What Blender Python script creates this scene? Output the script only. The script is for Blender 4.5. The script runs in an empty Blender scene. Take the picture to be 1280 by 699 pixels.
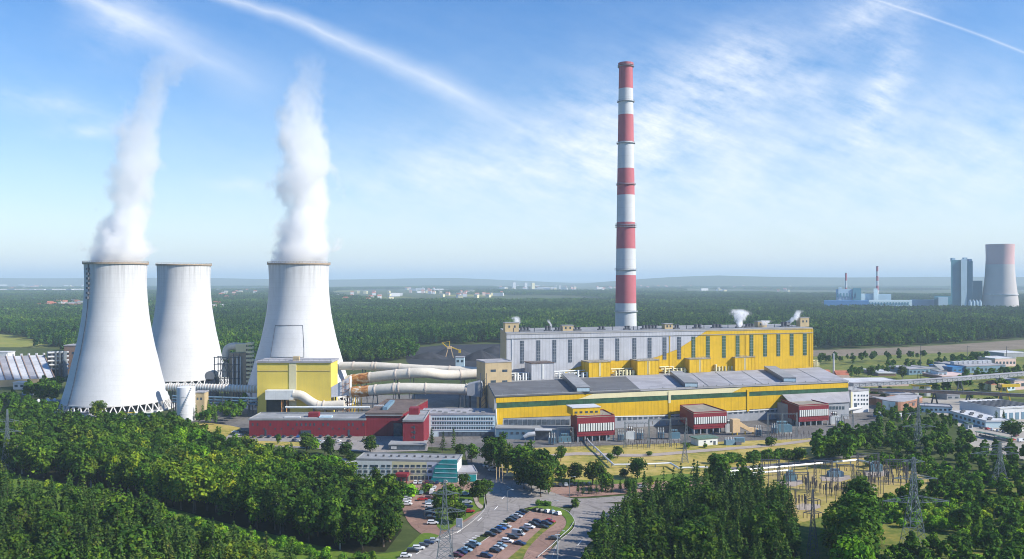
import bpy, math, random
from mathutils import Vector, Matrix, noise as mnoise
R = math.radians
rng = random.Random(11)
sc = bpy.context.scene
COL = sc.collection
# ------------------------------------------------------------------ view geometry used while laying the place out
F, H, CX, CY = 1050.0, 100.0, 640.0, 349.5

def P(px, py, z=0.0):
    d = F * (H - z) / (py - CY)
    return Vector(((px - CX) * d / F, d, z))
def at(px, d, z=0.0):
    return Vector(((px - CX) * d / F, d, z))
def zat(py, d):
    return H - (py - CY) * d / F
def dof(py):
    return F * H / (py - CY)

# ------------------------------------------------------------------ mesh collector
HAZE = 9e-5
ORIGIN = {}
class MB:
    def __init__(s):
        s.v, s.f, s.m = [], [], []
    def add(s, vs, fs, mi=0):
        b = len(s.v)
        s.v += [Vector(v) for v in vs]
        s.f += [tuple(i + b for i in f) for f in fs]
        s.m += [mi] * len(fs)
        return s
    def hexa(s, lo, hi, mi=0):
        n = len(lo)
        fs = [tuple(range(n))[::-1], tuple(range(n, 2 * n))]
        fs += [(i, (i + 1) % n, n + (i + 1) % n, n + i) for i in range(n)]
        return s.add(list(lo) + list(hi), fs, mi)
    def prism(s, poly, z0, z1, mi=0):
        return s.hexa([(p[0], p[1], z0) for p in poly], [(p[0], p[1], z1) for p in poly], mi)
    def box(s, c, size, rz=0, mi=0):
        x, y, z = size[0] / 2, size[1] / 2, size[2] / 2
        M = Matrix.Rotation(rz, 3, 'Z')
        c = Vector(c)
        lo = [c + M @ Vector(p) for p in ((-x, -y, -z), (x, -y, -z), (x, y, -z), (-x, y, -z))]
        hi = [p + Vector((0, 0, 2 * z)) for p in lo]
        return s.hexa(lo, hi, mi)
    def cyl(s, p0, p1, r0, r1=None, n=12, mi=0, cap=True):
        r1 = r0 if r1 is None else r1
        p0, p1 = Vector(p0), Vector(p1)
        d = (p1 - p0).normalized()
        a = d.orthogonal().normalized()
        b = d.cross(a)
        vs = []
        for p, r in ((p0, r0), (p1, r1)):
            for i in range(n):
                t = 2 * math.pi * i / n
                vs.append(p + a * (r * math.cos(t)) + b * (r * math.sin(t)))
        fs = [(i, (i + 1) % n, n + (i + 1) % n, n + i) for i in range(n)]
        if cap:
            fs += [tuple(range(n))[::-1], tuple(range(n, 2 * n))]
        return s.add(vs, fs, mi)
    def bar(s, p0, p1, w, mi=0):
        return s.cyl(p0, p1, w * .7, n=4, mi=mi)
    def lathe(s, c, prof, n=48, mi=None, matf=None, cap=True):
        c = Vector(c)
        vs, fs, ms = [], [], []
        for (r, z) in prof:
            for i in range(n):
                t = 2 * math.pi * i / n
                vs.append(c + Vector((r * math.cos(t), r * math.sin(t), z)))
        for k in range(len(prof) - 1):
            for i in range(n):
                fs.append((k * n + i, k * n + (i + 1) % n, (k + 1) * n + (i + 1) % n, (k + 1) * n + i))
                ms.append(matf(k) if matf else (mi or 0))
        if cap:
            fs += [tuple(range(n))[::-1], tuple(range((len(prof) - 1) * n, len(prof) * n))]
            ms += [ms[0], ms[-1]]
        b = len(s.v)
        s.v += vs
        s.f += [tuple(i + b for i in f) for f in fs]
        s.m += ms
        return s
    def path(s, pts, r, n=14, mi=0):
        pts = [Vector(p) for p in pts]
        rs = r if isinstance(r, (list, tuple)) else [r] * len(pts)
        vs, fs = [], []
        up = Vector((0, 0, 1))
        for k, p in enumerate(pts):
            d = (pts[min(k + 1, len(pts) - 1)] - pts[max(k - 1, 0)]).normalized()
            a = d.cross(up)
            a = a.normalized() if a.length > 1e-4 else Vector((1, 0, 0))
            b = a.cross(d)
            for i in range(n):
                t = 2 * math.pi * i / n
                vs.append(p + a * (rs[k] * math.cos(t)) + b * (rs[k] * math.sin(t)))
        for k in range(len(pts) - 1):
            for i in range(n):
                fs.append((k * n + i, k * n + (i + 1) % n, (k + 1) * n + (i + 1) % n, (k + 1) * n + i))
        fs += [tuple(range(n)), tuple(range((len(pts) - 1) * n, len(pts) * n))[::-1]]
        return s.add(vs, fs, mi)
    def wbox(s, W, s0, s1, z0, z1, o0, o1, mi=0):
        lo = [W.at(s0, z0, o0), W.at(s1, z0, o0), W.at(s1, z0, o1), W.at(s0, z0, o1)]
        hi = [W.at(s0, z1, o0), W.at(s1, z1, o0), W.at(s1, z1, o1), W.at(s0, z1, o1)]
        return s.hexa(lo, hi, mi)
    def wpoly(s, W, sz, o0, o1, mi=0):
        return s.hexa([W.at(a, z, o0) for a, z in sz], [W.at(a, z, o1) for a, z in sz], mi)
    def mesh(s, name, mats, off=Vector(), smooth=False):
        me = bpy.data.meshes.new(name)
        me.from_pydata([v - off for v in s.v], [], s.f)
        for m in (mats if isinstance(mats, (list, tuple)) else [mats]):
            me.materials.append(m)
        me.polygons.foreach_set('material_index', s.m)
        if smooth:
            me.polygons.foreach_set('use_smooth', [True] * len(s.f))
        import bmesh
        bm = bmesh.new(); bm.from_mesh(me)
        bmesh.ops.recalc_face_normals(bm, faces=bm.faces)
        bm.to_mesh(me); bm.free()
        if smooth:
            me.set_sharp_from_angle(angle=R(35))
        return me
    def build(s, name, mats, parent=None, smooth=False, label=None):
        if parent is not None:
            off = ORIGIN[parent.name]
        else:
            n = len(s.v)
            off = Vector((sum(v.x for v in s.v) / n, sum(v.y for v in s.v) / n, min(v.z for v in s.v)))
        o = bpy.data.objects.new(name, s.mesh(name, mats, off, smooth))
        COL.objects.link(o)
        if parent is not None:
            o.parent = parent
        else:
            o.location = off
        ORIGIN[o.name] = off
        if label:
            o['label'] = label
        return o

def tag(o, label=None, cat=None, group=None, kind=None):
    if label: o['label'] = label
    if cat: o['category'] = cat
    if group: o['group'] = group
    if kind: o['kind'] = kind
    return o
def thing(name, label, cat, loc, group=None, rz=0):
    o = bpy.data.objects.new(name, None)
    o.empty_display_size = 1
    COL.objects.link(o)
    o.location = loc
    o.rotation_euler = (0, 0, rz)
    ORIGIN[o.name] = Vector(loc)
    return tag(o, label, cat, group)
def dup(root, loc, rz=0, label=None, group=None, scale=None):
    r = root.copy(); COL.objects.link(r)
    r.location = loc; r.rotation_euler = (0, 0, rz)
    if scale is not None:
        r.scale = scale if isinstance(scale, (tuple, list)) else (scale,) * 3
    if label: r['label'] = label
    if group: r['group'] = group
    for ch in list(root.children):
        c = ch.copy(); COL.objects.link(c); c.parent = r
        for g in ch.children:
            e = g.copy(); COL.objects.link(e); e.parent = c
    return r

class Wall:
    def __init__(s, A, B):
        s.A = Vector((A[0], A[1])); s.B = Vector((B[0], B[1]))
        s.u = (s.B - s.A).normalized(); s.n = Vector((s.u.y, -s.u.x)); s.L = (s.B - s.A).length
    def at(s, a, z, o=0.0):
        p = s.A + s.u * a + s.n * o
        return Vector((p.x, p.y, z))
    def sz(s, px, py, o=0.0):
        r = Vector(((px - CX) / F, 1.0))
        A = s.A + s.n * o
        t = s.n.dot(A) / s.n.dot(r)
        p = r * t
        return (p - s.A).dot(s.u), H - (py - CY) / F * t
    def s_of(s, px, o=0.0):
        return s.sz(px, 400, o)[0]
    def quad(s, depth, o=0.0):
        return [s.A + s.n * o, s.B + s.n * o, s.B - s.n * depth, s.A - s.n * depth]

# ------------------------------------------------------------------ materials
def nt_of(name):
    m = bpy.data.materials.new(name); m.use_nodes = True
    nt = m.node_tree
    return m, nt, nt.nodes['Principled BSDF']
def N(nt, t, **kw):
    n = nt.nodes.new(t)
    for k, v in kw.items():
        setattr(n, k, v)
    return n
def mth(nt, op, a, b=None, c=None, clamp=False):
    n = nt.nodes.new('ShaderNodeMath'); n.operation = op; n.use_clamp = clamp
    for i, x in enumerate((a, b, c)):
        if x is None: continue
        if isinstance(x, (int, float)): n.inputs[i].default_value = x
        else: nt.links.new(x, n.inputs[i])
    return n.outputs[0]
def mixc(nt, fac, a, b, mode='MIX'):
    n = nt.nodes.new('ShaderNodeMix'); n.data_type = 'RGBA'; n.blend_type = mode
    for i, x in ((0, fac), (6, a), (7, b)):
        if isinstance(x, (int, float)): n.inputs[i].default_value = x
        elif isinstance(x, (tuple, list)): n.inputs[i].default_value = (*x[:3], 1)
        else: nt.links.new(x, n.inputs[i])
    return n.outputs[2]
def noise(nt, vec, scale, detail=4, rough=.55):
    n = nt.nodes.new('ShaderNodeTexNoise')
    n.inputs['Scale'].default_value = scale; n.inputs['Detail'].default_value = detail
    n.inputs['Roughness'].default_value = rough
    if vec is not None: nt.links.new(vec, n.inputs['Vector'])
    return n.outputs['Fac']
def mapping(nt, vec, scale):
    n = nt.nodes.new('ShaderNodeMapping'); n.inputs['Scale'].default_value = scale
    nt.links.new(vec, n.inputs['Vector'])
    return n.outputs[0]
def ramp(nt, fac, stops):
    n = nt.nodes.new('ShaderNodeValToRGB')
    el = n.color_ramp.elements
    while len(el) < len(stops): el.new(.5)
    for e, (p, c) in zip(el, stops):
        e.position = p; e.color = (*c[:3], 1)
    nt.links.new(fac, n.inputs[0])
    return n.outputs[0]

def mk(name, rgb, rough=.75, var=.22, scale=.12, streak=.0, metal=0.0, ribs=0, spec=.4, dirt=None, rings=0, patch=0, top=None, pk=.34):
    m, nt, b = nt_of(name)
    tc = N(nt, 'ShaderNodeTexCoord')
    ob = tc.outputs['Object']
    f = noise(nt, ob, scale, 6, .6)
    lo = tuple(c * (1 - var) for c in rgb); hi = tuple(min(1, c * (1 + var)) for c in rgb)
    c = ramp(nt, f, [(.3, lo), (.7, hi)])
    if streak:
        s = noise(nt, mapping(nt, ob, (1, 1, .05)), .9, 5, .65)
        sm = mth(nt, 'MULTIPLY', mth(nt, 'SUBTRACT', s, .48, clamp=True), 3.0 * streak, clamp=True)
        d = dirt or tuple(x * .45 for x in rgb)
        c = mixc(nt, sm, c, d)
    if top:   # run-off stains that hang below the rim
        z0, ln = top
        sep = N(nt, 'ShaderNodeSeparateXYZ'); nt.links.new(ob, sep.inputs[0])
        s2 = noise(nt, mapping(nt, ob, (1, 1, .02)), .55, 6, .7)
        g_ = mth(nt, 'DIVIDE', mth(nt, 'SUBTRACT', sep.outputs[2], z0 - ln), ln, clamp=True)
        k2 = mth(nt, 'MULTIPLY', mth(nt, 'MULTIPLY', mth(nt, 'SUBTRACT', s2, .42, clamp=True), 4.0, clamp=True), mth(nt, 'MULTIPLY', g_, g_))
        c = mixc(nt, mth(nt, 'MULTIPLY', k2, .75), c, tuple(x * .5 for x in rgb))
    if rings:
        sep = N(nt, 'ShaderNodeSeparateXYZ'); nt.links.new(ob, sep.inputs[0])
        fr = mth(nt, 'FRACT', mth(nt, 'DIVIDE', sep.outputs[2], rings))
        nl = noise(nt, mapping(nt, ob, (.06, .06, .4)), 1.0, 3)
        c = mixc(nt, mth(nt, 'MULTIPLY', mth(nt, 'LESS_THAN', fr, .09), mth(nt, 'MULTIPLY', nl, .26)), c, tuple(x * .55 for x in rgb))
    if patch:
        v = N(nt, 'ShaderNodeTexVoronoi'); v.inputs['Scale'].default_value = patch; v.distance = 'CHEBYCHEV'; nt.links.new(ob, v.inputs['Vector'])
        sepc = N(nt, 'ShaderNodeSeparateColor'); nt.links.new(v.outputs['Color'], sepc.inputs[0])
        c = mixc(nt, mth(nt, 'MULTIPLY', mth(nt, 'GREATER_THAN', sepc.outputs[0], .62), pk), c, tuple(x * .6 for x in rgb))
        s3 = noise(nt, ob, .35, 8, .7)
        c = mixc(nt, mth(nt, 'MULTIPLY', mth(nt, 'SUBTRACT', s3, .54, clamp=True), 3.2 * min(1, pk / .34), clamp=True), c, tuple(x * .55 for x in rgb))
    if ribs:
        sep = N(nt, 'ShaderNodeSeparateXYZ'); nt.links.new(ob, sep.inputs[0])
        w = mth(nt, 'ADD', sep.outputs[0], mth(nt, 'MULTIPLY', sep.outputs[1], .6))
        sn = mth(nt, 'SINE', mth(nt, 'MULTIPLY', w, 2 * math.pi / ribs))
        c = mixc(nt, mth(nt, 'MULTIPLY', mth(nt, 'GREATER_THAN', sn, .93), .35), c, tuple(x * .5 for x in rgb))
    nt.links.new(c, b.inputs['Base Color'])
    b.inputs['Roughness'].default_value = rough
    b.inputs['Metallic'].default_value = metal
    b.inputs['Specular IOR Level'].default_value = spec
    return m

M = {}
M['concrete'] = mk('tower_concrete', (.57, .58, .59), .9, .06, .05, .34, dirt=(.42, .42, .42), rings=3.6, top=(113, 40))
M['rim'] = mk('tower_rim', (.34, .27, .20), .9, .3, .6)
M['column'] = mk('column_concrete', (.62, .62, .61), .85, .1, .4)
M['dark'] = mk('dark_void', (.03, .035, .04), .9, .3, .4)
M['steel_dark'] = mk('dark_steel', (.09, .10, .12), .6, .3, .5)
M['steel'] = mk('galvanised_steel', (.19, .225, .25), .5, .2, .6, metal=.3)
M['silver'] = mk('silver_cladding', (.66, .68, .69), .4, .1, .4, metal=.35)
M['white'] = mk('white_wall', (.62, .63, .65), .75, .06, .15, .25)
M['offwhite'] = mk('offwhite_wall', (.66, .68, .66), .8, .08, .2, .3)
M['clad'] = mk('white_cladding', (.45, .465, .50), .65, .06, .1, .45, ribs=3.2, patch=.16, pk=.13)
M['yellow'] = mk('yellow_cladding', (.64, .40, .004), .62, .08, .12, .42, ribs=3.2, patch=.16, pk=.13)
M['paleyellow'] = mk('pale_yellow_wall', (.72, .56, .10), .75, .07, .1, .35, dirt=(.55, .46, .16))
M['cream'] = mk('cream_cladding', (.66, .61, .38), .75, .06, .12, .15)
M['green_glass'] = mk('green_glazing', (.035, .105, .055), .35, .35, .35, ribs=1.6, spec=.6, patch=.42, pk=.6)
M['strip_glass'] = mk('slate_glazing', (.075, .10, .135), .3, .35, .35, spec=.6, patch=.42, pk=.75)
M['glass'] = mk('window_glass', (.05, .075, .10), .15, .4, .5, spec=.7)
M['car_glass'] = mk('car_glass', (.03, .04, .05), .35, .3, .5, spec=.35)
M['teal_glass'] = mk('teal_curtain_glass', (.008, .25, .26), .35, .3, .25, spec=.7)
M['tan'] = mk('tan_brick', (.46, .36, .21), .85, .1, .25, .25)
M['red'] = mk('red_cladding', (.20, .013, .026), .7, .1, .15, .15, ribs=1.8)
M['roof_dark'] = mk('dark_bitumen_roof', (.12, .125, .135), .9, .2, .08, patch=.09)
M['roof_grey'] = mk('grey_felt_roof', (.27, .28, .29), .9, .18, .08, patch=.09)
M['roof_light'] = mk('pale_felt_roof', (.34, .34, .365), .9, .16, .06, .0, patch=.09)
M['roof_tan'] = mk('tan_felt_roof', (.30, .27, .215), .9, .18, .2, patch=.15)
M['roof_white'] = mk('white_sheet_roof', (.55, .56, .57), .7, .08, .1, patch=.09)
M['roof_brown'] = mk('brown_roof', (.13, .10, .09), .9, .25, .2, patch=.09)
M['roof_green'] = mk('green_sheet_roof', (.10, .17, .13), .7, .2, .3)
M['grey_wall'] = mk('grey_wall', (.30, .32, .35), .85, .15, .15, .3)
M['blue_wall'] = mk('blue_grey_wall', (.14, .24, .32), .8, .15, .2, .2)
M['pale_blue'] = mk('pale_blue_wall', (.48, .62, .68), .75, .08, .2, .2)
M['blue'] = mk('blue_sheet', (.03, .16, .38), .6, .12, .2)
M['duct'] = mk('white_duct', (.60, .56, .48), .65, .1, .2, .25, dirt=(.48, .36, .22))
def rust_mat():
    m, nt, b = nt_of('rusty_duct')
    tc = N(nt, 'ShaderNodeTexCoord')
    f = noise(nt, mapping(nt, tc.outputs['Object'], (.5, 1, 1)), .35, 7, .65)
    nt.links.new(ramp(nt, f, [(.36, (.20, .07, .025)), (.47, (.46, .19, .05)), (.55, (.52, .30, .12)), (.62, (.68, .62, .52))]), b.inputs['Base Color'])
    b.inputs['Roughness'].default_value = .85
    return m
M['rust'] = rust_mat()
M['duct_tan'] = mk('tan_pipe', (.58, .50, .42), .7, .12, .25, .2)
M['chim_red'] = mk('chimney_red', (.43, .125, .15), .8, .07, .05, .2, dirt=(.4, .12, .13), top=(321, 45))
M['chim_white'] = mk('chimney_white', (.53, .55, .57), .8, .05, .05, .18, rings=7.5)
M['machine_yellow'] = mk('machine_yellow', (.62, .42, .02), .5, .15, .6)
M['lilac'] = mk('lilac_wall', (.52, .53, .60), .8, .06, .2, .15)
M['brown'] = mk('brown_wall', (.25, .17, .13), .85, .15, .2, .25)
M['brick'] = mk('brick_wall', (.33, .17, .11), .85, .15, .3, .2)
M['pink_wall'] = mk('pink_wall', (.60, .46, .42), .85, .1, .3)
M['transformer'] = mk('transformer_paint', (.12, .23, .29), .5, .15, .6)
M['porcelain'] = mk('insulator_porcelain', (.085, .065, .06), .35, .2, 2)
M['far_concrete'] = mk('far_tower_concrete', (.50, .47, .46), .85, .06, .02, .1)
M['far_pink'] = mk('far_tower_pink', (.56, .36, .36), .85, .06, .02)
M['far_dark'] = mk('far_boiler_cladding', (.045, .19, .26), .7, .12, .02)
M['far_light'] = mk('far_stair_cladding', (.32, .46, .56), .7, .1, .02)
M['tile_roof'] = mk('red_tile_roof', (.38, .13, .08), .85, .2, .2)
M['bark'] = mk('bark', (.11, .08, .06), .9, .3, 2)
M['birch'] = mk('pale_bark', (.34, .31, .27), .9, .3, 2)
M['tyre'] = mk('tyre', (.02, .02, .022), .8, .2, 4)
M['canvas'] = mk('tan_canvas', (.62, .44, .24), .8, .1, 1)
M['coal'] = mk('coal_heap', (.028, .030, .038), .95, .4, .06)

def paint_mat():
    m, nt, b = nt_of('car_paint')
    oi = N(nt, 'ShaderNodeObjectInfo')
    nt.links.new(oi.outputs['Color'], b.inputs['Base Color'])
    b.inputs['Roughness'].default_value = .3
    b.inputs['Coat Weight'].default_value = .6; b.inputs['Coat Roughness'].default_value = .1
    return m
M['paint'] = paint_mat()

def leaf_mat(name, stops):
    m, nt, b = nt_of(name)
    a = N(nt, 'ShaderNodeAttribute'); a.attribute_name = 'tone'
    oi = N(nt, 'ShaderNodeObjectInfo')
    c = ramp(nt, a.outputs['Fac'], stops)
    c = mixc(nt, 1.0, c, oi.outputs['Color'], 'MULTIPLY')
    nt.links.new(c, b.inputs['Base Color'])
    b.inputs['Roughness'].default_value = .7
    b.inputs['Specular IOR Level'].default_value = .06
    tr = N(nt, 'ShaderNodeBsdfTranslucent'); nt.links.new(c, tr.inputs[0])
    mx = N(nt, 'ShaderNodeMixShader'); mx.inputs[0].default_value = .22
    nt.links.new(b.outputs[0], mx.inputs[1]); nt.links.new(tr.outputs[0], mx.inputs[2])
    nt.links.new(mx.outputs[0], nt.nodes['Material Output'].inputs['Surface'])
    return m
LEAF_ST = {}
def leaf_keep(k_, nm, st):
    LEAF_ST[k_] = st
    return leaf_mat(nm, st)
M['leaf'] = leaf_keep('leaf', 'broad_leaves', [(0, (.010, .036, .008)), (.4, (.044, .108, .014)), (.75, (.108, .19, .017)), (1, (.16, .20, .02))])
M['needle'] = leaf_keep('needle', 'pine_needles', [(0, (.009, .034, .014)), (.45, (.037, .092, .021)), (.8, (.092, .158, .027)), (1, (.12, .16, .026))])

def ground_mat(name, stops, scale=.02, scale2=.4, mixamt=.5, worn=False):
    m, nt, b = nt_of(name)
    g = N(nt, 'ShaderNodeNewGeometry')
    f1 = noise(nt, g.outputs['Position'], scale, 8, .6)
    f2 = noise(nt, g.outputs['Position'], scale2, 6, .65)
    f = mth(nt, 'ADD', mth(nt, 'MULTIPLY', f1, 1 - mixamt), mth(nt, 'MULTIPLY', f2, mixamt))
    c = ramp(nt, f, stops)
    if worn:
        v = N(nt, 'ShaderNodeTexVoronoi'); v.inputs['Scale'].default_value = .05; v.distance = 'MANHATTAN'; nt.links.new(g.outputs['Position'], v.inputs['Vector'])
        sepc = N(nt, 'ShaderNodeSeparateColor'); nt.links.new(v.outputs['Color'], sepc.inputs[0])
        c = mixc(nt, mth(nt, 'MULTIPLY', mth(nt, 'GREATER_THAN', sepc.outputs[0], .7), .35), c, tuple(x * .6 for x in stops[0][1]))
        ck = N(nt, 'ShaderNodeTexVoronoi'); ck.feature = 'DISTANCE_TO_EDGE'; ck.inputs['Scale'].default_value = .11; nt.links.new(g.outputs['Position'], ck.inputs['Vector'])
        c = mixc(nt, mth(nt, 'MULTIPLY', mth(nt, 'LESS_THAN', ck.outputs['Distance'], .018), .4), c, tuple(x * .5 for x in stops[0][1]))
        st_ = noise(nt, g.outputs['Position'], .22, 5, .6)
        c = mixc(nt, mth(nt, 'MULTIPLY', mth(nt, 'SUBTRACT', st_, .56, clamp=True), 3.0, clamp=True), c, tuple(x * .6 for x in stops[0][1]))
    nt.links.new(c, b.inputs['Base Color'])
    b.inputs['Roughness'].default_value = .95
    b.inputs['Specular IOR Level'].default_value = .15
    bp = N(nt, 'ShaderNodeBump'); bp.inputs['Strength'].default_value = .5; bp.inputs['Distance'].default_value = .3
    nt.links.new(f2, bp.inputs['Height']); nt.links.new(bp.outputs[0], b.inputs['Normal'])
    return m
M['ground'] = ground_mat('forest_floor', [(.3, (.035, .055, .018)), (.5, (.06, .085, .025)), (.68, (.12, .13, .045))], .01, .15)
M['lawn'] = ground_mat('green_grass', [(.3, (.06, .12, .014)), (.5, (.10, .17, .02)), (.7, (.18, .20, .035))], .05, .5)
M['dry'] = ground_mat('dry_grass', [(.3, (.10, .14, .025)), (.42, (.24, .23, .05)), (.5, (.38, .30, .08)), (.6, (.46, .36, .13)), (.7, (.36, .26, .14))], .03, .22)
M['scrub'] = ground_mat('rough_meadow', [(.3, (.05, .09, .015)), (.5, (.13, .16, .03)), (.62, (.26, .22, .05)), (.75, (.36, .26, .10))], .05, .35)
M['yard'] = ground_mat('gravel_yard', [(.3, (.15, .16, .035)), (.44, (.32, .27, .07)), (.56, (.40, .31, .12)), (.66, (.36, .27, .19)), (.78, (.30, .22, .16))], .05, .3)
M['asphalt'] = ground_mat('asphalt', [(.3, (.12, .115, .115)), (.5, (.165, .16, .155)), (.7, (.22, .21, .20))], .05, .6, worn=True)
M['asphalt_old'] = ground_mat('old_asphalt', [(.3, (.21, .19, .18)), (.5, (.28, .26, .245)), (.7, (.35, .33, .31))], .04, .5, worn=True)
M['paver'] = ground_mat('pink_pavers', [(.3, (.24, .155, .125)), (.5, (.31, .195, .155)), (.7, (.37, .245, .20))], .07, .9, worn=True)
M['path'] = ground_mat('pale_path', [(.3, (.30, .25, .21)), (.7, (.42, .36, .31))], .08, .9)
M['kerb'] = mk('kerb_stone', (.42, .41, .39), .9, .12, .6)
M['mark'] = mk('road_paint', (.70, .70, .68), .8, .12, 1)
M['ballast'] = ground_mat('track_ballast', [(.3, (.12, .10, .07)), (.5, (.20, .165, .12)), (.7, (.28, .23, .17))], .02, .2)
M['coalground'] = ground_mat('coal_dust', [(.3, (.022, .025, .032)), (.5, (.034, .037, .045)), (.7, (.06, .06, .065))], .02, .2)
M['concrete_yard'] = ground_mat('concrete_yard', [(.3, (.28, .26, .23)), (.7, (.42, .39, .34))], .03, .3)
M['field'] = ground_mat('meadow', [(.3, (.12, .17, .03)), (.5, (.24, .25, .05)), (.7, (.36, .29, .08))], .012, .08)

# ------------------------------------------------------------------ ground sheet and flat surfaces
g = MB()
XS = [-60000, -22000, -8000, -3000, -1200, -500, -200, 0, 200, 500, 1200, 3000, 8000, 22000, 60000]
nx = len(XS)
YS = [-3000, -500, 0, 200, 350, 500, 700, 1000, 1500, 2500, 5000, 12000, 30000, 60000]
g.add([(x, y, 0) for y in YS for x in XS],
      [(j * nx + i, j * nx + i + 1, (j + 1) * nx + i + 1, (j + 1) * nx + i) for j in range(len(YS) - 1) for i in range(nx - 1)])
tag(g.build('ground', M['ground']), 'green ground spreading to the horizon', 'ground', kind='structure')

LAYER = [0]
def W2(pts):
    return [P(*p) for p in pts]
def sheet(name, pts, mat, label, cat='ground', lay=1, px=True, kind='structure'):
    ps = W2(pts) if px else [Vector(p) for p in pts]
    LAYER[0] += 1
    z = .06 * lay + .0012 * LAYER[0]
    m = MB().add([(p.x, p.y, z) for p in ps], [tuple(range(len(ps)))])
    o = m.build(name, mat)
    # triangulate concave outlines properly
    import bmesh
    bm = bmesh.new(); bm.from_mesh(o.data); bmesh.ops.triangulate(bm, faces=bm.faces)
    for f in bm.faces:
        if f.normal.z < 0: f.normal_flip()
    bm.to_mesh(o.data); bm.free()
    return tag(o, label, cat, kind=kind)
def smooth(pts, n=6, closed=True):
    out = []
    L = len(pts)
    for i in range(L if closed else L - 1):
        p0, p1, p2, p3 = (Vector(pts[(i + k) % L] if closed else pts[min(max(i + k, 0), L - 1)]) for k in (-1, 0, 1, 2))
        for k in range(n):
            t = k / n
            out.append(.5 * ((2 * p1) + (p2 - p0) * t + (2 * p0 - 5 * p1 + 4 * p2 - p3) * t * t + (3 * p1 - p0 - 3 * p2 + p3) * t ** 3))
    if not closed: out.append(Vector(pts[-1]))
    return [(p.x, p.y) for p in out]

sheet('meadow', [(-60, 416), (0, 418), (25, 420), (64, 431), (58, 434.5), (0, 434), (-60, 434)], M['field'], 'yellow green meadow beyond the slatted hall at the left', 'meadow')
for i_, (fx, fy, fw, fh_, fm) in enumerate(((160, 361, 60, .8, 'field'), (330, 358, 70, .7, 'scrub'), (470, 372, 50, 1.2, 'scrub'), (590, 369.5, 44, 1.3, 'field'), (690, 365, 60, .9, 'scrub'), (870, 361, 70, .8, 'field'), (960, 367, 50, .8, 'scrub'), (1080, 358, 90, .7, 'field'), (1150, 363, 50, .7, 'scrub'), (30, 369, 50, 1, 'scrub'), (420, 364, 40, .7, 'field'), (780, 371, 40, .9, 'scrub'))):
    sheet('field', [(fx - fw, fy + .1), (fx - fw * .4, fy - fh_ * .8), (fx + fw * .7, fy - fh_), (fx + fw, fy), (fx + fw * .3, fy + fh_), (fx - fw * .6, fy + fh_ * .8)], M[fm], 'pale far clearing in the distant forest', 'field', 3)
sheet('grass_strip', [(1017, 440), (1300, 425), (1420, 418), (1420, 480), (1100, 470), (1017, 468)], M['scrub'], 'rough grass beside the railway embankment', 'grass')
sheet('railway_bed', [(1000, 438.5), (1100, 435.5), (1190, 431), (1290, 424), (1420, 414), (1420, 427), (1290, 436), (1190, 441), (1100, 444.5), (1000, 446)], M['ballast'], 'long brown railway ballast bed curving behind the plant', 'railway', 2)
sheet('coal_yard', [(506, 436), (560, 431), (628, 430), (640, 470), (520, 462), (508, 452)], M['coalground'], 'dark coal stockyard behind the ducts', 'coal yard', 1)
sheet('dry_meadow', smooth([(610, 556), (700, 551), (860, 545), (1010, 540), (1055, 546), (1010, 575), (920, 590), (880, 596), (760, 602), (660, 604), (628, 590)], 4), M['dry'], 'dry yellow grass in front of the long yellow hall', 'grass', 1)
sheet('track', smooth([(668, 572), (720, 566), (800, 568), (880, 562), (960, 556), (1010, 550), (1012, 552.5), (960, 559), (880, 565.5), (800, 571.5), (720, 569.5), (668, 576)], 4), M['path'], 'worn pale track across the dry meadow', 'track', 4)
sheet('track', smooth([(905, 586), (1000, 577), (1065, 570), (1110, 571), (1110, 573), (1066, 572.5), (1000, 580), (906, 589)], 4), M['asphalt'], 'dark service track along the upper edge of the substation', 'track', 4)
for px_, py_, w_, l_ in ((988, 604, 16, 'left'), (1044, 598, 20, 'middle'), (1095, 592, 17, 'right'), (1075, 612, 22, 'lower middle'), (1010, 634, 16, 'lower left')):
    sheet('gravel_pad', [(px_ - w_, py_ - 1), (px_ - w_ * .4, py_ - 4), (px_ + w_ * .9, py_ - 3), (px_ + w_, py_ + 1), (px_ + w_ * .3, py_ + 5), (px_ - w_ * .8, py_ + 4)], M['path'], f'pinkish gravel pad at the {l_} of the substation', 'gravel pad', 4)
sheet('lawn', smooth([(690, 598), (760, 601), (850, 592), (866, 600), (800, 605), (720, 606)], 4), M['lawn'], 'bright green mown lawn beyond the hedge road', 'lawn', 2)
sheet('substation_yard', smooth([(925, 592), (1000, 582), (1088, 572), (1128, 582), (1166, 606), (1105, 622), (1040, 642), (985, 656), (968, 632), (945, 610)], 4), M['yard'], 'dry gravel yard of the open substation', 'yard', 2)
sheet('rough_field', smooth([(985, 660), (1080, 625), (1200, 610), (1330, 600), (1420, 720), (1200, 800), (1000, 800)], 4), M['scrub'], 'rough yellow green field around the big pylon', 'grass', 1)
sheet('clearing', smooth([(-120, 560), (0, 590), (150, 620), (280, 652), (440, 692), (520, 690), (560, 730), (480, 800), (300, 720), (150, 665), (0, 632), (-120, 600)], 4), M['lawn'], 'bright green clearing strip between the two lower woods', 'grass', 1)
M['floor'] = ground_mat('painted_wood_shade', [(.3, (.010, .014, .006)), (.7, (.028, .030, .012))], .05, .4)  # near-black colour paints the shade under the crowns onto the ground
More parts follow.
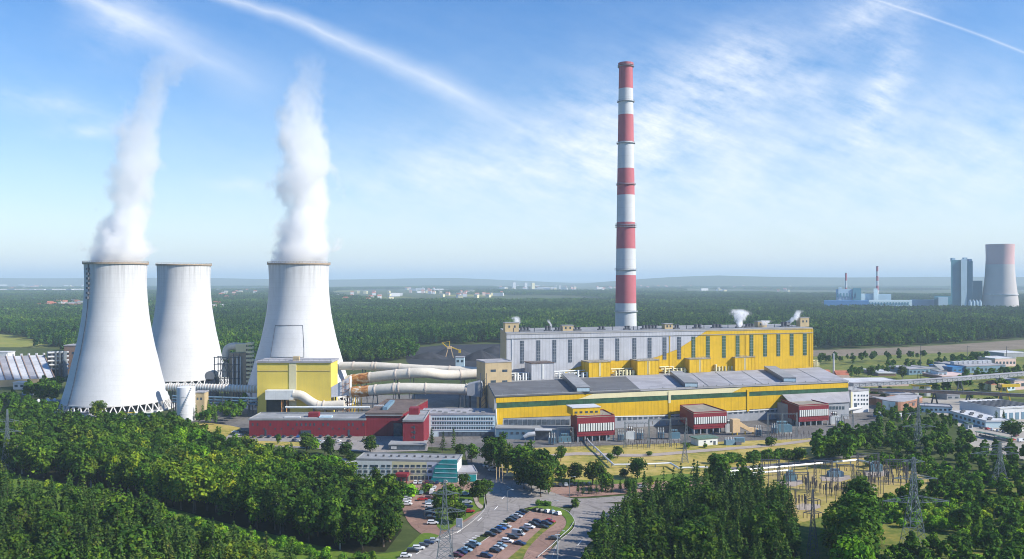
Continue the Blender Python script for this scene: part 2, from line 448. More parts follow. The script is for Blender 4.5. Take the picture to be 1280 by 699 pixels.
for wp, lab in (([(-150, 600), (0, 629), (150, 664), (300, 720), (400, 770), (400, 840), (-150, 840)], 'dark leaf litter under the lower left pine wood'),
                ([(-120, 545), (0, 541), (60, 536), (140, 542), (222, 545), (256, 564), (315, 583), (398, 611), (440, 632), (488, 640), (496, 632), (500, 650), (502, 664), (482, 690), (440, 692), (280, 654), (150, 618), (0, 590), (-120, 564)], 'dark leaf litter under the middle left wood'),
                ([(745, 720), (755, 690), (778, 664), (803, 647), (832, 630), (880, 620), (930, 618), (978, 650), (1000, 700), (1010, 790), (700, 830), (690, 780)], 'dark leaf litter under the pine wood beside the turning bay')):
    sheet('painted_wood_shade', wp, M['floor'], lab, 'wood floor', 2)
sheet('plant_apron', [(210, 500), (330, 498), (640, 490), (1100, 500), (1100, 540), (1000, 549), (700, 559), (610, 562), (300, 550), (262, 556), (225, 525)], M['asphalt'], 'grey paved apron around the power plant buildings', 'apron', 1)
sheet('verge', smooth([(232, 528), (300, 535), (282, 548), (262, 560), (240, 545)], 4), M['dry'], 'dry grass verge left of the red office block', 'grass', 2)
sheet('car_park', [(286, 544), (505, 543), (536, 556), (534, 564), (470, 566), (300, 556), (272, 558)], M['asphalt_old'], 'asphalt car park in front of the long red office', 'car park', 3)
sheet('grass_island', [(312, 551.5), (400, 554), (398, 559), (330, 557)], M['dry'], 'dry grass island in the red office car park', 'grass', 4)
sheet('gate_road', [(577, 543), (600, 543), (612, 565), (628, 590), (652, 603), (600, 612), (590, 598), (583, 575)], M['asphalt'], 'asphalt road leading up to the plant gate', 'road', 3)
sheet('road', smooth([(478, 720), (520, 690), (560, 664), (592, 647), (608, 632), (606, 616), (612, 602), (648, 600), (690, 616), (722, 624), (790, 620), (800, 626), (745, 630), (712, 634), (690, 634), (660, 635), (640, 646), (612, 664), (580, 684), (552, 720)], 5), M['asphalt_old'], 'curving asphalt road past the visitor car parks', 'road', 4)
sheet('turning_bay', smooth([(672, 712), (698, 679), (713, 666), (718, 655), (712, 642), (722, 633), (748, 630), (772, 631), (786, 635), (780, 646), (762, 662), (735, 682), (716, 712)], 5), M['asphalt_old'], 'wide asphalt turning bay beside the pine wood', 'road', 5)
sheet('hedge_road', smooth([(664, 612), (700, 606), (760, 606), (860, 601), (880, 606), (800, 616), (720, 622), (690, 618)], 4), M['paver'], 'pink paved road behind the dark hedge', 'road', 3)
sheet('paved_parking', smooth([(656, 641), (690, 642), (708, 648), (713, 655), (704, 664), (696, 672), (668, 706), (556, 712), (585, 690), (615, 669)], 4), M['paver'], 'pink paved visitor car park', 'car park', 5)
sheet('office_parking', smooth([(500, 606), (530, 601), (572, 601), (604, 607), (600, 616), (590, 640), (604, 640), (578, 661), (548, 675), (524, 666), (506, 645)], 4), M['paver'], 'pink paved car park in front of the pale office', 'car park', 2)
sheet('tree_lawn', smooth([(545, 626), (556, 612), (578, 613), (604, 614), (603, 634), (585, 648), (572, 655), (556, 664), (545, 655)], 4), M['lawn'], 'lawn with trees between the two car parks', 'lawn', 3)
sheet('verge_strip', smooth([(633, 703), (650, 687), (672, 666), (688, 653.5), (695, 655), (678, 668), (660, 687), (651, 703)], 4), M['scrub'], 'grassy strip down the middle of the car park', 'grass', 6)
sheet('corner_lawn', smooth([(660, 637), (680, 633), (702, 637), (716, 648), (717, 658), (708, 668), (699, 670), (708, 656), (702, 645), (680, 639.5)], 4), M['lawn'], 'curved green verge round the corner of the car park', 'lawn', 7)
sheet('roadside_lawn', smooth([(498, 698), (516, 678), (530, 667), (550, 672), (525, 684), (508, 700)], 4), M['lawn'], 'green bank beside the row of parked cars', 'lawn', 3)
sheet('roadside_parking', smooth([(490, 706), (510, 690), (534, 678), (550, 675), (552, 681), (530, 692), (505, 712)], 4), M['asphalt_old'], 'asphalt parking bays along the lower road', 'car park', 5)
sheet('depot_yard', [(1150, 486), (1215, 494), (1290, 520), (1330, 560), (1300, 580), (1215, 558), (1200, 540), (1195, 525), (1150, 512)], M['concrete_yard'], 'pale concrete yard around the depot halls', 'yard', 1)
sheet('works_yard', [(1045, 462), (1290, 455), (1420, 455), (1420, 500), (1160, 498), (1045, 500)], M['scrub'], 'scrubby works ground under the long conveyor', 'yard', 2)
sheet('footpath', smooth([(590, 615), (595, 615), (598, 628), (604, 634), (600, 637), (594, 630)], 4), M['path'], 'pale footpath crossing the tree lawn', 'path', 6)

def kerb(pts, label):
    ps = [P(*p) for p in smooth(pts, 8, False)]
    m = MB()
    for a, b in zip(ps, ps[1:]):
        w = Wall(a, b)
        m.wbox(w, 0, w.L, .1, .42, -.12, .12)
    return tag(m.build('kerb', M['kerb']), label, 'kerb', kind='structure')
kerb([(690, 699), (698, 679), (713, 666), (719, 656), (713, 643), (700, 636), (680, 632)], 'curved pale kerb round the car park corner')
kerb([(548, 676), (578, 662), (604, 640), (606, 628), (604, 614)], 'pale kerb along the bend of the road')
kerb([(655, 640), (632, 658), (600, 680), (570, 700)], 'pale kerb between the road and the paved car park')
m = MB()
for (a, b) in (((520, 694), (526, 690)), ((545, 680), (552, 676)), ((571, 667), (577, 663)), ((597, 652), (602, 648)), ((618, 638), (622, 634)), ((627, 625), (631, 621)),
               ((640, 612), (634, 609)), ((752, 649), (748, 653)), ((742, 661), (737, 666)), ((727, 677), (722, 683))):
    w = Wall(P(*a), P(*b)); m.wbox(w, 0, w.L, .2, .37, -.16, .16)
tag(m.build('road_marking', M['mark']), 'dashed white lane lines on the curving road', 'road marking', kind='structure')
m = MB()
for t in range(5):
    for (dx, dy) in ((0, 0),):
        a = (578 + t * 4, 688 - t * 2.3 - 8)
    w = Wall(P(a[0], a[1]), P(a[0] + 5, a[1] + .8)); m.wbox(w, 0, w.L, .2, .37, -.25, .25)
tag(m.build('crosswalk', M['mark']), 'worn white crossing stripes on the lower road', 'road marking', kind='structure')

# ------------------------------------------------------------------ trees
def leaf_mesh(name, quads, mat):
    """quads: (centre, normal, size, tone)"""
    vs, fs, tn = [], [], []
    for c, n, s, t in quads:
        n = n.normalized() if n.length > 1e-6 else Vector((0, 0, 1))
        a = n.orthogonal().normalized(); b = n.cross(a)
        th = rng.uniform(0, 6.28)
        i0 = len(vs)
        k = 5 if s > .35 else 4
        for i in range(k):
            an = th + 2 * math.pi * i / k + rng.uniform(-.3, .3)
            rr = s * rng.uniform(.55, 1.15)
            vs.append(c + a * (rr * math.cos(an)) + b * (rr * math.sin(an)) + n * rng.uniform(-.25, .25) * s)
            tn.append(t)
        fs.append(tuple(range(i0, i0 + k)))
    me = bpy.data.meshes.new(name)
    me.from_pydata(vs, [], fs)
    me.materials.append(mat)
    at_ = me.attributes.new('tone', 'FLOAT', 'POINT')
    at_.data.foreach_set('value', tn)
    return me
def rdir():
    while True:
        v = Vector((rng.uniform(-1, 1), rng.uniform(-1, 1), rng.uniform(-1, 1)))
        if .05 < v.length < 1: return v.normalized()
def broad_quads(h, r, n=900, base=.28, size=.8, slim=1.0, tone0=.46, o=Vector()):
    q = []
    lobes = []
    nl = max(5, int(n / 55))
    zc = h * (base + 1) / 2; hz = h * (1 - base) / 2
    for i in range(nl):
        d = rdir(); k = rng.uniform(.35, .78)
        p = Vector((d.x * r * k, d.y * r * k, zc + d.z * hz * k * 1.02))
        lobes.append((p, rng.uniform(.3, .52) * r, rng.gauss(0, .19)))
    lobes.append((Vector((0, 0, zc)), r * .6, 0))
    per = n // len(lobes)
    for p, lr, lt in lobes:
        for i in range(per):
            d = rdir()
            if d.z < -.35 and rng.random() < .6: d.z = -d.z
            rad = lr * rng.uniform(.6, 1.12)
            c = p + Vector((d.x * rad, d.y * rad, d.z * rad * 1.05 * slim))
            nn = d * 1.0 + rdir() * .75 + Vector((0, 0, .25))
            q.append((o + c, nn, size * rng.uniform(.6, 1.25), min(1, max(0, tone0 + lt + rng.gauss(0, .12)))))
    return q
def pine_quads(h, r, tiers=13, br=8, per=5, base=.22, size=.62, o=Vector()):
    q = []
    pw = rng.choice((.38, .48, .6))
    for k in range(tiers):
        f = k / (tiers - 1)
        z = h * (base + (1 - base) * f ** .9)
        rr = r * (1 - f) ** pw * rng.uniform(.72, 1.15) * (1 if f > .15 else .7 + 2 * f) + .2
        b = max(3, int(br * (1 - .55 * f)))
        a0 = rng.uniform(0, 6.28)
        lt = rng.gauss(0, .05)
        for i in range(b):
            a = a0 + 2 * math.pi * i / b + rng.uniform(-.25, .25)
            L = rr * rng.uniform(.6, 1.15)
            for j in range(per):
                t = (j + .6) / per
                c = Vector((math.cos(a) * L * t, math.sin(a) * L * t, z - L * .22 * t + rng.uniform(-.25, .25)))
                nn = Vector((math.cos(a) * .6, math.sin(a) * .6, .8)) + rdir() * .65
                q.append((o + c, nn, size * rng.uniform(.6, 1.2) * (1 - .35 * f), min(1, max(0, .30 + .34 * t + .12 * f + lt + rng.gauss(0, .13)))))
    for j in range(5):
        q.append((o + Vector((rng.uniform(-.15, .15), rng.uniform(-.15, .15), h * (.97 + .012 * j))), rdir(), size * .45, .6))
    return q
def trunk_mesh(name, h, r, mat, limbs=5, top=.8, r0=.025):
    m = MB()
    pts = [Vector((0, 0, -.3)), Vector((rng.uniform(-.1, .1), 0, h * .3)), Vector((rng.uniform(-.3, .3), rng.uniform(-.2, .2), h * top))]
    m.path(pts, [h * r0, h * r0 * .75, h * r0 * .2], 7)
    for i in range(limbs):
        z = h * rng.uniform(.35, .65); a = 6.28 * i / limbs + rng.uniform(-.4, .4)
        m.path([Vector((0, 0, z)), Vector((math.cos(a) * r * .35, math.sin(a) * r * .35, z + h * .08)), Vector((math.cos(a) * r * .7, math.sin(a) * r * .7, z + h * .2))],
               [h * r0 * .45, h * r0 * .3, h * r0 * .1], 5)
    return m.mesh(name, mat, smooth=True)

KIT = {}
def kit(kind, variants, cq, tk):
    KIT[kind] = []
    for i in range(variants):
        KIT[kind].append((leaf_mesh(kind + '_crown', cq(), M['needle'] if kind == 'pine_tree' else M['leaf']), tk()))
kit('broadleaf_tree', 6, lambda: broad_quads(15, 4.8, 1900, .10, .52), lambda: trunk_mesh('broad_trunk', 15, 4.6, M['bark']))
kit('tall_tree', 4, lambda: broad_quads(18, 3.4, 1700, .06, .48, 1.5), lambda: trunk_mesh('tall_trunk', 18, 3.2, M['birch'], top=.88))
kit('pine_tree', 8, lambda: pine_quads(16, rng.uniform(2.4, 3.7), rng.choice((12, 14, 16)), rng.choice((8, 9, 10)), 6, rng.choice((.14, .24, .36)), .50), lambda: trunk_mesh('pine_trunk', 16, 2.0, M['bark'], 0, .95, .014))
kit('bush', 4, lambda: broad_quads(4, 2.5, 620, .0, .33, .9), lambda: trunk_mesh('bush_stem', 4, 2.2, M['bark'], 6, .6, .02))
REFH = dict(broadleaf_tree=15, tall_tree=18, pine_tree=16, bush=4)
TONES = {'dark green': (.62, .66, .70), 'deep green': (.85, .88, .85), 'mid green': (1.15, 1.2, 1.0), 'bright green': (1.9, 1.95, 1.0), 'yellowish green': (2.6, 1.95, 1.2), 'olive green': (1.7, 1.35, 1.2)}
PENDING = []
def tree(kind, pos, h, tone, label, group=None, wide=1.0, where='standing alone', first=False):
    PENDING.append((kind, (pos[0], pos[1]), h, tone, label, group, wide, where, first))
def tree_now(kind, pos, h, tone, label, group=None, wide=1.0):
    vi = rng.randrange(len(KIT[kind]))
    cm, tm = KIT[kind][vi]
    t = thing('broadleaf_tree' if kind == 'tall_tree' else kind, label, 'bush' if kind == 'bush' else 'tree', (pos[0], pos[1], 0), group, rng.uniform(0, 6.28))
    s = h / REFH[kind]
    wv_ = wide * rng.uniform(.85, 1.2)
    t.scale = (s * wv_, s * wv_ * rng.uniform(.88, 1.12), s)
    t.rotation_euler = (rng.gauss(0, .035), rng.gauss(0, .035), rng.uniform(0, 6.28))
    c = bpy.data.objects.new('crown', cm); COL.objects.link(c); c.parent = t
    jit = rng.uniform(.85, 1.2) * (1.45 if kind == 'bush' else 1.0); wm = rng.uniform(.92, 1.12)
    c.color = (TONES[tone][0] * jit * wm, TONES[tone][1] * jit, TONES[tone][2] * jit, 1)
    k = bpy.data.objects.new('trunk' if kind != 'bush' else 'stem', tm); COL.objects.link(k); k.parent = t
    return t
def flush_trees():
    cap = {'pine_tree': 292, 'broadleaf_tree': 292, 'bush': 292}
    def shown(e):
        x, y = e[1]; sx = CX + x * F / y; top = CY + (H - e[2]) * F / y
        vis = -10 < sx < 1290 and top < 697
        return (not e[8], not vis, -e[2] / y)
    left = {}
    for e in sorted(PENDING, key=shown):
        nm = 'broadleaf_tree' if e[0] == 'tall_tree' else e[0]
        x, y = e[1]; sx = CX + x * F / y; top = CY + (H - e[2]) * F / y
        if cap[nm] > 0 and -10 < sx < 1290 and top < 697:
            cap[nm] -= 1; tree_now(*e[:7])
        else:
            left.setdefault((nm, e[7]), []).append(e)
    for i, ((nm, where), es) in enumerate(sorted(left.items())):
        mesh = {'pine_tree': tile0p, 'broadleaf_tree': tile0, 'bush': tile0b}[nm]
        hm = sum(e[2] for e in es) / len(es) / {'pine_tree': 16, 'broadleaf_tree': 15, 'bush': 4}[nm]
        word = {'pine_tree': 'pines', 'broadleaf_tree': 'leafy trees', 'bush': 'bushes'}[nm]
        gn_scatter({'pine_tree': 'wood_pines', 'broadleaf_tree': 'wood_trees', 'bush': 'thicket'}[nm], [e[1] for e in es], mesh, f'mass of {word} {where}', 'wood' if nm != 'bush' else 'thicket', .8 * hm, 1.2 * hm, 40 + i, (1.7, 1.75, 1.1) if nm == 'bush' else ((1.25, 1.3, 1.0) if 'wood' not in where else (.95, .97, .92)))

def inpoly(x, y, poly):
    c = False; j = len(poly) - 1
    for i in range(len(poly)):
        xi, yi = poly[i][0], poly[i][1]; xj, yj = poly[j][0], poly[j][1]
        if (yi > y) != (yj > y) and x < (xj - xi) * (y - yi) / (yj - yi) + xi: c = not c
        j = i
    return c
def scatter(poly, sp):
    x0, x1 = min(p[0] for p in poly), max(p[0] for p in poly)
    y0, y1 = min(p[1] for p in poly), max(p[1] for p in poly)
    out = []
    y = y0; row = 0
    while y < y1:
        x = x0 + (row % 2) * sp / 2
        while x < x1:
            a, b = x + rng.uniform(-.36, .36) * sp, y + rng.uniform(-.36, .36) * sp
            if inpoly(a, b, poly): out.append((a, b))
            x += sp
        y += sp * .87; row += 1
    return out
def pickt(x, y, tones, sc_=.018, seed=0):
    f = mnoise.noise(Vector((x * sc_ + seed, y * sc_, 3.7))) * .9 + .5 + rng.gauss(0, .17)
    return tones[min(len(tones) - 1, max(0, int(f * len(tones))))]

# --- stuff: tiles of trees scattered by geometry nodes
hid = bpy.data.collections.new('tree_patches')
def tile_mesh(name, size, n, kinds, mat, q):
    quads = []
    for i in range(n):
        o = Vector((rng.uniform(-.5, .5) * size, rng.uniform(-.5, .5) * size, 0))
        t0 = min(.95, max(.02, rng.gauss(.44, .26)))
        if rng.random() < kinds:
            h = rng.uniform(9, 20)
            if q == 0: quads += broad_quads(h, rng.uniform(2.6, 5.6), 120, .3, 1.25, 1, t0, o)
            else: quads += broad_quads(h, rng.uniform(3, 5), 30, .35, 2.6, 1, t0, o)
        else:
            h = rng.uniform(13, 18)
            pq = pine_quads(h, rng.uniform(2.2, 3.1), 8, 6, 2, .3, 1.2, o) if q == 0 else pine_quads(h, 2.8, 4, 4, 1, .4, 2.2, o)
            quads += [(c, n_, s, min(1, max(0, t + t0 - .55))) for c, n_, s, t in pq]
    return leaf_mesh(name, quads, mat)
TINTED = {}
def gn_scatter(name, pts, meshes, label, cat, smin=.85, smax=1.15, seed=1, colour=(1, 1, 1)):
    col = bpy.data.collections.new(name + '_patches')
    for me in meshes:
        k_ = 'leaf' if me.materials[0] == M['leaf'] else 'needle'; key = (k_, colour)
        if key not in TINTED:
            TINTED[key] = leaf_mat('tinted_' + k_, [(p_, tuple(min(.5, a_ * b_) for a_, b_ in zip(c_, colour))) for p_, c_ in LEAF_ST[k_]])
        me = me.copy(); me.materials[0] = TINTED[key]
        o = bpy.data.objects.new(me.name, me); col.objects.link(o)
    base = bpy.data.meshes.new(name)
    base.from_pydata([(p[0], p[1], 0) for p in pts], [], [])
    ob = bpy.data.objects.new(name, base); COL.objects.link(ob)
    tag(ob, label, cat, kind='stuff')
    ng = bpy.data.node_groups.new(name, 'GeometryNodeTree')
    ng.interface.new_socket('Geometry', in_out='INPUT', socket_type='NodeSocketGeometry')
    ng.interface.new_socket('Geometry', in_out='OUTPUT', socket_type='NodeSocketGeometry')
    gi = ng.nodes.new('NodeGroupInput'); go = ng.nodes.new('NodeGroupOutput')
    ci = ng.nodes.new('GeometryNodeCollectionInfo')
    ci.inputs['Collection'].default_value = col
    ci.inputs['Separate Children'].default_value = True
    ci.inputs['Reset Children'].default_value = True
    ip = ng.nodes.new('GeometryNodeInstanceOnPoints')
    ip.inputs['Pick Instance'].default_value = True
    rv = ng.nodes.new('FunctionNodeRandomValue'); rv.data_type = 'FLOAT_VECTOR'
    rv.inputs[0].default_value = (0, 0, 0); rv.inputs[1].default_value = (0, 0, 6.283)
    rs = ng.nodes.new('FunctionNodeRandomValue'); rs.data_type = 'FLOAT'
    rs.inputs[2].default_value = smin; rs.inputs[3].default_value = smax
    ri = ng.nodes.new('FunctionNodeRandomValue'); ri.data_type = 'INT'
    ri.inputs[4].default_value = 0; ri.inputs[5].default_value = len(meshes) - 1
    for k, n_ in enumerate((rv, rs, ri)):
        n_.inputs['Seed'].default_value = seed * 10 + k
    L = ng.links.new
    L(gi.outputs[0], ip.inputs['Points']); L(ci.outputs[0], ip.inputs['Instance'])
    L(rv.outputs[0], ip.inputs['Rotation']); L(rs.outputs[1], ip.inputs['Scale']); L(ri.outputs[2], ip.inputs['Instance Index'])
    L(ip.outputs[0], go.inputs[0])
    md = ob.modifiers.new('scatter', 'NODES'); md.node_group = ng
    return ob

# woods in the foreground: nearest trees as individuals, the rest as one mass per wood
woods = [
    dict(name='lower_left_wood', poly=[(-150, 600), (0, 627), (150, 661), (300, 716), (400, 765), (400, 840), (-150, 840)], kinds=(('pine_tree', .8), ('broadleaf_tree', .2)), sp=6.1, h=(11, 20),
         where='in the pine wood at the lower left corner', tones=('dark green', 'deep green', 'deep green', 'mid green', 'olive green'), lim=(150, 40)),
    dict(name='middle_left_wood', poly=[(-120, 545), (0, 541), (60, 536), (140, 542), (222, 545), (256, 564), (315, 583), (398, 611), (440, 632), (488, 640), (496, 632), (500, 650), (502, 664), (482, 690), (440, 692), (280, 654), (150, 618), (0, 590), (-120, 564)],
         kinds=(('broadleaf_tree', .65), ('tall_tree', .22), ('pine_tree', .13)), sp=6.6, h=(10, 20.5),
         where='in the leafy wood below the left cooling tower', tones=('dark green', 'deep green', 'deep green', 'mid green', 'mid green', 'bright green', 'olive green', 'yellowish green'), lim=(24, 190)),
    dict(name='lower_right_wood', poly=[(745, 720), (752, 690), (775, 662), (800, 645), (830, 628), (880, 618), (930, 616), (978, 648), (1000, 700), (1010, 790), (700, 830), (690, 780)], kinds=(('pine_tree', .88), ('broadleaf_tree', .12)), sp=6.2, h=(10.5, 20),
         where='in the pine wood beside the turning bay', tones=('dark green', 'dark green', 'deep green', 'mid green', 'deep green'), lim=(110, 22)),
]
tile0 = [leaf_mesh('single_tree', broad_quads(15, 4.2, 420, .25, .95), M['leaf']) for i in range(5)]
tile0b = [leaf_mesh('single_bush', broad_quads(4, 2.4, 160, .02, .6), M['leaf']) for i in range(3)]
tile0p = [leaf_mesh('single_pine', pine_quads(16, 2.7, 12, 7, 4, .25, .8), M['needle']) for i in range(4)]
art = {'dark green': 'dark green', 'deep green': 'deep green', 'mid green': 'mid green', 'bright green': 'bright green', 'yellowish green': 'yellowish green', 'olive green': 'olive tinged'}
for wi, w in enumerate(woods):
    for (x, y) in scatter(W2(w['poly']), w['sp']):
        if CY + (H - 20) * F / y > 735: continue
        sx = CX + x * F / y
        if sx < -60 or sx > 1340: continue
        r = rng.random(); acc = 0
        for kd, pr in w['kinds']:
            acc += pr
            if r <= acc: break
        tn = pickt(x, y, w['tones'], seed=wi * 5)
        shape = {'pine_tree': 'slender', 'tall_tree': 'tall narrow', 'broadleaf_tree': 'round crowned'}[kd]
        nn = 'pine' if kd == 'pine_tree' else 'tree'
        tree(kd, (x, y), rng.uniform(*w['h']), tn, f'{shape} {tn} {nn} {w["where"]}', f'{shape} {tn} {nn}s {w["where"]}', where=w['where'])

# single trees: (px, base py, height px, kind, tone, label)
T = [
 (432, 622, 46, 'broadleaf_tree', 'yellowish green', 'broad yellowish green tree, brightest in the wood left of the pale office'),
 (412, 616, 48, 'broadleaf_tree', 'bright green', 'very bright green broad tree in the wood below the red office'),
 (395, 612, 44, 'broadleaf_tree', 'bright green', 'bright green tree left of the brightest tree below the red office'),
 (180, 590, 44, 'broadleaf_tree', 'yellowish green', 'yellowish green tree in the middle of the leafy wood below the left tower'),
 (38, 760, 60, 'broadleaf_tree', 'yellowish green', 'yellowish tree among the pines at the lower left corner'),
 (10, 775, 62, 'broadleaf_tree', 'bright green', 'bright green broad tree at the very bottom left corner'),
 (1073, 668, 80, 'tall_tree', 'mid green', 'tallest narrow tree of the column left of the big pylon'),
 (1083, 676, 78, 'tall_tree', 'deep green', 'deep green tall tree at the right side of the tree column'),
 (1060, 694, 82, 'tall_tree', 'bright green', 'bright green tall tree at the left side of the tree column'),
 (1078, 706, 96, 'tall_tree', 'mid green', 'tall mid green tree in the middle of the tree column'),
 (1050, 722, 92, 'tall_tree', 'olive green', 'olive tall tree at the lower left of the tree column'),
 (1068, 735, 112, 'tall_tree', 'deep green', 'deep green tall tree low in the tree column'),
 (124, 524, 24, 'broadleaf_tree', 'olive green', 'small olive green tree in front of the left cooling tower base'),
 (268, 563, 26, 'tall_tree', 'mid green', 'mid green tree beside the drive left of the red office'),
 (348, 556, 15, 'tall_tree', 'mid green', 'slim green tree at the left end of the red office car park'),
 (383, 566, 26, 'broadleaf_tree', 'deep green', 'deep green tree among cars in front of the red office'),
 (394, 561, 14, 'bush', 'bright green', 'light green shrub beside the deep green tree by the red office'),
 (413, 571, 29, 'tall_tree', 'deep green', 'columnar dark tree in the red office car park'),
 (406, 568, 16, 'broadleaf_tree', 'dark green', 'low dark tree left of the columnar tree'),
 (431, 572, 20, 'broadleaf_tree', 'dark green', 'dark tree right of the columnar tree by the red office'),
 (463, 566, 22, 'broadleaf_tree', 'deep green', 'rounded dark tree beside the dark asphalt left of the red tower'),
 (390, 588, 20, 'broadleaf_tree', 'dark green', 'dark tree left of the low flat annexe'),
 (418, 588, 20, 'broadleaf_tree', 'deep green', 'dense tree behind the low flat annexe'),
 (440, 584, 18, 'broadleaf_tree', 'dark green', 'dark tree at the left gable of the pale office'),
 (540, 563, 28, 'pine_tree', 'dark green', 'first dark conifer from the left in front of the blue office'),
 (553, 566, 26, 'pine_tree', 'dark green', 'second dark conifer in front of the blue office'),
 (567, 563, 28, 'pine_tree', 'deep green', 'third conifer standing before the blue office'),
 (576, 572, 20, 'broadleaf_tree', 'dark green', 'dark tree beside the gate road opposite the blue office'),
 (589, 578, 24, 'broadleaf_tree', 'mid green', 'mid green tree between the blue office and the gate road'),
 (470, 618, 36, 'tall_tree', 'dark green', 'dark tall tree in front of the pale office facade'),
 (486, 620, 28, 'broadleaf_tree', 'olive green', 'olive tree in front of the cream part of the pale office'),
 (505, 617, 16, 'bush', 'dark green', 'dark shrub in the office car park by the entrance'),
 (513, 622, 18, 'bush', 'bright green', 'light shrub beside the dark shrub in the office car park'),
 (533, 617, 12, 'bush', 'deep green', 'round shrub between parked cars before the pale office'),
 (562, 646, 42, 'broadleaf_tree', 'olive green', 'large olive tree between the two office car park rows'),
 (549, 648, 38, 'tall_tree', 'mid green', 'tall green tree left of the large olive tree'),
 (572, 655, 30, 'broadleaf_tree', 'deep green', 'dense tree behind the white billboard'),
 (580, 614, 26, 'tall_tree', 'dark green', 'dark slender tree beside the teal glass corner'),
 (598, 628, 28, 'broadleaf_tree', 'dark green', 'dark tree on the lawn inside the road bend'),
 (607, 622, 26, 'broadleaf_tree', 'deep green', 'deep green tree at the edge of the road bend'),
 (612, 588, 42, 'tall_tree', 'deep green', 'tallest tree left of the gate clump by the teal wall'),
 (622, 590, 46, 'tall_tree', 'mid green', 'tall mid green tree in the gate clump'),
 (634, 592, 40, 'tall_tree', 'olive green', 'olive tinged tall tree in the gate clump'),
 (641, 588, 30, 'broadleaf_tree', 'mid green', 'rounded tree at the right of the gate clump'),
 (655, 612, 40, 'broadleaf_tree', 'dark green', 'dark tree above the road junction, left of three'),
 (664, 618, 52, 'tall_tree', 'deep green', 'tall deep green tree above the road junction'),
 (676, 622, 50, 'broadleaf_tree', 'dark green', 'broad dark tree at the road junction'),
 (668, 605, 44, 'pine_tree', 'deep green', 'conifer behind the trees of the road junction'),
 (686, 618, 34, 'tall_tree', 'olive green', 'olive tree at the right of the road junction'),
 (646, 596, 40, 'tall_tree', 'deep green', 'deep green tree just right of the gate clump'),
 (652, 600, 44, 'broadleaf_tree', 'mid green', 'mid green broad tree between the gate and the road junction'),
 (660, 596, 46, 'tall_tree', 'mid green', 'tall mid green tree behind the road junction'),
 (672, 612, 52, 'broadleaf_tree', 'deep green', 'deep green tree in the middle of the road junction clump'),
 (682, 606, 46, 'tall_tree', 'dark green', 'dark tall tree at the back of the road junction clump'),
 (618, 584, 40, 'broadleaf_tree', 'dark green', 'dark broad tree at the back of the gate clump'),
 (628, 584, 44, 'tall_tree', 'deep green', 'deep green tall tree in the middle of the gate clump'),
 (692, 590, 22, 'broadleaf_tree', 'deep green', 'rounded dark tree on the dry grass near the tan canopy'),
 (701, 577, 20, 'broadleaf_tree', 'mid green', 'light rounded tree alone on the dry meadow'),
 (702, 602, 24, 'broadleaf_tree', 'mid green', 'mid green tree beside the tan canopy'),
 (718, 602, 24, 'broadleaf_tree', 'dark green', 'dark tree beside the row of dark parked cars'),
 (741, 607, 30, 'broadleaf_tree', 'dark green', 'dark tree right of the row of dark parked cars'),
 (750, 607, 34, 'tall_tree', 'deep green', 'taller tree right of the row of dark parked cars'),
 (757, 614, 26, 'broadleaf_tree', 'mid green', 'mid green tree over the hedge at the pink road'),
 (772, 573, 16, 'broadleaf_tree', 'deep green', 'small round tree beside the zigzag pipe'),
 (762, 575, 9, 'bush', 'dark green', 'low dark bush at the bend of the zigzag pipe'),
 (797, 599, 28, 'broadleaf_tree', 'dark green', 'solitary dark tree on the bright lawn'),
 (779, 596, 10, 'bush', 'dark green', 'small cone shaped bush left of the solitary lawn tree'),
 (788, 616, 18, 'broadleaf_tree', 'mid green', 'low green tree beside the pink road end'),
 (812, 608, 14, 'broadleaf_tree', 'olive green', 'olive bush tree at the edge of the pine wood'),
 (718, 634, 12, 'bush', 'dark green', 'round dark shrub beside the turning bay'),
 (665, 571, 12, 'pine_tree', 'deep green', 'small conifer on the dry meadow by the teal wall'),
 (858, 561, 8, 'bush', 'deep green', 'small bush at the foot of the thin lattice mast'),
 (812, 570, 6, 'bush', 'deep green', 'tiny bush on the dry meadow right of the zigzag pipe'),
 (962, 557, 12, 'bush', 'dark green', 'dark bush below the tan conveyor machine'),
 (881, 560, 6, 'bush', 'mid green', 'tiny bush left of the white hut'),
 (1084, 556, 24, 'broadleaf_tree', 'dark green', 'dark tree below the white office cube'),
 (1073, 470, 11, 'broadleaf_tree', 'deep green', 'dark tree above the long white shed'),
 (1088, 472, 16, 'broadleaf_tree', 'deep green', 'larger dark tree above the long white shed'),
 (1128, 474, 18, 'tall_tree', 'dark green', 'tall dark tree beside the low blue sheds'),
 (1175, 461, 14, 'tall_tree', 'dark green', 'dark tree between the low blue sheds and the blue hall'),
 (1147, 474, 8, 'pine_tree', 'dark green', 'small dark conifer left above the conveyor'),
 (1151, 474, 8, 'pine_tree', 'deep green', 'small conifer right of another above the conveyor'),
 (1252, 491, 20, 'broadleaf_tree', 'mid green', 'round green tree under the long conveyor near the yellow trestle'),
 (1236, 489, 13, 'pine_tree', 'dark green', 'dark conifer under the long conveyor'),
 (1227, 489, 11, 'broadleaf_tree', 'mid green', 'green tree left of the dark conifer under the conveyor'),
 (1237, 505, 9, 'bush', 'dark green', 'dark bush beside the yellow conveyor trestle'),
 (1264, 549, 28, 'broadleaf_tree', 'deep green', 'large round tree in the depot car park'),
 (1246, 531, 18, 'pine_tree', 'dark green', 'dark conifer in front of the depot hall, left of two'),
 (1255, 531, 18, 'pine_tree', 'dark green', 'dark conifer in front of the depot hall, right of two'),
 (1095, 500, 13, 'broadleaf_tree', 'dark green', 'dark tree between the white cube and the curved hall'),
 (1105, 503, 11, 'broadleaf_tree', 'dark green', 'dark rounded tree left of the curved hall'),
 (1112, 493, 10, 'broadleaf_tree', 'deep green', 'tree growing inside the curve of the curved hall'),
]
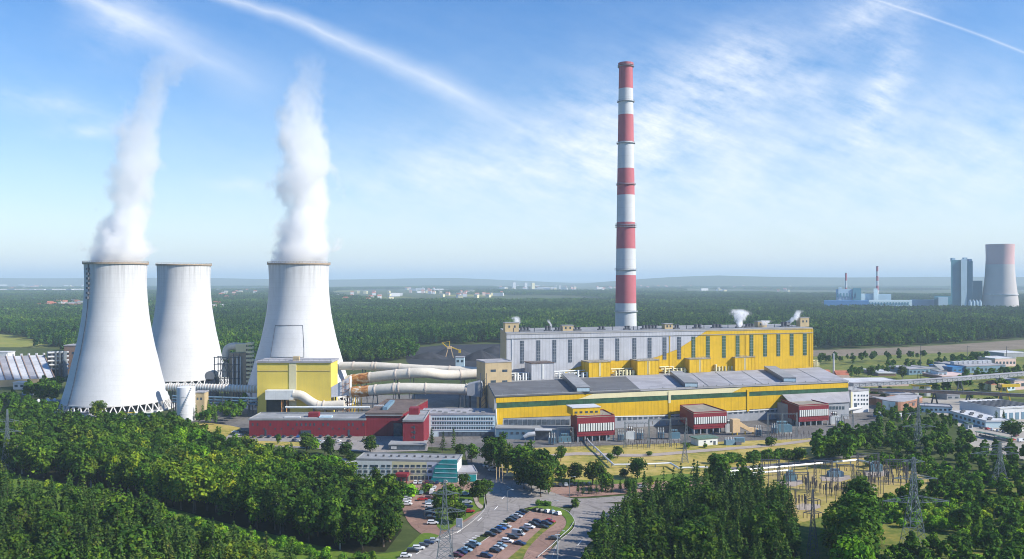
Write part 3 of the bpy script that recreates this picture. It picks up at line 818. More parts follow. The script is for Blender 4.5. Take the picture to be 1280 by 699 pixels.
for (px, py, hp, kd, tn, lab) in T:
    p = P(px, py); hh = hp * H / (py - CY)
    wide = {'broadleaf_tree': 1.25, 'tall_tree': 1.3, 'bush': 1.15}.get(kd, 1.0)
    if kd == 'broadleaf_tree' and hh < 8: wide = 1.4
    tree(kd, p, hh, tn, lab, wide=wide, first=True)

def row(name, pts, n, kind, hm, tones, labf, group, jit=1.5):
    tot = [Vector(P(*p)) for p in pts]
    for i in range(n):
        t = (i + .5) / n * (len(tot) - 1); k = min(int(t), len(tot) - 2); q = tot[k].lerp(tot[k + 1], t - k)
        tn = rng.choice(tones)
        tree(kind, (q.x + rng.uniform(-jit, jit), q.y + rng.uniform(-jit, jit)), hm * rng.uniform(.8, 1.2), tn, labf(tn), group + ', ' + tn, where='in ' + group.split(' of ')[-1], first=True)
row('hedge', [(896, 580), (978, 574)], 22, 'bush', 5.5, ('dark green', 'deep green', 'mid green'), lambda t: f'{t} bush in the long hedge before the substation', 'bushes of the long hedge before the substation', 2.5)
row('hedge', [(984, 575), (1003, 573)], 6, 'bush', 5.5, ('dark green',), lambda t: f'{t} bush at the right end of the long hedge', 'bushes at the right end of the long hedge', 2)
row('hedge', [(722, 620), (800, 613)], 16, 'pine_tree', 6.5, ('dark green', 'deep green'), lambda t: f'{t} conifer in the hedge along the pink road', 'conifers of the hedge along the pink road', 1.5)
row('hedge', [(690, 634), (672, 632)], 5, 'bush', 2.2, ('mid green',), lambda t: f'{t} low shrub behind the top row of parked cars', 'low shrubs behind the top row of parked cars', .6)
def grove(poly, sp, kinds, hr, tones, where, glab):
    for (x, y) in scatter(W2(poly), sp):
        kd = rng.choice(kinds); tn = pickt(x, y, tones, .03, 9)
        nm = {'broadleaf_tree': 'rounded', 'tall_tree': 'tall narrow', 'pine_tree': 'conifer', 'bush': 'bushy'}[kd]
        lab = f'{tn} bush {where}' if kd == 'bush' else f'{nm} {tn} tree {where}'
        tree(kd, (x, y), rng.uniform(*hr) * (.36 if kd == 'bush' else 1), tn, lab, f'{nm} {tn} {glab} {where}', where=where)
grove([(60, 604), (150, 628), (280, 662), (440, 702), (478, 698), (440, 712), (290, 674), (150, 640), (60, 614)], 4.2, ('bush',), (7, 11), ('bright green', 'mid green', 'yellowish green'), 'in the young growth along the clearing', 'bushes')
grove([(1012, 575), (1035, 562), (1066, 556), (1075, 575), (1060, 588), (1020, 586)], 8, ('broadleaf_tree', 'tall_tree'), (12, 19), ('deep green', 'mid green', 'olive green'), 'in the grove beside the upper substation edge', 'trees')
grove([(1066, 552), (1095, 540), (1150, 538), (1200, 545), (1222, 562), (1190, 585), (1150, 578), (1085, 572)], 9, ('broadleaf_tree', 'broadleaf_tree', 'tall_tree'), (7, 12.5), ('dark green', 'deep green', 'mid green', 'mid green'), 'in the grove between the office cube and the depot', 'trees')
grove([(1190, 586), (1222, 565), (1300, 576), (1340, 600), (1300, 622), (1225, 612)], 8.5, ('broadleaf_tree', 'tall_tree'), (7, 11.5), ('mid green', 'mid green', 'bright green'), 'in the belt of trees below the depot car park', 'trees')
grove([(1080, 584), (1085, 574), (1150, 574), (1200, 590), (1260, 608), (1215, 622), (1170, 612), (1165, 604), (1130, 588)], 5.5, ('bush',), (9, 14), ('mid green', 'deep green', 'bright green'), 'in the thicket above the substation', 'bushes')
grove([(1100, 655), (1108, 628), (1170, 614), (1225, 620), (1320, 630), (1340, 700), (1220, 692), (1190, 668), (1150, 664)], 5.0, ('bush', 'bush', 'bush', 'bush', 'broadleaf_tree'), (9, 13), ('mid green', 'bright green', 'bright green', 'yellowish green'), 'in the scrub behind and beside the big pylon', 'bushes')
grove([(1046, 790), (1044, 720), (1056, 676), (1072, 655), (1086, 664), (1084, 720), (1070, 790)], 6.4, ('tall_tree', 'tall_tree', 'broadleaf_tree'), (17, 24), ('deep green', 'mid green', 'bright green', 'olive green'), 'in the tall tree column left of the big pylon', 'trees')
grove([(1098, 706), (1130, 700), (1200, 690), (1290, 700), (1320, 740), (1280, 750), (1100, 740)], 4.6, ('bush', 'bush', 'broadleaf_tree'), (8, 11), ('deep green', 'bright green', 'mid green'), 'in the thicket along the bottom right edge', 'bushes')
grove([(0, 508), (30, 508), (36, 520), (70, 522), (64, 532), (0, 536), (-60, 534), (-60, 510)], 10, ('broadleaf_tree', 'tall_tree'), (10, 16), ('dark green', 'dark green', 'deep green'), 'beside the tan vent hut at the left edge', 'trees')
grove([(22, 498), (60, 486), (76, 486), (72, 502), (66, 508), (40, 503)], 9, ('broadleaf_tree',), (11, 15), ('dark green', 'deep green'), 'between the slatted hall and the left cooling tower', 'trees')
grove([(238, 525), (300, 515), (312, 522), (300, 531), (250, 536)], 9, ('broadleaf_tree', 'pine_tree'), (10, 15), ('deep green', 'dark green', 'mid green'), 'below the ribbed pipe beside the white tank', 'trees')
grove([(1150, 490), (1180, 484), (1215, 482), (1220, 488), (1165, 496)], 10, ('broadleaf_tree',), (9, 13), ('mid green', 'deep green'), 'between the two conveyors', 'trees')
grove([(1185, 458), (1240, 450), (1243, 456), (1190, 462)], 12, ('tall_tree', 'broadleaf_tree'), (11, 16), ('deep green', 'mid green'), 'between the railway and the blue hall', 'trees')
grove([(1060, 470), (1140, 459), (1200, 456), (1200, 461), (1140, 465), (1062, 475)], 17, ('broadleaf_tree', 'tall_tree'), (8, 14), ('deep green', 'mid green', 'dark green'), 'between the railway grass and the long white shed', 'trees')
grove([(1086, 516), (1120, 514), (1150, 518), (1195, 530), (1200, 542), (1150, 536), (1095, 532)], 9.5, ('broadleaf_tree', 'tall_tree'), (6, 9.5), ('dark green', 'deep green', 'mid green'), 'between the curved hall and the depot office', 'trees')
grove([(1215, 500), (1250, 500), (1246, 508), (1212, 506)], 10, ('bush', 'broadleaf_tree'), (7, 10), ('mid green', 'deep green'), 'beside the yellow trestle', 'trees')
grove([(1200, 474), (1290, 466), (1290, 474), (1205, 481)], 13, ('broadleaf_tree',), (8, 12), ('mid green', 'deep green'), 'just below the long conveyor', 'trees')

# distant forest: one mass, left free where the coal yard, the meadow, the railway and the works stand
clear = [W2(p) for p in (
    [(-80, 415), (0, 417), (25, 419), (66, 430.5), (58, 436), (-80, 436)],
    [(500, 434), (560, 430), (640, 428), (760, 428), (1030, 428), (1030, 470), (520, 470)],
    [(1000, 437), (1100, 434), (1190, 429.5), (1290, 422.5), (1500, 405), (1500, 480), (1000, 480)],
    [(1020, 382.5), (1180, 384.5), (1290, 386), (1290, 390), (1180, 389), (1020, 388)],
    [(1020, 388), (1140, 388), (1290, 390.5), (1290, 386), (1020, 379)],
    [(-40, 447), (60, 443), (110, 446), (110, 500), (-40, 500)],
    [(40, 386.5), (108, 386), (108, 383.5), (40, 384)],
)]
def forest(dmin, dmax, sp):
    out = []
    y = dmin
    while y < dmax:
        x = -.72 * y
        while x < .72 * y:
            a, b = x + rng.uniform(-.3, .3) * sp, y + rng.uniform(-.3, .3) * sp
            r = Vector((a, b)).length
            if not any(inpoly(a, b, c) for c in clear): out.append((a, b))
            x += sp
        y += sp
    return out
near_tiles = [tile_mesh('forest_patch', 34, 34, .45, M['leaf'], 0) for i in range(3)] + [tile_mesh('pine_patch', 34, 40, .1, M['needle'], 0) for i in range(3)]
far_tiles = [tile_mesh('far_patch', 110, 190, .35, M['leaf'], 1) for i in range(3)] + [tile_mesh('far_pine_patch', 110, 200, .1, M['needle'], 1) for i in range(2)]
fpts = []
for (x, y) in forest(960, 2300, 26):
    sx = CX + x * F / y
    lim = 1030 if sx < 1020 else 1150
    if sx < 95: lim = 1250
    if 215 < sx < 420 or 95 < sx <= 215: lim = 990
    if y > lim: fpts.append((x, y))
BLK = (('dark', (.65, .95, 1.15)), ('mid', (.85, 1.12, 1.25)), ('pale', (1.35, 1.5, 1.45)))
def blocks(pts, sx, sy, seed):
    out = ([], [], [])
    for (x, y) in pts:
        f = mnoise.noise(Vector((x * sx + seed, y * sy, .5))) + rng.gauss(0, .1)
        out[0 if f < -.08 else (1 if f < .2 else 2)].append((x, y))
    return out
for i, (pts_, (bn, bc)) in enumerate(zip(blocks(fpts, .0062, .0050, 2), BLK)):
    if pts_: gn_scatter('near_forest', pts_, near_tiles, f'{bn} green stands of the forest reaching up behind the power plant', 'forest', .8, 1.25, 60 + i, bc)
VILL = [(480, 520, 372, 378), (615, 720, 355, 363), (545, 625, 364, 372), (735, 860, 354, 362), (0, 110, 352.5, 363), (60, 110, 379, 386), (228, 240, 384, 392), (500, 560, 360, 368), (850, 960, 356, 364), (270, 330, 366, 374)]
fp2 = []
for (x, y) in forest(2280, 11000, 92):
    sx = CX + x * F / y; sy = CY + H * F / y
    dens = mnoise.noise(Vector((x * .0007, y * .0004, 1.3)))
    if any(a < sx < b and c - .3 < sy < d for a, b, c, d in VILL) and rng.random() < .8: continue
    if y > 3600 and dens < -.10: continue
    fp2.append((x, y))
for i, (pts_, (bn, bc)) in enumerate(zip(blocks(fp2, .0016, .0010, 7), BLK)):
    if pts_: gn_scatter('far_forest', pts_, far_tiles, f'{bn} stands of the distant forest fading to blue toward the horizon', 'forest', .85, 1.25, 70 + i, bc)
tree_belt = [(x, y) for (x, y) in scatter(W2([(426, 457), (505, 452), (505, 436), (430, 436)]), 9)]
gn_scatter('wood_trees', tree_belt, tile0, 'wood between the right cooling tower and the coal yard', 'wood', .8, 1.1, 30)
tb = scatter(W2([(96, 470), (200, 466), (330, 460), (330, 452), (96, 455)]), 14) + scatter(W2([(1020, 452), (1140, 450), (1180, 447), (1180, 449), (1100, 455), (1020, 458)]), 15)
gn_scatter('wood_trees', tb, tile0, 'scattered trees behind the cooling towers and along the railway', 'wood', .6, 1.0, 31)

flush_trees()

ow = scatter(W2([(1345, 600), (1900, 540), (1900, 700), (1345, 760)]), 13) + scatter(W2([(1330, 500), (1800, 470), (1800, 530), (1345, 560)]), 18) + scatter(W2([(-700, 470), (-60, 480), (-140, 560), (-160, 800), (-700, 700)]), 13)
gn_scatter('wood_trees', ow, tile0, 'woods continuing at both sides of the plant', 'wood', .7, 1.2, 33)

# horizon hills
def ridge(x0, x1, d, hs, name, lab):
    m = MB(); n = 60; vs = []
    for i in range(n + 1):
        t = i / n; x = x0 + (x1 - x0) * t
        hh = hs * (.45 + .55 * (mnoise.noise(Vector((t * 5, d * .001, 0))) * .5 + .5)) * min(1, 6 * t, 6 * (1 - t))
        vs += [(x, d - 1500, -5), (x, d, hh), (x, d + 3000, -5)]
    fs = []
    for i in range(n):
        for k in range(2):
            fs.append((i * 3 + k, i * 3 + 3 + k, i * 3 + 4 + k, i * 3 + 1 + k))
    m.add(vs, fs)
    tag(m.build(name, M['ground'], smooth=True), lab, 'hill', kind='structure')
ridge(-16000, 2000, 15000, 170, 'hills', 'low wooded hills far behind the cooling towers')
ridge(500, 16000, 12500, 235, 'hills', 'low wooded hills far behind the right power station')

# ------------------------------------------------------------------ cooling towers
def spline(prof, n):
    out = []
    L = len(prof)
    for i in range(L - 1):
        p0 = prof[max(i - 1, 0)]; p1 = prof[i]; p2 = prof[i + 1]; p3 = prof[min(i + 2, L - 1)]
        for k in range(n):
            t = k / n
            out.append(tuple(.5 * (2 * b + (c - a) * t + (2 * a - 5 * b + 4 * c - d) * t * t + (3 * b - a - 3 * c + d) * t ** 3) for a, b, c, d in zip(p0, p1, p2, p3)))
    out.append(prof[-1])
    return out
def rad_at(prof, z):
    for (r0, z0), (r1, z1) in zip(prof, prof[1:]):
        if z0 <= z <= z1: return r0 + (r1 - r0) * (z - z0) / (z1 - z0)
    return prof[-1][0]
TP = [(68, 7), (60.5, 22), (54, 38), (49, 50), (43, 69), (40.3, 84), (39.2, 98), (40, 112)]
def cooling_tower(px, py, k, htop, label, flare=1.0):
    c = P(px, py)
    t = thing('cooling_tower', label, 'cooling tower', c, 'cooling towers of the yellow power plant')
    zs = htop / 112
    prof = spline([((40 + (r - 40) * flare) * k, 7 + (z - 7) * (htop - 7) / 105) for r, z in TP], 6)
    m = MB(); m.lathe(c, prof + [(r - .8, z) for r, z in reversed(prof)] + [prof[0]], 96, cap=False)
    m.build('shell', M['concrete'], t, True)
    rt = prof[-1][0]
    m = MB(); m.lathe(c, [(rt + .05, htop - 1.0), (rt + 1.0, htop - .9), (rt + 1.0, htop + .35), (rt - 1.1, htop + .35), (rt - 1.1, htop - .5)], 96, cap=False)
    rim = m.build('rim_walkway', M['rim'], t)
    m = MB()
    for i in range(72):
        a = 2 * math.pi * i / 72
        q = c + Vector((math.cos(a) * (rt + .8), math.sin(a) * (rt + .8), htop + .3))
        m.bar(q, q + Vector((0, 0, 1.1)), .13)
    m.lathe(c, [(rt + .75, htop + 1.3), (rt + .85, htop + 1.3), (rt + .85, htop + 1.45), (rt + .75, htop + 1.45), (rt + .75, htop + 1.3)], 72, cap=False)
    m.build('railing', M['rim'], rim)
    rb = prof[0][0]
    m = MB(); m.lathe(c, [(rb + .25, 6.6), (rb + .25, 7.6), (rb - 1, 7.6), (rb - 1, 6.6), (rb + .25, 6.6)], 96, cap=False)
    m.build('ring_beam', M['column'], t)
    m = MB(); m.lathe(c, [(rb + 4.5, -.3), (rb + 4.5, 1.3), (rb + 3.9, 1.3), (rb + 3.9, .6), (1, .6)], 64, cap=False)
    m.build('basin', M['column'], t)
    m = MB(); m.lathe(c, [(rb - 6, .7), (rb - 8, 7.5), (rb - 9, 9), (1, 9)], 48, cap=False)
    m.build('fill', M['dark'], t)
    n = 40
    first = None
    for i in range(n):
        a = 2 * math.pi * i / n
        if first is None:
            mb = MB()
            for s in (-1, 1):
                da = s * math.pi / n * .92
                mb.bar(Vector((math.cos(0) * (rb + 2.2), 0, .6)), Vector((math.cos(da) * (rb - .4), math.sin(da) * (rb - .4), 6.9)), .75)
            first = mb.mesh('column', M['column'])
        o = bpy.data.objects.new('column', first); COL.objects.link(o); o.parent = t; o.rotation_euler = (0, 0, a)
    return t, c, prof
t1, c1, pr1 = cooling_tower(145, 511, .561, 112.6, 'leftmost white cooling tower, steaming, with a ladder line down its shaded side')
t2, c2, pr2 = cooling_tower(230, 480, .606, 114.2, 'middle cooling tower standing farther back without steam', .88)
t3, c3, pr3 = cooling_tower(373.8, 503, .604, 112.9, 'steaming cooling tower behind the yellow block with a dark square outline', 1.12)
# ladder on the first tower
m = MB(); a = math.atan2(-c1.y, -c1.x) - .98
for s in (-.05, .05):
    da = s * .5
    pts = [c1 + Vector((math.cos(a + da * .5) * (r + .35), math.sin(a + da * .5) * (r + .35), z)) for r, z in pr1]
    for p, q in zip(pts, pts[1:]): m.bar(p, q, .22)
m.build('ladder', M['steel_dark'], t1)
for i in range(7):
    z = 108 - i * 3.6; r = rad_at(pr1, z)
    q = c1 + Vector((math.cos(a) * (r + .9), math.sin(a) * (r + .9), z))
    MB().box(q, (1.6, 2.2, 1.7), a).build('ladder_cage', M['steel_dark'], t1)
# pipe portal on the first tower
# square outline on the third tower
def on_shell(c, prof, px, py, off=.15):
    d = Vector(((px - CX) / F, 1, -(py - CY) / F)); o = Vector((0, 0, H))
    tt = (c.y - 60) ; best = None
    for i in range(900):
        t = c.y - 60 + i * .08
        p = o + d * t
        if (Vector((p.x, p.y)) - Vector((c.x, c.y))).length <= rad_at(prof, p.z) + off: return p
    return None
m = MB()
cor = [(344, 407), (378.5, 407), (380, 437), (380, 446.5), (338, 446.5)]
for A_, B_ in zip(cor, cor[1:] + cor[:1]):
    pts = [on_shell(c3, pr3, A_[0] + (B_[0] - A_[0]) * k / 12, A_[1] + (B_[1] - A_[1]) * k / 12) for k in range(13)]
    pts = [p for p in pts if p is not None]
    for p, q in zip(pts, pts[1:]): m.bar(p, q, .3)
m.build('outline_frame', M['steel_dark'], t3)

# ------------------------------------------------------------------ chimney
cb = P(782.3, 472)
ch = thing('chimney', 'very tall red and white banded chimney rising behind the yellow power station', 'chimney', cb)
dch = cb.y; k = dch / F
Ztop = zat(79.5, dch)
bounds = [472, 446, 412, 379, 344, 311, 278, 244, 211, 178, 144, 111.5, 79.5]
cols = ['chim_red', 'chim_red', 'chim_white', 'chim_red', 'chim_white', 'chim_red', 'chim_white', 'chim_red', 'chim_white', 'chim_red', 'chim_white', 'chim_red']
rw = lambda py: (8.5 + (py - 79.5) / (410 - 79.5) * 4.9) * k
prof = []; mi = []
for i, py in enumerate(bounds):
    z = max(0, zat(py, dch))
    prof.append((rw(py), z))
m = MB(); m.lathe(cb, prof, 48, matf=lambda q: 0 if cols[q] == 'chim_red' else 1)
m.build('shaft', [M['chim_red'], M['chim_white']], ch, True)
for py in (84, 128, 180, 231.5, 282, 284.5, 338, 390):
    z = zat(py, dch); r = rw(py)
    m = MB(); m.lathe(cb, [(r - .1, z), (r + 1.35, z + .1), (r + 1.35, z + .5), (r - .1, z + .5)], 40, cap=False)
    pf = m.build('platform', M['grey_wall'], ch)
    m = MB()
    for i in range(20):
        a = 2 * math.pi * i / 20; q = cb + Vector((math.cos(a) * (r + 1.2), math.sin(a) * (r + 1.2), z + .5))
        m.bar(q, q + Vector((0, 0, 1.3)), .13)
    m.lathe(cb, [(r + 1.1, z + 1.7), (r + 1.3, z + 1.7), (r + 1.3, z + 1.9), (r + 1.1, z + 1.9)], 40, cap=False)
    m.build('railing', M['grey_wall'], pf)
r = rw(79.5)
m = MB(); m.lathe(cb, [(r + .05, Ztop - 2.6), (r + .8, Ztop - 2.2), (r + .8, Ztop + .3), (r - 1.2, Ztop + .3), (r - 1.2, Ztop - 1)], 48, cap=False)
m.build('crown_ring', M['chim_red'], ch)
m = MB(); m.lathe(cb, [(r - 1.25, Ztop + .05), (.5, Ztop + .05)], 40, cap=False); m.build('flue', M['dark'], ch)

# ------------------------------------------------------------------ generic building
def shell(root, W, depth, h, wall, roof, z0=0, over=.4, parapet=.6, quad=None, name='wall', rname='roof', rthick=.5):
    q = quad or W.quad(depth)
    MB().prism(q, z0, z0 + h, 0).build(name, M[wall], root)
    c = sum((Vector(p) for p in q), Vector((0, 0))) / 4
    def grow(d): return [Vector(p) + (Vector(p) - c).normalized() * d * 1.4 for p in q]
    m = MB(); m.prism(grow(over), z0 + h, z0 + h + rthick)
    ro = m.build(rname, M[roof], root)
    if parapet:
        m = MB(); qq = grow(over)
        for i in range(4):
            w = Wall(qq[i], qq[(i + 1) % 4])
            m.wbox(w, .31, w.L - .31, z0 + h + rthick + .004, z0 + h + rthick + parapet, -.3, 0)
        m.build('parapet', M[roof], ro)
    return ro
def windows(root, W, pxs, y0, y1, wpx, mat='glass', name='window', off=0.0, frame=None, yat=None):
    k = 0
    for px in pxs:
        yy0, yy1 = (y0, y1) if yat is None else yat(px)
        s0, z1 = W.sz(px - wpx / 2, yy0); s1, z0 = W.sz(px + wpx / 2, yy1)
        z1 = W.sz(px, yy0)[1]; z0 = W.sz(px, yy1)[1]
        o = MB().wbox(W, s0, s1, z0, z1, off + .02, off + .10).build(name, M[mat], root)
        if frame:
            MB().wbox(W, s0 - .15, s1 + .15, z0 - .25, z0 - .02, off + .02, off + .22).build('sill', M[frame], o)
        k += 1
def lerp(a, b, t): return a + (b - a) * t

# ------------------------------------------------------------------ turbine hall
HZ = 25.0
FL, FR = P(618, 495.5, HZ), P(1060, 476.8, HZ)
BL, BR = P(609.7, 479.4, HZ), P(1024, 459.5, HZ)
for v in (FL, FR, BL, BR): v.z = 0
th = thing('turbine_hall', 'long yellow turbine hall with a cream stripe and a flat grey roof', 'power station hall', (FL + FR) / 2)
TW = Wall(FL, FR)
quad = [FL.xy, FR.xy, BR.xy, BL.xy]
MB().prism(quad, 0, HZ - .6).build('wall', M['grey_wall'], th)
# roof in three tones, meeting along seams
def rline(t):  # across the hall
    return FL.lerp(FR, t), BL.lerp(BR, t)
tA, tB = .408, .42
pf, pb = TW.at(TW.s_of(800), 0, 0), None
BW = Wall(BL, BR)
pb = BW.at(BW.s_of(782), 0, 0)
def slab(ps, z0, z1): return MB().prism([(p.x, p.y) for p in ps], z0, z1)
o = Vector((TW.n.x, TW.n.y, 0)) * .8
slab([FL + o, pf + o, pb, BL], HZ - .55, HZ + .35).build('roof', M['roof_dark'], th, label='dark grey left stretch of roof')
slab([pf + o, FR + o, BR, pb], HZ - .55, HZ + .30).build('roof', M['roof_light'], th, label='pale grey right stretch of roof')
m = MB()
for i in range(26):
    p = FL.lerp(FR, (i + .5) / 26) + Vector((0, 0, HZ + .3)); m.box(p + Vector((0, 0, .6)), (.5, .5, 1.1))
m.wbox(TW, 0, TW.L, HZ + .36, HZ + .75, .3, .75)
m.build('roof_edge', M['roof_grey'], th)
def tz(px, py): return TW.sz(px, py)
def band(name, pts, mat, o0, o1, lab=None):
    MB().wpoly(TW, [tz(*p) for p in pts], o0, o1).build(name, M[mat], th, label=lab)
L_ = 620
def edge(px, a, b):  # straight facade line from x=620 to x=1060
    return lerp(a, b, (px - 620) / 440)
y_t = lambda x: TW.sz(x, 400)[0] and edge(x, 497.2, 478.6)
y_b1 = lambda x: edge(x, 503.6, 484.4)
y_g = lambda x: edge(x, 510.6, 489.6)
y_l = lambda x: edge(x, 526.0, 500.5)
band('upper_cladding', [(620, y_b1(620)), (722, y_b1(722)), (742, y_t(742)), (620, y_t(620))], 'yellow', .02, .3, 'yellow left stretch of the upper band')
band('upper_cladding', [(722.3, y_b1(722.3)), (915, y_b1(915)), (928, y_t(928)), (742.3, y_t(742.3))], 'cream', .02, .3, 'cream middle stretch of the upper band')
band('upper_cladding', [(915.3, y_b1(915.3)), (1060, y_b1(1060)), (1060, y_t(1060)), (928.3, y_t(928.3))], 'yellow', .02, .3, 'yellow right stretch of the upper band')
xs = [621] + [621 + (1060 - 621) * i / 12 for i in range(1, 13)]
for a_, b_ in zip(xs, xs[1:]):
    band('glazing_band', [(a_ + .15, y_g(a_)), (b_ - .15, y_g(b_)), (b_ - .15, y_b1(b_) + .15), (a_ + .15, y_b1(a_) + .15)], 'green_glass', .02, .16)
band('lower_cladding', [(620, 532.8), (628, 532.6), (628.5, 522.8), (714, 519.6), (714, y_g(714)), (620, y_g(620))], 'yellow', .02, .3)
band('lower_cladding', [(714.2, 519.6), (770, 520.5), (837, 517.8), (837, y_g(837)), (714.2, y_g(714.2))], 'yellow', .02, .3)
band('lower_cladding', [(837.2, 517.8), (975, 509.5), (975, y_g(975)), (837.2, y_g(837.2))], 'yellow', .02, .3)
band('lower_cladding', [(975.2, 509.5), (1060, 503), (1060, y_g(1060)), (975.2, y_g(975.2))], 'yellow', .02, .3)
def pil(px, y0, y1, mat, w=2.4):
    s0, z1 = tz(px - w / 2, y0); s1, z0 = tz(px + w / 2, y1)
    MB().wbox(TW, s0, s1, min(z0, z1), tz(px, y0)[1], .31, .7).build('pilaster', M[mat], th)
pil(836.5, 489, 503.8, 'cream', 3); pil(836.5, 504, 523, 'yellow', 2.6); pil(934.5, 487, 514, 'yellow', 2.8)
# left end wall of yellow, edge pipe, dock windows, lower stone band
WL = Wall(BL, FL)
MB().wbox(WL, .5, WL.L - .5, 12, HZ - .7, .02, .25).build('end_cladding', M['tan'], th)
m = MB(); m.path([TW.at(*tz(619.5, 511), .8), TW.at(*tz(621, 533), .8), TW.at(*tz(664, 533.4), .8), TW.at(*tz(690, 533), .8)], .45, 8); m.build('white_pipe', M['offwhite'], th)
for i in range(14):
    px = 630 + i * 5.9
    s0, z1 = tz(px, 524.6); s1, z0 = tz(px + 5.2, 531)
    MB().wbox(TW, s0, s1, z0, z1, .02, .14).build('dock_window', M['strip_glass'], th)
band('sill_band', [(714, 522.5), (837, 520.2), (975, 511.6), (975, 510.3), (837, 518.8), (714, 521)], 'offwhite', .02, .4)
for i in range(40):
    px = 772 + i * 6.6
    if 852 < px < 906 or 980 < px: continue
    yy = edge(px, 529.5, 504)
    s0, z1 = tz(px, yy); s1, z0 = tz(px + 4.2, yy + 5)
    MB().wbox(TW, s0, s1, z0, z1, .02, .12).build('lower_window', M['strip_glass'], th)
def monitor(x0, y0, x1, y1, w):
    A_, B_ = P(x0, y0, HZ + .3), P(x1, y1, HZ + .3)   # back -> front, on the roof
    ax = (B_ - A_).normalized(); sd = Vector((-ax.y, ax.x, 0)) * (w / 2)
    if sd.x > 0: sd = -sd
    lo = [A_ + sd, B_ + sd, B_ - sd, A_ - sd]
    hi = [p + Vector((0, 0, 3.2)) for p in lo]
    o = MB().hexa(lo, hi).build('roof_monitor', M['strip_glass'], th)
    sh = [p + Vector((0, 0, 3.204)) for p in (A_ + sd * 1.05, B_ + sd * 1.05, B_ - sd * 1.05, A_ - sd * 1.05)]
    MB().hexa(sh, [p + Vector((0, 0, .4)) for p in sh]).build('monitor_roof', M['roof_grey'], o)
    f = Wall((B_ + sd).xy, (B_ - sd).xy)
    MB().wbox(f, .3, f.L - .3, HZ + .9, HZ + 3.0, .02, .12).build('end_window', M['pale_blue'], o)
monitor(709.5, 472.5, 729, 490.5, 9)
monitor(845, 469.5, 864, 484.5, 9)
monitor(962, 463, 987, 478, 9)
# roof seam strips on the pale roof
m = MB()
for t in (.50, .575, .65, .735, .83, .92):
    a_, b_ = FL.lerp(FR, t), BL.lerp(BR, t)
    w = Wall(a_, b_); m.wbox(w, .5, w.L - .5, HZ + .304, HZ + .5, -.25, .25)
m.build('roof_seam', M['roof_grey'], th)

# ------------------------------------------------------------------ boiler house
BHL = at(633, 645); BHR = at(1016, 645 * 1.1155)
bh_h = zat(417.5, 645)
bh = thing('boiler_house', 'tall long boiler house, white left and yellow right, with dark strip windows', 'power station block', (BHL + BHR) / 2)
BH = Wall(BHL, BHR)
dep = Vector((-5.5, 62, 0))
quad = [BHL.xy, BHR.xy, (BHR + dep).xy, (BHL + dep).xy]
MB().prism(quad, 0, bh_h).build('wall', M['tan'], bh)
MB().prism([Vector(p) for p in quad], bh_h + .002, bh_h + .6).build('roof', M['roof_grey'], bh)
z_c = bh_h - .1
bsz = lambda x, y: BH.sz(x, y, .3)
yt = lambda px: lerp(417.7, 411, (px - 633) / 383) + .2
bd = [(709, 463), (740, 453), (765, 450.7), (800, 450.2), (820, 446.5), (846, 437), (884, 413.6)]  # paint edge; its left end partly traces a bunker block's cast shadow
wh = [bsz(633.2, yt(633.2)), bsz(633.2, 480)] + [bsz(690, 478)] + [bsz(*p) for p in bd]
wh[-1] = (wh[-1][0], z_c); wh[0] = (wh[0][0], z_c)
MB().wpoly(BH, wh[::-1], .02, .3).build('white_cladding', M['clad'], bh)
ye = [bsz(690.3, 478)] + [bsz(p[0] + .4, p[1] + .2) for p in bd] + [bsz(1015.8, yt(1015.8)), bsz(1015.8, 462)]
ye[-3] = (ye[-3][0], z_c); ye[-2] = (ye[-2][0], z_c)
MB().wpoly(BH, ye, .02, .3).build('yellow_cladding', M['yellow'], bh)
wx = [652.6, 673, 693, 712.7, 732.6, 752, 771.7, 793, 812, 830.7, 848.8, 866.8, 884.8, 904.8, 922, 939.3, 956.3, 973, 989.5, 1006]
for i, px in enumerate(wx):
    y0 = lerp(426, 417, i / 19); y1 = lerp(454.5, 444, i / 19)
    s0, z1 = BH.sz(px - 2.3, y0, .3); s1, _ = BH.sz(px + 2.3, y0, .3); z0 = BH.sz(px, y1, .3)[1]
    o = MB().wbox(BH, s0, s1, z0, z1, .31, .5).build('strip_window', M['strip_glass'] if px < 862 else M['green_glass'], bh)
    m = MB()
    for k_ in range(9):
        z = lerp(z0, z1, k_ / 8); m.wbox(BH, s0 + .02, s1 - .02, z - .1, z + .1, .502, .58)
    m.wbox(BH, (s0 + s1) / 2 - .08, (s0 + s1) / 2 + .08, z0, z1, .502, .60)
    m.build('glazing', M['grey_wall'], o)
# eaves lines, cable runs
m = MB()
for (dz, pr_) in ((3.6, .75), (.35, .55)):
    m.wbox(BH, .3, BH.L - .3, bh_h - dz - .35, bh_h - dz + .1, .31, pr_)
m.build('eaves_rail', M['roof_grey'], bh)
for px in (640, 837, 932, 1012):
    s, z = BH.sz(px, 430, .3)
    MB().wbox(BH, s - .3, s + .3, 26, bh_h - 4.2, .31, .7).build('downpipe', M['silver'] if px < 830 else M['yellow'], bh)
# end cap at the right
MB().wbox(BH, BH.L - 1.0, BH.L, 20, bh_h - .8, .31, .6).build('corner_trim', M['yellow'], bh)
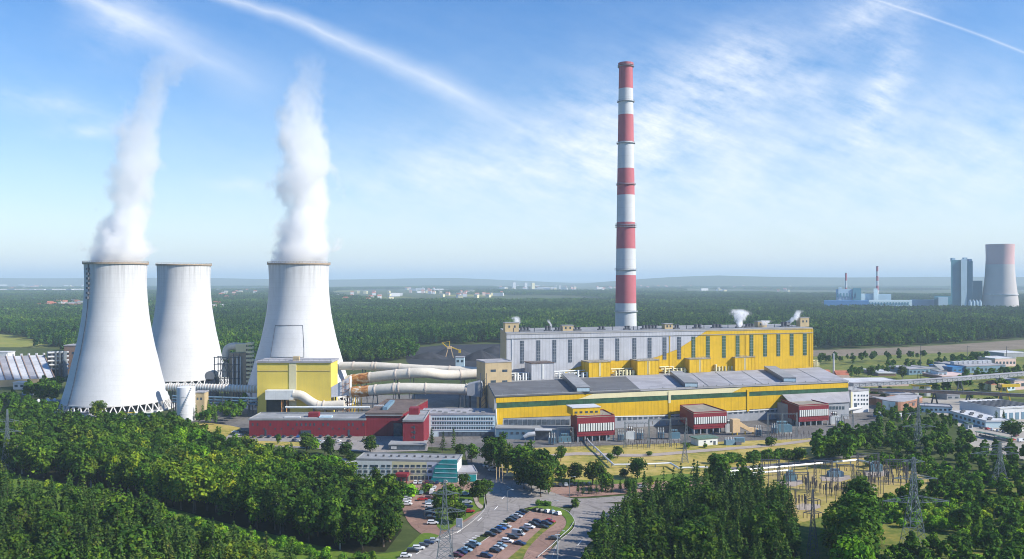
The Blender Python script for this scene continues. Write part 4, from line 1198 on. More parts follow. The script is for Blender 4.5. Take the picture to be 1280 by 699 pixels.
# roof plant: (px, top y, base y, width px, mat)
rp = [(640, 406, 417, 17, 'tan', 'roof_penthouse'), (710, 409.5, 416.5, 14, 'tan', 'roof_penthouse'), (836, 407.5, 414, 10, 'tan', 'roof_penthouse'), (953, 404.5, 412, 11, 'tan', 'roof_penthouse'), (1006, 399.5, 410.5, 11, 'tan', 'roof_penthouse'),
      (656, 411, 416.5, 12, 'steel_dark', 'roof_fan'), (685, 410, 416.5, 8, 'steel_dark', 'roof_fan'), (697, 411.5, 416.5, 7, 'steel_dark', 'roof_fan'), (722, 411, 416, 8, 'steel_dark', 'roof_fan'), (752, 410, 416, 8, 'steel_dark', 'roof_fan'),
      (784, 409.5, 415, 7, 'steel_dark', 'roof_fan'), (812, 408.5, 414.5, 20, 'steel_dark', 'roof_fan'), (846, 408, 414, 6, 'steel_dark', 'roof_fan'), (872, 407.5, 413.5, 10, 'steel_dark', 'roof_fan'), (896, 407.5, 413, 12, 'steel_dark', 'roof_fan'),
      (925, 407, 412.5, 9, 'steel_dark', 'roof_fan'), (937, 407, 412.5, 11, 'steel_dark', 'roof_fan'), (982, 404.5, 411.5, 11, 'steel_dark', 'roof_fan')]
for (px, y0, y1, wp, mat, nm) in rp:
    RW = Wall((BHL + dep * .25).xy, (BHR + dep * .25).xy)
    y0 -= 2.2
    s0, z1 = RW.sz(px - wp / 2, y0); s1, _ = RW.sz(px + wp / 2, y0); z1 = RW.sz(px, y0)[1]
    if nm == 'roof_penthouse':
        o = MB().wbox(RW, s0, s1, bh_h + .602, z1, -6, 0).build(nm, M[mat], bh)
        MB().wbox(RW, s0 - .4, s1 + .4, z1 + .002, z1 + .5, -6.4, .4).build('penthouse_roof', M['roof_grey'], o)
        for k_ in (.3, .7):
            sx = lerp(s0, s1, k_); zz = lerp(bh_h, z1, .62)
            MB().wbox(RW, sx - .7, sx + .7, zz - .9, zz + .9, .02, .1).build('window', M['glass'], o)
    else:
        m = MB(); n_ = max(2, int(wp / 3.5))
        for i in range(n_):
            s = lerp(s0, s1, (i + .5) / n_); m.cyl(RW.at(s, bh_h + .602), RW.at(s, z1 - .6), (s1 - s0) / n_ * .42, n=10)
            m.cyl(RW.at(s, z1 - .6), RW.at(s, z1), (s1 - s0) / n_ * .5, n=10)
        m.wbox(RW, s0 - .3, s1 + .3, bh_h + .61, bh_h + 1.6, -2, 1)
        m.build(nm, M[mat], bh)
for px in (642, 668, 703, 766, 792, 797, 858, 880, 910, 968, 990):
    RW = Wall((BHL + dep * .2).xy, (BHR + dep * .2).xy); s, z = RW.sz(px, lerp(410, 405, (px - 633) / 383))
    MB().cyl(RW.at(s, bh_h + .6), RW.at(s, z), .35, n=8).build('vent_pipe', M['steel_dark'], bh)

# ------------------------------------------------------------------ deaerator bay and the yellow bunker boxes between
o1 = Vector((0, 2.0, 0))
bay = thing('middle_bay', 'low pipe filled bay between the turbine hall and the boiler house', 'power station bay', (BL + BR) / 2)
q = [(BL + o1).xy, (BR + o1).xy, Vector((BHR.x, BHR.y - 1.0)), Vector((BHL.x, BHL.y - 1.0))]
MB().prism(q, 0, 24).build('wall', M['grey_wall'], bay)
MB().prism(q, 24.002, 24.5).build('roof', M['roof_grey'], bay)
MW = Wall((BL + Vector((0, 12, 0))).xy, (BR + Vector((0, 8, 0))).xy)
def bx(nm, x0, x1, y0, y1, mat, roofm, lab, dep_=14):
    s0, z1 = MW.sz(x0, y0); s1, _ = MW.sz(x1, y0)
    r_ = thing(nm, lab, 'bunker block', MW.at((s0 + s1) / 2, 24.5), 'bunker blocks in a row behind the hall roof')
    MB().wbox(MW, s0, s1, 24.51, z1, -dep_, 0).build('wall', M[mat], r_)
    MB().wbox(MW, s0 - .4, s1 + .4, z1 + .002, z1 + .7, -dep_, .4).build('roof', M[roofm], r_)
    for k_ in (.47, .53):
        s = lerp(s0, s1, k_); MB().wbox(MW, s - .25, s + .25, 25, z1 - .3, .02, .3).build('downpipe', M['cream' if mat == 'yellow' else 'offwhite'], r_)
    m = MB()
    for k_ in range(7): m.wbox(MW, lerp(s0, s1, k_ / 6) - .1, lerp(s0, s1, k_ / 6) + .1, 24.6, z1 - .1, .02, .12)
    m.build('cladding_rib', M[mat], r_)
    m = MB()
    for k_ in range(8):
        s = lerp(s0, s1, k_ / 7); m.bar(MW.at(s, z1 + .7, -.2), MW.at(s, z1 + 1.8, -.2), .15)
    m.bar(MW.at(s0, z1 + 1.8, -.2), MW.at(s1, z1 + 1.8, -.2), .15)
    m.build('railing', M['steel'], r_)
names = ['first yellow bunker block from the left behind the hall roof', 'second yellow bunker block from the left behind the hall roof', 'middle yellow bunker block behind the hall roof', 'fourth yellow bunker block from the left behind the hall roof', 'rightmost yellow bunker block behind the hall roof']
bx('bunker_block', 664.5, 692, 455, 474, 'clad', 'roof_brown', 'white bunker block with a brown roof at the left behind the hall roof')
for (x0, x1, y0, y1), lb in zip([(736.5, 763, 453.5, 472), (797, 823.5, 451.5, 471), (862, 888, 449.5, 468), (919, 943.5, 447.5, 465), (979.5, 1003.5, 445, 462)], names):
    bx('bunker_block', x0, x1, y0, y1, 'yellow', 'roof_tan', lb)
# pipe clutter of the bay
PW = Wall((BL + Vector((0, 18, 0))).xy, (BR + Vector((0, 16, 0))).xy)
for i, (x0, x1) in enumerate([(640, 664), (694, 735), (765, 796), (826, 861), (890, 918), (945, 978), (1004, 1021)]):
    sa, sb = PW.s_of(x0), PW.s_of(x1)
    m = MB()
    for z, o_ in ((26, 2), (27.6, 0), (29.2, -2)):
        m.cyl(PW.at(sa, z, o_), PW.at(sb, z, o_), .55, n=8)
    for j in range(7):
        s = lerp(sa, sb, (j + .5) / 7); m.cyl(PW.at(s, 24.5, 3), PW.at(s, 24.5 + rng.uniform(3, 6), 3), rng.uniform(.4, 1.1), n=8)
    m.build('pipe_cluster', M['cream'] if i > 1 else M['offwhite'], bay)
    m = MB()
    for j in range(4):
        s = lerp(sa, sb, rng.random()); m.wbox(PW, s - 1, s + 1, 24.51, 24.5 + rng.uniform(2, 4.5), -1, 1.5)
    m.build('plant_box', M['steel_dark'], bay)
for x0 in (748, 846, 905, 965):
    pass
wk = Wall((BL + Vector((0, 24, 0))).xy, (BR + Vector((0, 20, 0))).xy)

# tan stair block at the left end
SBW = Wall(at(606.5, 611).xy, at(639.5, 619).xy)
sb = thing('stair_block', 'tan brick block at the left end of the yellow plant', 'service block', SBW.at(SBW.L / 2, 0))
zt = zat(453.5, 613)
shell(sb, SBW, 18, zt, 'tan', 'roof_light', parapet=.5)
for y0 in (462, 475.5):
    windows(sb, SBW, (616.5, 631), y0, y0 + 3, 6.5)

# ------------------------------------------------------------------ red transformer sheds in front of the hall
def red_shed(x0, x1, yt0, yt1, yb0, yb1, ygnd, sx0, sx1, sy0, sy1, lab, back):
    d = dof(ygnd)
    A_ = at(x0, d); B_ = at(x1, d * 1.012)
    W = Wall(A_.xy, B_.xy)
    zt_ = W.sz((x0 + x1) / 2, (yt0 + yt1) / 2)[1]; zb_ = W.sz((x0 + x1) / 2, (yb0 + yb1) / 2)[1]
    r_ = thing('red_shed', lab, 'shed', (A_ + B_) / 2, 'red sheds on legs along the front of the yellow hall')
    q = [W.A, W.B, W.B + Vector((-W.n.x * back + 1, back)), W.A + Vector((-2.5, back))]
    MB().prism(q, zb_, zt_).build('wall', M['red'], r_)
    MB().prism([p - W.n * 0 for p in q], zt_ + .002, zt_ + .4).build('roof', M['roof_tan'], r_)
    m = MB()
    for i in range(4):
        w = Wall(q[i], q[(i + 1) % 4]); m.wbox(w, .31, w.L - .31, zt_ + .404, zt_ + 1.0, -.3, 0)
    m.build('parapet', M['red'], r_)
    n = 15
    s0, zz1 = W.sz(sx0, sy0); s1, _ = W.sz(sx1, sy0); zz0 = W.sz((sx0 + sx1) / 2, sy1)[1]; zz1 = W.sz((sx0 + sx1) / 2, sy0)[1]
    MB().wbox(W, s0, s1, zz0, zz1, .02, .08).build('window_band', M['glass'], r_)
    for i in range(n):
        s = lerp(s0, s1, (i + .5) / n)
        MB().wbox(W, s - (s1 - s0) / n * .3, s + (s1 - s0) / n * .3, zz0, zz1, .09, .45).build('louvre', M['offwhite'], r_)
    MB().wbox(W, .2, W.L - .2, zb_ + 1.4, zb_ + 1.7, .02, .2).build('trim', M['red'], r_)
    for i in range(6):
        s = lerp(.6, W.L - .6, i / 5)
        MB().wbox(W, s - .35, s + .35, 0, zb_ - .002, -.9, -.2).build('leg', M['grey_wall'], r_)
    MB().wbox(W, 1, W.L - 1, 0, zb_ - .01, -8, -7).build('back_wall', M['strip_glass'], r_)
    for i in range(3):
        s = lerp(2, W.L - 5, i / 2.0)
        MB().wbox(W, s, s + 3.2, 0.02, 2.4, -6.5, -4).build('transformer_tank', M['blue_wall'], r_)
    return r_, W, zt_
s1_, w1_, z1_ = red_shed(721.5, 768.5, 523, 520, 546.5, 543, 553.5, 722.5, 768, 529, 538.5, 'red shed below the yellow penthouse, leftmost of the three', 22)
s2_, w2_, z2_ = red_shed(867, 908.5, 517.5, 515, 536.5, 535, 543.5, 867.5, 908, 521, 529.3, 'red shed beside the tan machine, middle of the three', 32)
s3_, w3_, z3_ = red_shed(998.5, 1036, 507.8, 506.5, 527, 526, 533.5, 998.8, 1035.5, 512, 520, 'red shed below the low grey annexe, rightmost of the three', 34)
# yellow penthouse on the first shed
yp = thing('yellow_penthouse', 'small yellow penthouse with a railing on the roof of the left red shed', 'penthouse', w1_.at(w1_.L / 2, z1_ + .4, -8))
pw = Wall(w1_.at(-.5, 0, -7).xy, w1_.at(w1_.L - 7, 0, -7).xy)
zz = pw.sz(740, 509.5)[1]
MB().wbox(pw, 0, pw.L, z1_ + .41, zz, -12, 0).build('wall', M['yellow'], yp)
MB().wbox(pw, -.4, pw.L + .4, zz + .002, zz + .5, -12, .4).build('roof', M['roof_white'], yp)
for k_ in (.12, .3, .5, .68, .86):
    MB().wbox(pw, pw.L * k_ - .9, pw.L * k_ + .9, z1_ + 1.6, z1_ + 2.8, .02, .12).build('window', M['glass'], yp)
m = MB()
for i in range(14):
    s = w1_.L * (i + .5) / 14; m.bar(w1_.at(s, z1_ + 1.0, -.6), w1_.at(s, z1_ + 2.2, -.6), .12)
m.bar(w1_.at(.5, z1_ + 2.2, -.6), w1_.at(w1_.L - .5, z1_ + 2.2, -.6), .12)
m.build('railing', M['steel'], yp)

# low grey annexe on the right part of the hall front
A_, B_ = at(990, dof(529)), at(1061, dof(524))
an = thing('annexe', 'low annexe with a pale sloping roof at the right end of the yellow hall', 'annexe', (A_ + B_) / 2)
AW = Wall(A_.xy, B_.xy)
za = AW.sz(1040, 504)[1]
MB().wbox(AW, 0, AW.L, 0, za, -16, 0).build('wall', M['grey_wall'], an)
zb = TW.sz(1040, 491)[1]
m = MB(); m.hexa([AW.at(-.5, za + .01, .8), AW.at(AW.L + .5, za + .01, .8), TW.at(TW.s_of(1060), zb, .75), TW.at(TW.s_of(977), zb, .75)],
                 [AW.at(-.5, za + .5, .8), AW.at(AW.L + .5, za + .5, .8), TW.at(TW.s_of(1060), zb + .5, .75), TW.at(TW.s_of(977), zb + .5, .75)])
m.build('roof', M['roof_light'], an)
windows(an, AW, [1038 + 4 * i for i in range(5)], 508, 512, 3)

# white office cube
CW = Wall(at(1063.5, dof(517)).xy, at(1086, dof(515)).xy)
cu = thing('white_office', 'white office cube with small square windows at the right end of the hall', 'office', CW.at(CW.L / 2, 0))
hz = CW.sz(1075, 489)[1]
shell(cu, CW, 14, hz, 'white', 'roof_light', parapet=.9)
MB().wbox(CW, -.2, 1.2, 0, hz, .02, .5).build('corner_strip', M['cream'], cu)
for y0 in (493.4, 498.6, 504.0):
    windows(cu, CW, (1068.5, 1073, 1077, 1080.2, 1084), y0, y0 + 2.3, 1.9)
MB().wbox(CW, 3.5, 6, 4.5, 7.5, .02, .15).build('door', M['strip_glass'], cu)
m = MB()
for i in range(7): m.cyl(CW.at(2 + i * 1.3, hz + .6, -4), CW.at(2 + i * 1.3, hz + 2 + rng.random() * 1.5, -4), .35, n=8)
m.build('roof_vent', M['silver'], cu)

# ------------------------------------------------------------------ yellow block before the right tower and its ducts
YW = Wall(at(321.5, 612).xy, at(413.5, 612).xy)
yb = thing('yellow_block', 'pale yellow windowless block with a lighter central strip in front of the right cooling tower', 'plant block', YW.at(YW.L / 2, 0))
hy = YW.sz(367, 453.5)[1]
MB().wbox(YW, 0, YW.L, 0, hy, -24, 0).build('wall', M['paleyellow'], yb)
ro = MB().wbox(YW, -.8, YW.L + .8, hy + .002, hy + 1.2, -24.8, .8).build('roof', M['roof_light'], yb)
m = MB()
for i in range(14):
    s = YW.L * i / 13; m.bar(YW.at(s, hy + 1.2, .3), YW.at(s, hy + 2.4, .3), .15)
m.bar(YW.at(0, hy + 2.4, .3), YW.at(YW.L, hy + 2.4, .3), .15); m.build('railing', M['steel'], ro)
MB().wbox(YW, YW.s_of(361.5), YW.s_of(370.5), 8, hy - .4, .02, .35).build('light_strip', M['cream'], yb)
MB().wbox(YW, .5, YW.L - .5, hy - 6.2, hy - 5.8, .02, .25).build('seam', M['tan'], yb)
MB().wbox(YW, YW.s_of(333), YW.s_of(362), 2, 15, .02, .2).build('doorway', M['dark'], yb)
m = MB()
s = YW.s_of(368); m.wbox(YW, s - 2, s + 2.5, hy + 1.2, hy + 4.2, -6, -3); m.build('roof_hatch', M['tan'], yb)
yb2 = thing('duct_assembly', 'white boxy duct bending down into a thick pipe before the yellow block', 'duct', at(365, 604, 0))
DW = Wall(at(331.5, 606).xy, at(430, 606).xy)
s0, z1 = DW.sz(332, 488); s1, z0 = DW.sz(367, 499.5)
MB().wbox(DW, s0, s1, z0, z1, -5, 1).build('box_duct', M['offwhite'], yb2)
pts = smooth([(366, 494), (376, 495), (388, 503), (398, 507.5), (412, 507.5), (430, 506.5)], 4, False)
m = MB(); m.path([DW.at(*DW.sz(*p), -2) for p in pts], 3.4, 16); m.build('pipe', M['duct'], yb2, True)
for px in (397, 404):
    s, z = DW.sz(px, 507.5); MB().cyl(DW.at(s - .4, z, -2), DW.at(s + .4, z, -2), 3.75, n=16).build('flange', M['duct_tan'], yb2)
for px in (352, 358, 392, 406, 420):
    s = DW.s_of(px); m = MB()
    for o_ in (-4, 0): m.cyl(DW.at(s, 0, o_), DW.at(s, DW.sz(px, 500 if px < 370 else 511)[1], o_), .4, n=8)
    m.build('support', M['rust'] if px < 370 else M['steel_dark'], yb2)
MB().wbox(DW, DW.s_of(362), DW.s_of(369), DW.sz(365, 500.5)[1], DW.sz(365, 499.7)[1], -6, 2).build('walkway', M['tan'], yb2)
gb = thing('duct_housing', 'tilted white duct housing between the yellow block and the rusty pipes', 'duct', at(424, 612, 0))
GW = Wall(at(413, 612).xy, at(440, 612).xy)
m = MB(); m.wpoly(GW, [GW.sz(414, 484), GW.sz(437, 471), GW.sz(437, 494), GW.sz(414, 497)][::-1], -8, 0); m.build('housing', M['white'], gb)
for px in (418, 433):
    s = GW.s_of(px); MB().cyl(GW.at(s, 0, -4), GW.at(s, GW.sz(px, 492)[1], -4), .6, n=8).build('support', M['steel_dark'], gb)
m = MB()
for i in range(10):
    m.bar(GW.at(GW.s_of(430), 3 + i * 2.4, 1), GW.at(GW.s_of(437), 3 + (i + 1) * 2.4 - (i % 2) * 2.4, 1), .3)
for px in (429, 437): m.bar(GW.at(GW.s_of(px), 0, 1), GW.at(GW.s_of(px), 28, 1), .4)
m.build('stair_frame', M['rust'], gb)

# three fat ducts leading to the plant
def duct(lab, pts, d, r, rusty=(), bands=(), posts=()):
    ds = d if isinstance(d, (list, tuple)) else [d] * len(pts)
    pp = [at(px, dd, zat(py, dd)) for (px, py), dd in zip(pts, ds)]
    t = thing('flue_duct', lab, 'duct', (pp[0].x, pp[0].y, 0), 'fat ducts running from the right cooling tower to the plant')
    ps = [Vector(p) for p in smooth3(pp, 5)]
    m = MB(); m.path(ps, r, 20); m.build('pipe', M['duct'], t, True)
    def seg(px):
        for a_, b_ in zip(ps, ps[1:]):
            xa = CX + a_.x * F / a_.y; xb = CX + b_.x * F / b_.y
            if xa <= px <= xb:
                f_ = (px - xa) / (xb - xa + 1e-6); return a_.lerp(b_, f_), (b_ - a_).normalized()
        return ps[-1], (ps[-1] - ps[-2]).normalized()
    for (a_, b_) in rusty:
        k_ = [seg(a_ + (b_ - a_) * i / 6)[0] for i in range(7)]
        m = MB(); m.path(k_, r * 1.03, 20); m.build('rusty_section', M['rust'], t, True)
    for px in bands:
        p, dd = seg(px); MB().cyl(p - dd * .5, p + dd * .5, r * 1.09, n=20).build('flange', M['duct_tan'], t)
    for px in posts:
        p, dd = seg(px); m = MB()
        for s in (-1, 1): m.bar(p + Vector((s * .8, s * r * .6, -r * .7)), Vector((p.x + s * 2.2, p.y + s * r * .8, 0)), .6)
        m.bar(Vector((p.x - 1.5, p.y - r * .8, p.z * .5)), Vector((p.x + 1.5, p.y + r * .8, p.z * .5)), .4)
        m.build('support', M['steel_dark'] if px % 2 else M['machine_yellow'], t)
    return t
def smooth3(pts, n):
    out = []; L = len(pts)
    for i in range(L - 1):
        p0, p1, p2, p3 = pts[max(i - 1, 0)], pts[i], pts[i + 1], pts[min(i + 2, L - 1)]
        for k in range(n):
            t = k / n
            out.append(.5 * ((2 * p1) + (p2 - p0) * t + (2 * p0 - 5 * p1 + 4 * p2 - p3) * t * t + (3 * p1 - p0 - 3 * p2 + p3) * t ** 3))
    out.append(pts[-1]); return out
duct('uppermost white duct running straight to the plant', [(425, 457.5), (470, 458), (530, 461.5), (607, 464.5)], [672, 668, 662, 655], 3.3, bands=(442, 466, 470, 500, 562), posts=(455, 515, 579))
duct('middle white duct, rusty at its left end, rising gently', [(434, 476), (458, 472.5), (505, 467.5), (533, 466), (560, 469), (607, 467)], [640, 636, 630, 630, 640, 648], 3.9, rusty=((441, 462),), bands=(440, 463, 496, 512, 575), posts=(448, 495, 577))
duct('lower white duct with an orange rusty end at the left', [(439, 490.5), (462, 488.5), (500, 485.5), (540, 486), (590, 487)], [612, 610, 606, 606, 606], 3.9, rusty=((441, 462),), bands=(470, 493, 499, 532, 583), posts=(444, 469, 497))
eb = thing('duct_fan_house', 'grey fan house where the lower duct meets the plant', 'fan house', at(593, 604))
EW = Wall(at(583, 604).xy, at(605, 604).xy)
m = MB(); m.wpoly(EW, [EW.sz(584, 481), EW.sz(600, 477), EW.sz(603, 479), EW.sz(603, 496), EW.sz(584, 494)][::-1], -10, 2); m.build('housing', M['grey_wall'], eb)
m = MB()
for i in range(8): m.bar(EW.at(EW.s_of(602), 2 + i * 3.4, 3), EW.at(EW.s_of(607), 2 + (i + 1) * 3.4, 3), .35)
for px in (601, 608): m.bar(EW.at(EW.s_of(px), 0, 3), EW.at(EW.s_of(px), 33, 3), .5)
m.build('stair_frame', M['steel_dark'], eb)
for px in (587, 600): MB().cyl(EW.at(EW.s_of(px), 0, -3), EW.at(EW.s_of(px), 18, -3), .8, n=8).build('support', M['steel_dark'], eb)

# ribbed pipe, pipe rack, white tank on the left
d_ = 640
pts = [at(209, d_, zat(484, d_)), at(260, d_ - 8, zat(484.5, d_ - 8)), at(322, d_ - 18, zat(486.5, d_ - 18))]
rp_ = thing('ribbed_pipe', 'long ribbed tan and white pipe from the left cooling tower to the yellow block', 'pipe', (pts[0].x, pts[0].y, 0))
m = MB(); m.path(pts, 2.7, 16); m.build('pipe', M['duct_tan'], rp_, True)
for i in range(34):
    p = pts[0].lerp(pts[2], (i + 1.5) / 36) if False else (pts[0].lerp(pts[1], (i / 33) * 2) if i < 17 else pts[1].lerp(pts[2], (i / 33) * 2 - 1))
    MB().cyl(p - Vector((.35, 0, 0)), p + Vector((.35, 0, 0)), 2.95, n=16).build('rib', M['offwhite'], rp_)
for i in range(7):
    p = pts[0].lerp(pts[2], (i + .5) / 7); m = MB()
    for s in (-1, 1): m.bar(p + Vector((0, s * 1.4, -2)), Vector((p.x + s, p.y + s * 2, 0)), .5)
    m.build('support', M['steel_dark'], rp_)
rk = thing('pipe_rack', 'dark steel pipe rack below the ribbed pipe', 'pipe rack', at(268, 622))
for z in (9, 11.2, 13.2):
    MB().cyl(at(216, 626, z), at(322, 612, z), .7, n=8).build('pipe', M['blue_wall'], rk)
for i in range(11):
    p = at(216, 626).lerp(at(322, 612), i / 10); m = MB()
    m.bar(p + Vector((0, -1.5, 0)), p + Vector((0, -1.5, 14)), .4); m.bar(p + Vector((0, 1.5, 0)), p + Vector((0, 1.5, 14)), .4)
    for z in (8.2, 10.4, 12.4): m.bar(p + Vector((0, -1.8, z)), p + Vector((0, 1.8, z)), .4)
    m.build('frame', M['steel_dark'], rk)
tp = P(232.5, 526)
tk = thing('storage_tank', 'white cylindrical tank at the foot of the left cooling towers', 'tank', tp)
rt = 11 * tp.y / F; ht = zat(484.5, tp.y)
m = MB(); m.lathe(tp, [(rt, 0), (rt, ht), (rt * .98, ht + .4), (rt * .3, ht + 1.2), (.1, ht + 1.3)], 40); m.build('shell', M['white'], tk, True)
for z in (ht * .25, ht * .5, ht * .75): m = MB(); m.lathe(tp, [(rt + .02, z - .15), (rt + .15, z - .15), (rt + .15, z + .15), (rt + .02, z + .15)], 40, cap=False); m.build('hoop', M['offwhite'], tk)
a = -1.0
m = MB()
for k_ in range(18):
    a = -2.2 + k_ * .09; q_ = tp + Vector((math.cos(a) * (rt + .5), math.sin(a) * (rt + .5), ht * k_ / 17)); m.box(q_, (1, 1, .15), a)
m.build('stair', M['steel'], tk)
TBW = Wall(at(243.5, tp.y + 3).xy, at(255.5, tp.y + 3).xy)
tb_ = thing('tan_cabin', 'tall tan cabin attached behind the white tank', 'cabin', TBW.at(3, 0))
shell(tb_, TBW, 8, zat(491, tp.y + 3), 'tan', 'roof_light', parapet=.3)
windows(tb_, TBW, (247, 251.5), 497, 500, 2.2)

# scrubber structure
d_ = dof(497)
sb_ = thing('scrubber', 'dark steel scrubber frame with tan ducts between the middle and right cooling towers', 'scrubber', at(287, d_))
SW_ = Wall(at(257, d_).xy, at(316, d_).xy)
def sp(px, py, o_=0): return SW_.at(*SW_.sz(px, py), o_)
m = MB()
for px in (268, 276, 284, 292, 299): 
    for o_ in (0, -9): m.bar(SW_.at(SW_.s_of(px), 0, o_), sp(px, 446 if px < 285 else 442, o_), .6)
for py in (447, 456, 465, 473, 482, 489):
    for o_ in (0, -9): m.bar(sp(267, py, o_), sp(300, py, o_), .5)
for (xa, xb, ya, yb_) in ((276, 284, 447, 465), (284, 276, 447, 465), (268, 276, 465, 489), (276, 268, 465, 489), (284, 292, 465, 489), (292, 284, 456, 473)):
    m.bar(sp(xa, ya), sp(xb, yb_), .4)
m.build('frame', M['steel_dark'], sb_)
m = MB(); m.wbox(SW_, SW_.s_of(285), SW_.s_of(307), 0, SW_.sz(296, 442)[1], -12, -2); m.build('absorber', mk('absorber_cladding', (.30, .25, .19), .8, .15, .3, .4), sb_)
for px in (291, 296, 300):
    MB().cyl(SW_.at(SW_.s_of(px), 10, -1), sp(px, 446, -1), .7, n=8).build('riser', M['offwhite'], sb_)
pts = [sp(279.5, 472, -5), sp(279.5, 445, -5), sp(281, 437, -5), sp(287, 433.5, -5), sp(296, 433.5, -5), sp(306, 434, -5)]
m = MB(); m.path(smooth3(pts, 5), 3.0, 16); m.build('arch_duct', M['duct'], sb_, True)
MB().wbox(SW_, SW_.s_of(294), SW_.s_of(307), SW_.sz(300, 440)[1], SW_.sz(300, 430)[1], -9, -1).build('top_house', M['cream'], sb_)
m = MB(); m.cyl(sp(263, 470, 2), sp(263, 470, -8), 4.2, n=24); m.build('fan_drum', M['duct_tan'], sb_, True)
MB().wbox(SW_, SW_.s_of(258), SW_.s_of(270), 0, SW_.sz(260, 474)[1], -8, 2).build('fan_base', M['steel_dark'], sb_)
for i in range(10):
    y0 = 428.5 + i * 5.2
    MB().wbox(SW_, SW_.s_of(308.2), SW_.s_of(315), SW_.sz(311, y0 + 2.6)[1], SW_.sz(311, y0)[1], -6, 1).build('stair_landing', M['cream'], sb_)
m = MB()
for px in (308.5, 314.5):
    for o_ in (.6, -5.6): m.bar(SW_.at(SW_.s_of(px), 0, o_), sp(px, 428, o_), .4)
m.build('stair_post', M['steel_dark'], sb_)
MB().wbox(SW_, SW_.s_of(309), SW_.s_of(320), SW_.sz(311, 462)[1], SW_.sz(311, 451)[1], -12, -7).build('side_duct', M['duct'], sb_)

# ------------------------------------------------------------------ red office complex and blue office
RW1 = Wall(at(311.5, dof(546)).xy, at(456.5, dof(546)).xy)
r1 = thing('red_office', 'long low dark red office block below the pale yellow block', 'office', RW1.at(RW1.L / 2, 0))
h1 = RW1.sz(384, 525.5)[1]
ro = shell(r1, RW1, 26, h1, 'red', 'roof_grey', parapet=.7)
for i, px in enumerate([316, 322, 338, 360, 371, 377, 382.5, 388, 393, 404, 410, 436, 441, 454]):
    windows(r1, RW1, (px,), 529, 532.5, 2.0)
for px in (330, 344, 352, 366, 399, 416, 424, 430, 447):
    windows(r1, RW1, (px,), 535, 537, 1.8)
for px in (332, 436):
    windows(r1, RW1, (px,), 537, 545.5, 2.4, name='door')
MB().wbox(RW1, RW1.s_of(376), RW1.s_of(389), 0.1, RW1.sz(380, 538)[1], .02, .5).build('entrance', M['glass'], r1)
MB().wbox(RW1, RW1.s_of(381), RW1.s_of(394), h1 + .52, h1 + 3.4, -14, -9).build('roof_house', M['red'], ro)
MB().wbox(RW1, RW1.s_of(396), RW1.s_of(412), h1 + .52, h1 + 1.5, -10, -6).build('skylight', M['pale_blue'], ro)
MB().wbox(RW1, RW1.s_of(352), RW1.s_of(372), h1 + .52, h1 + 1.3, -8, -6).build('roof_vent', M['roof_white'], ro)
m = MB(); m.cyl(RW1.at(RW1.s_of(345), h1 + 5, -22), RW1.at(RW1.s_of(455), h1 + 5, -22), .7, n=8); m.build('roof_pipe', M['offwhite'], ro)
RW2 = Wall(at(457, dof(546) + 1).xy, at(503, dof(546) + 1).xy)
r2 = thing('red_hall', 'taller windowless red block with a brown roof right of the long red office', 'hall', RW2.at(RW2.L / 2, 0))
h2 = RW2.sz(480, 518)[1]
q = RW2.quad(62); sh_ = Vector((1.5, 0))
q = [q[0], q[1], q[2] + Vector((10, 0)), q[3] + Vector((4, 0))]
ro = shell(r2, RW2, 60, h2, 'red', 'roof_brown', quad=q, parapet=.5)
MB().wbox(RW2, -.3, RW2.L + .3, h2 - 1.0, h2 - .1, .41, .6).build('fascia', M['roof_grey'], r2)
MB().wbox(RW2, RW2.s_of(492), RW2.s_of(502.5), 0.1, RW2.sz(495, 529)[1], .02, .4).build('glass_entrance', M['glass'], r2)
MB().wbox(RW2, RW2.s_of(474), RW2.s_of(480), h2 + .52, h2 + 2.4, -48, -14).build('roof_light', M['blue_wall'], ro)
MB().wbox(RW2, RW2.s_of(458), RW2.s_of(470), h2 + .52, h2 + 1.3, -32, -30).build('roof_ridge', M['roof_white'], ro)
RW3 = Wall(at(503.5, dof(559)).xy, at(529.5, dof(559)).xy)
r3 = thing('red_tower', 'narrow red stair tower projecting forward at the right end of the red block', 'office tower', RW3.at(RW3.L / 2, 0))
h3 = RW3.sz(516, 527)[1]
ro = shell(r3, RW3, 38, h3, 'red', 'roof_grey', parapet=.6, quad=[RW3.A, RW3.B, RW3.B + Vector((0, 38)), RW3.A + Vector((1, 38))])
MB().wbox(RW3, 1, 7, h3 + .52, h3 + 4.5, -30, -22).build('roof_house', M['red'], ro)
for i in range(5):
    s = RW3.s_of(517.5); z = h3 - 2.4 - i * 3.0
    MB().wbox(RW3, s - .2, s + .5 + (i % 2) * .4, z - 2.0, z, .02, .12).build('slit_window', M['glass'], r3)
    MB().wbox(RW3, s - 1.6, s - .3, z - 1.3, z - .6, .02, .12).build('slit_window', M['glass'], r3)
cn = thing('entrance_canopy', 'dark glazed entrance pavilion with a pale sign at the foot of the red tower', 'pavilion', at(508, dof(563)))
CWn = Wall(at(486, dof(563)).xy, at(531, dof(563)).xy)
shell(cn, CWn, 12, 3.0, 'strip_glass', 'roof_grey', parapet=0)
MB().wbox(CWn, 1.4, 4.6, .8, 2.4, .45, .6).build('sign_panel', M['roof_white'], cn)
RW4 = Wall(at(526.5, dof(546)).xy, at(619, dof(546)).xy)
r4 = thing('blue_office', 'three storey pale blue office block with rows of windows beside the red tower', 'office', RW4.at(RW4.L / 2, 0))
h4 = RW4.sz(572, 519)[1]
ro = shell(r4, RW4, 22, h4, 'pale_blue', 'roof_light', parapet=.7)
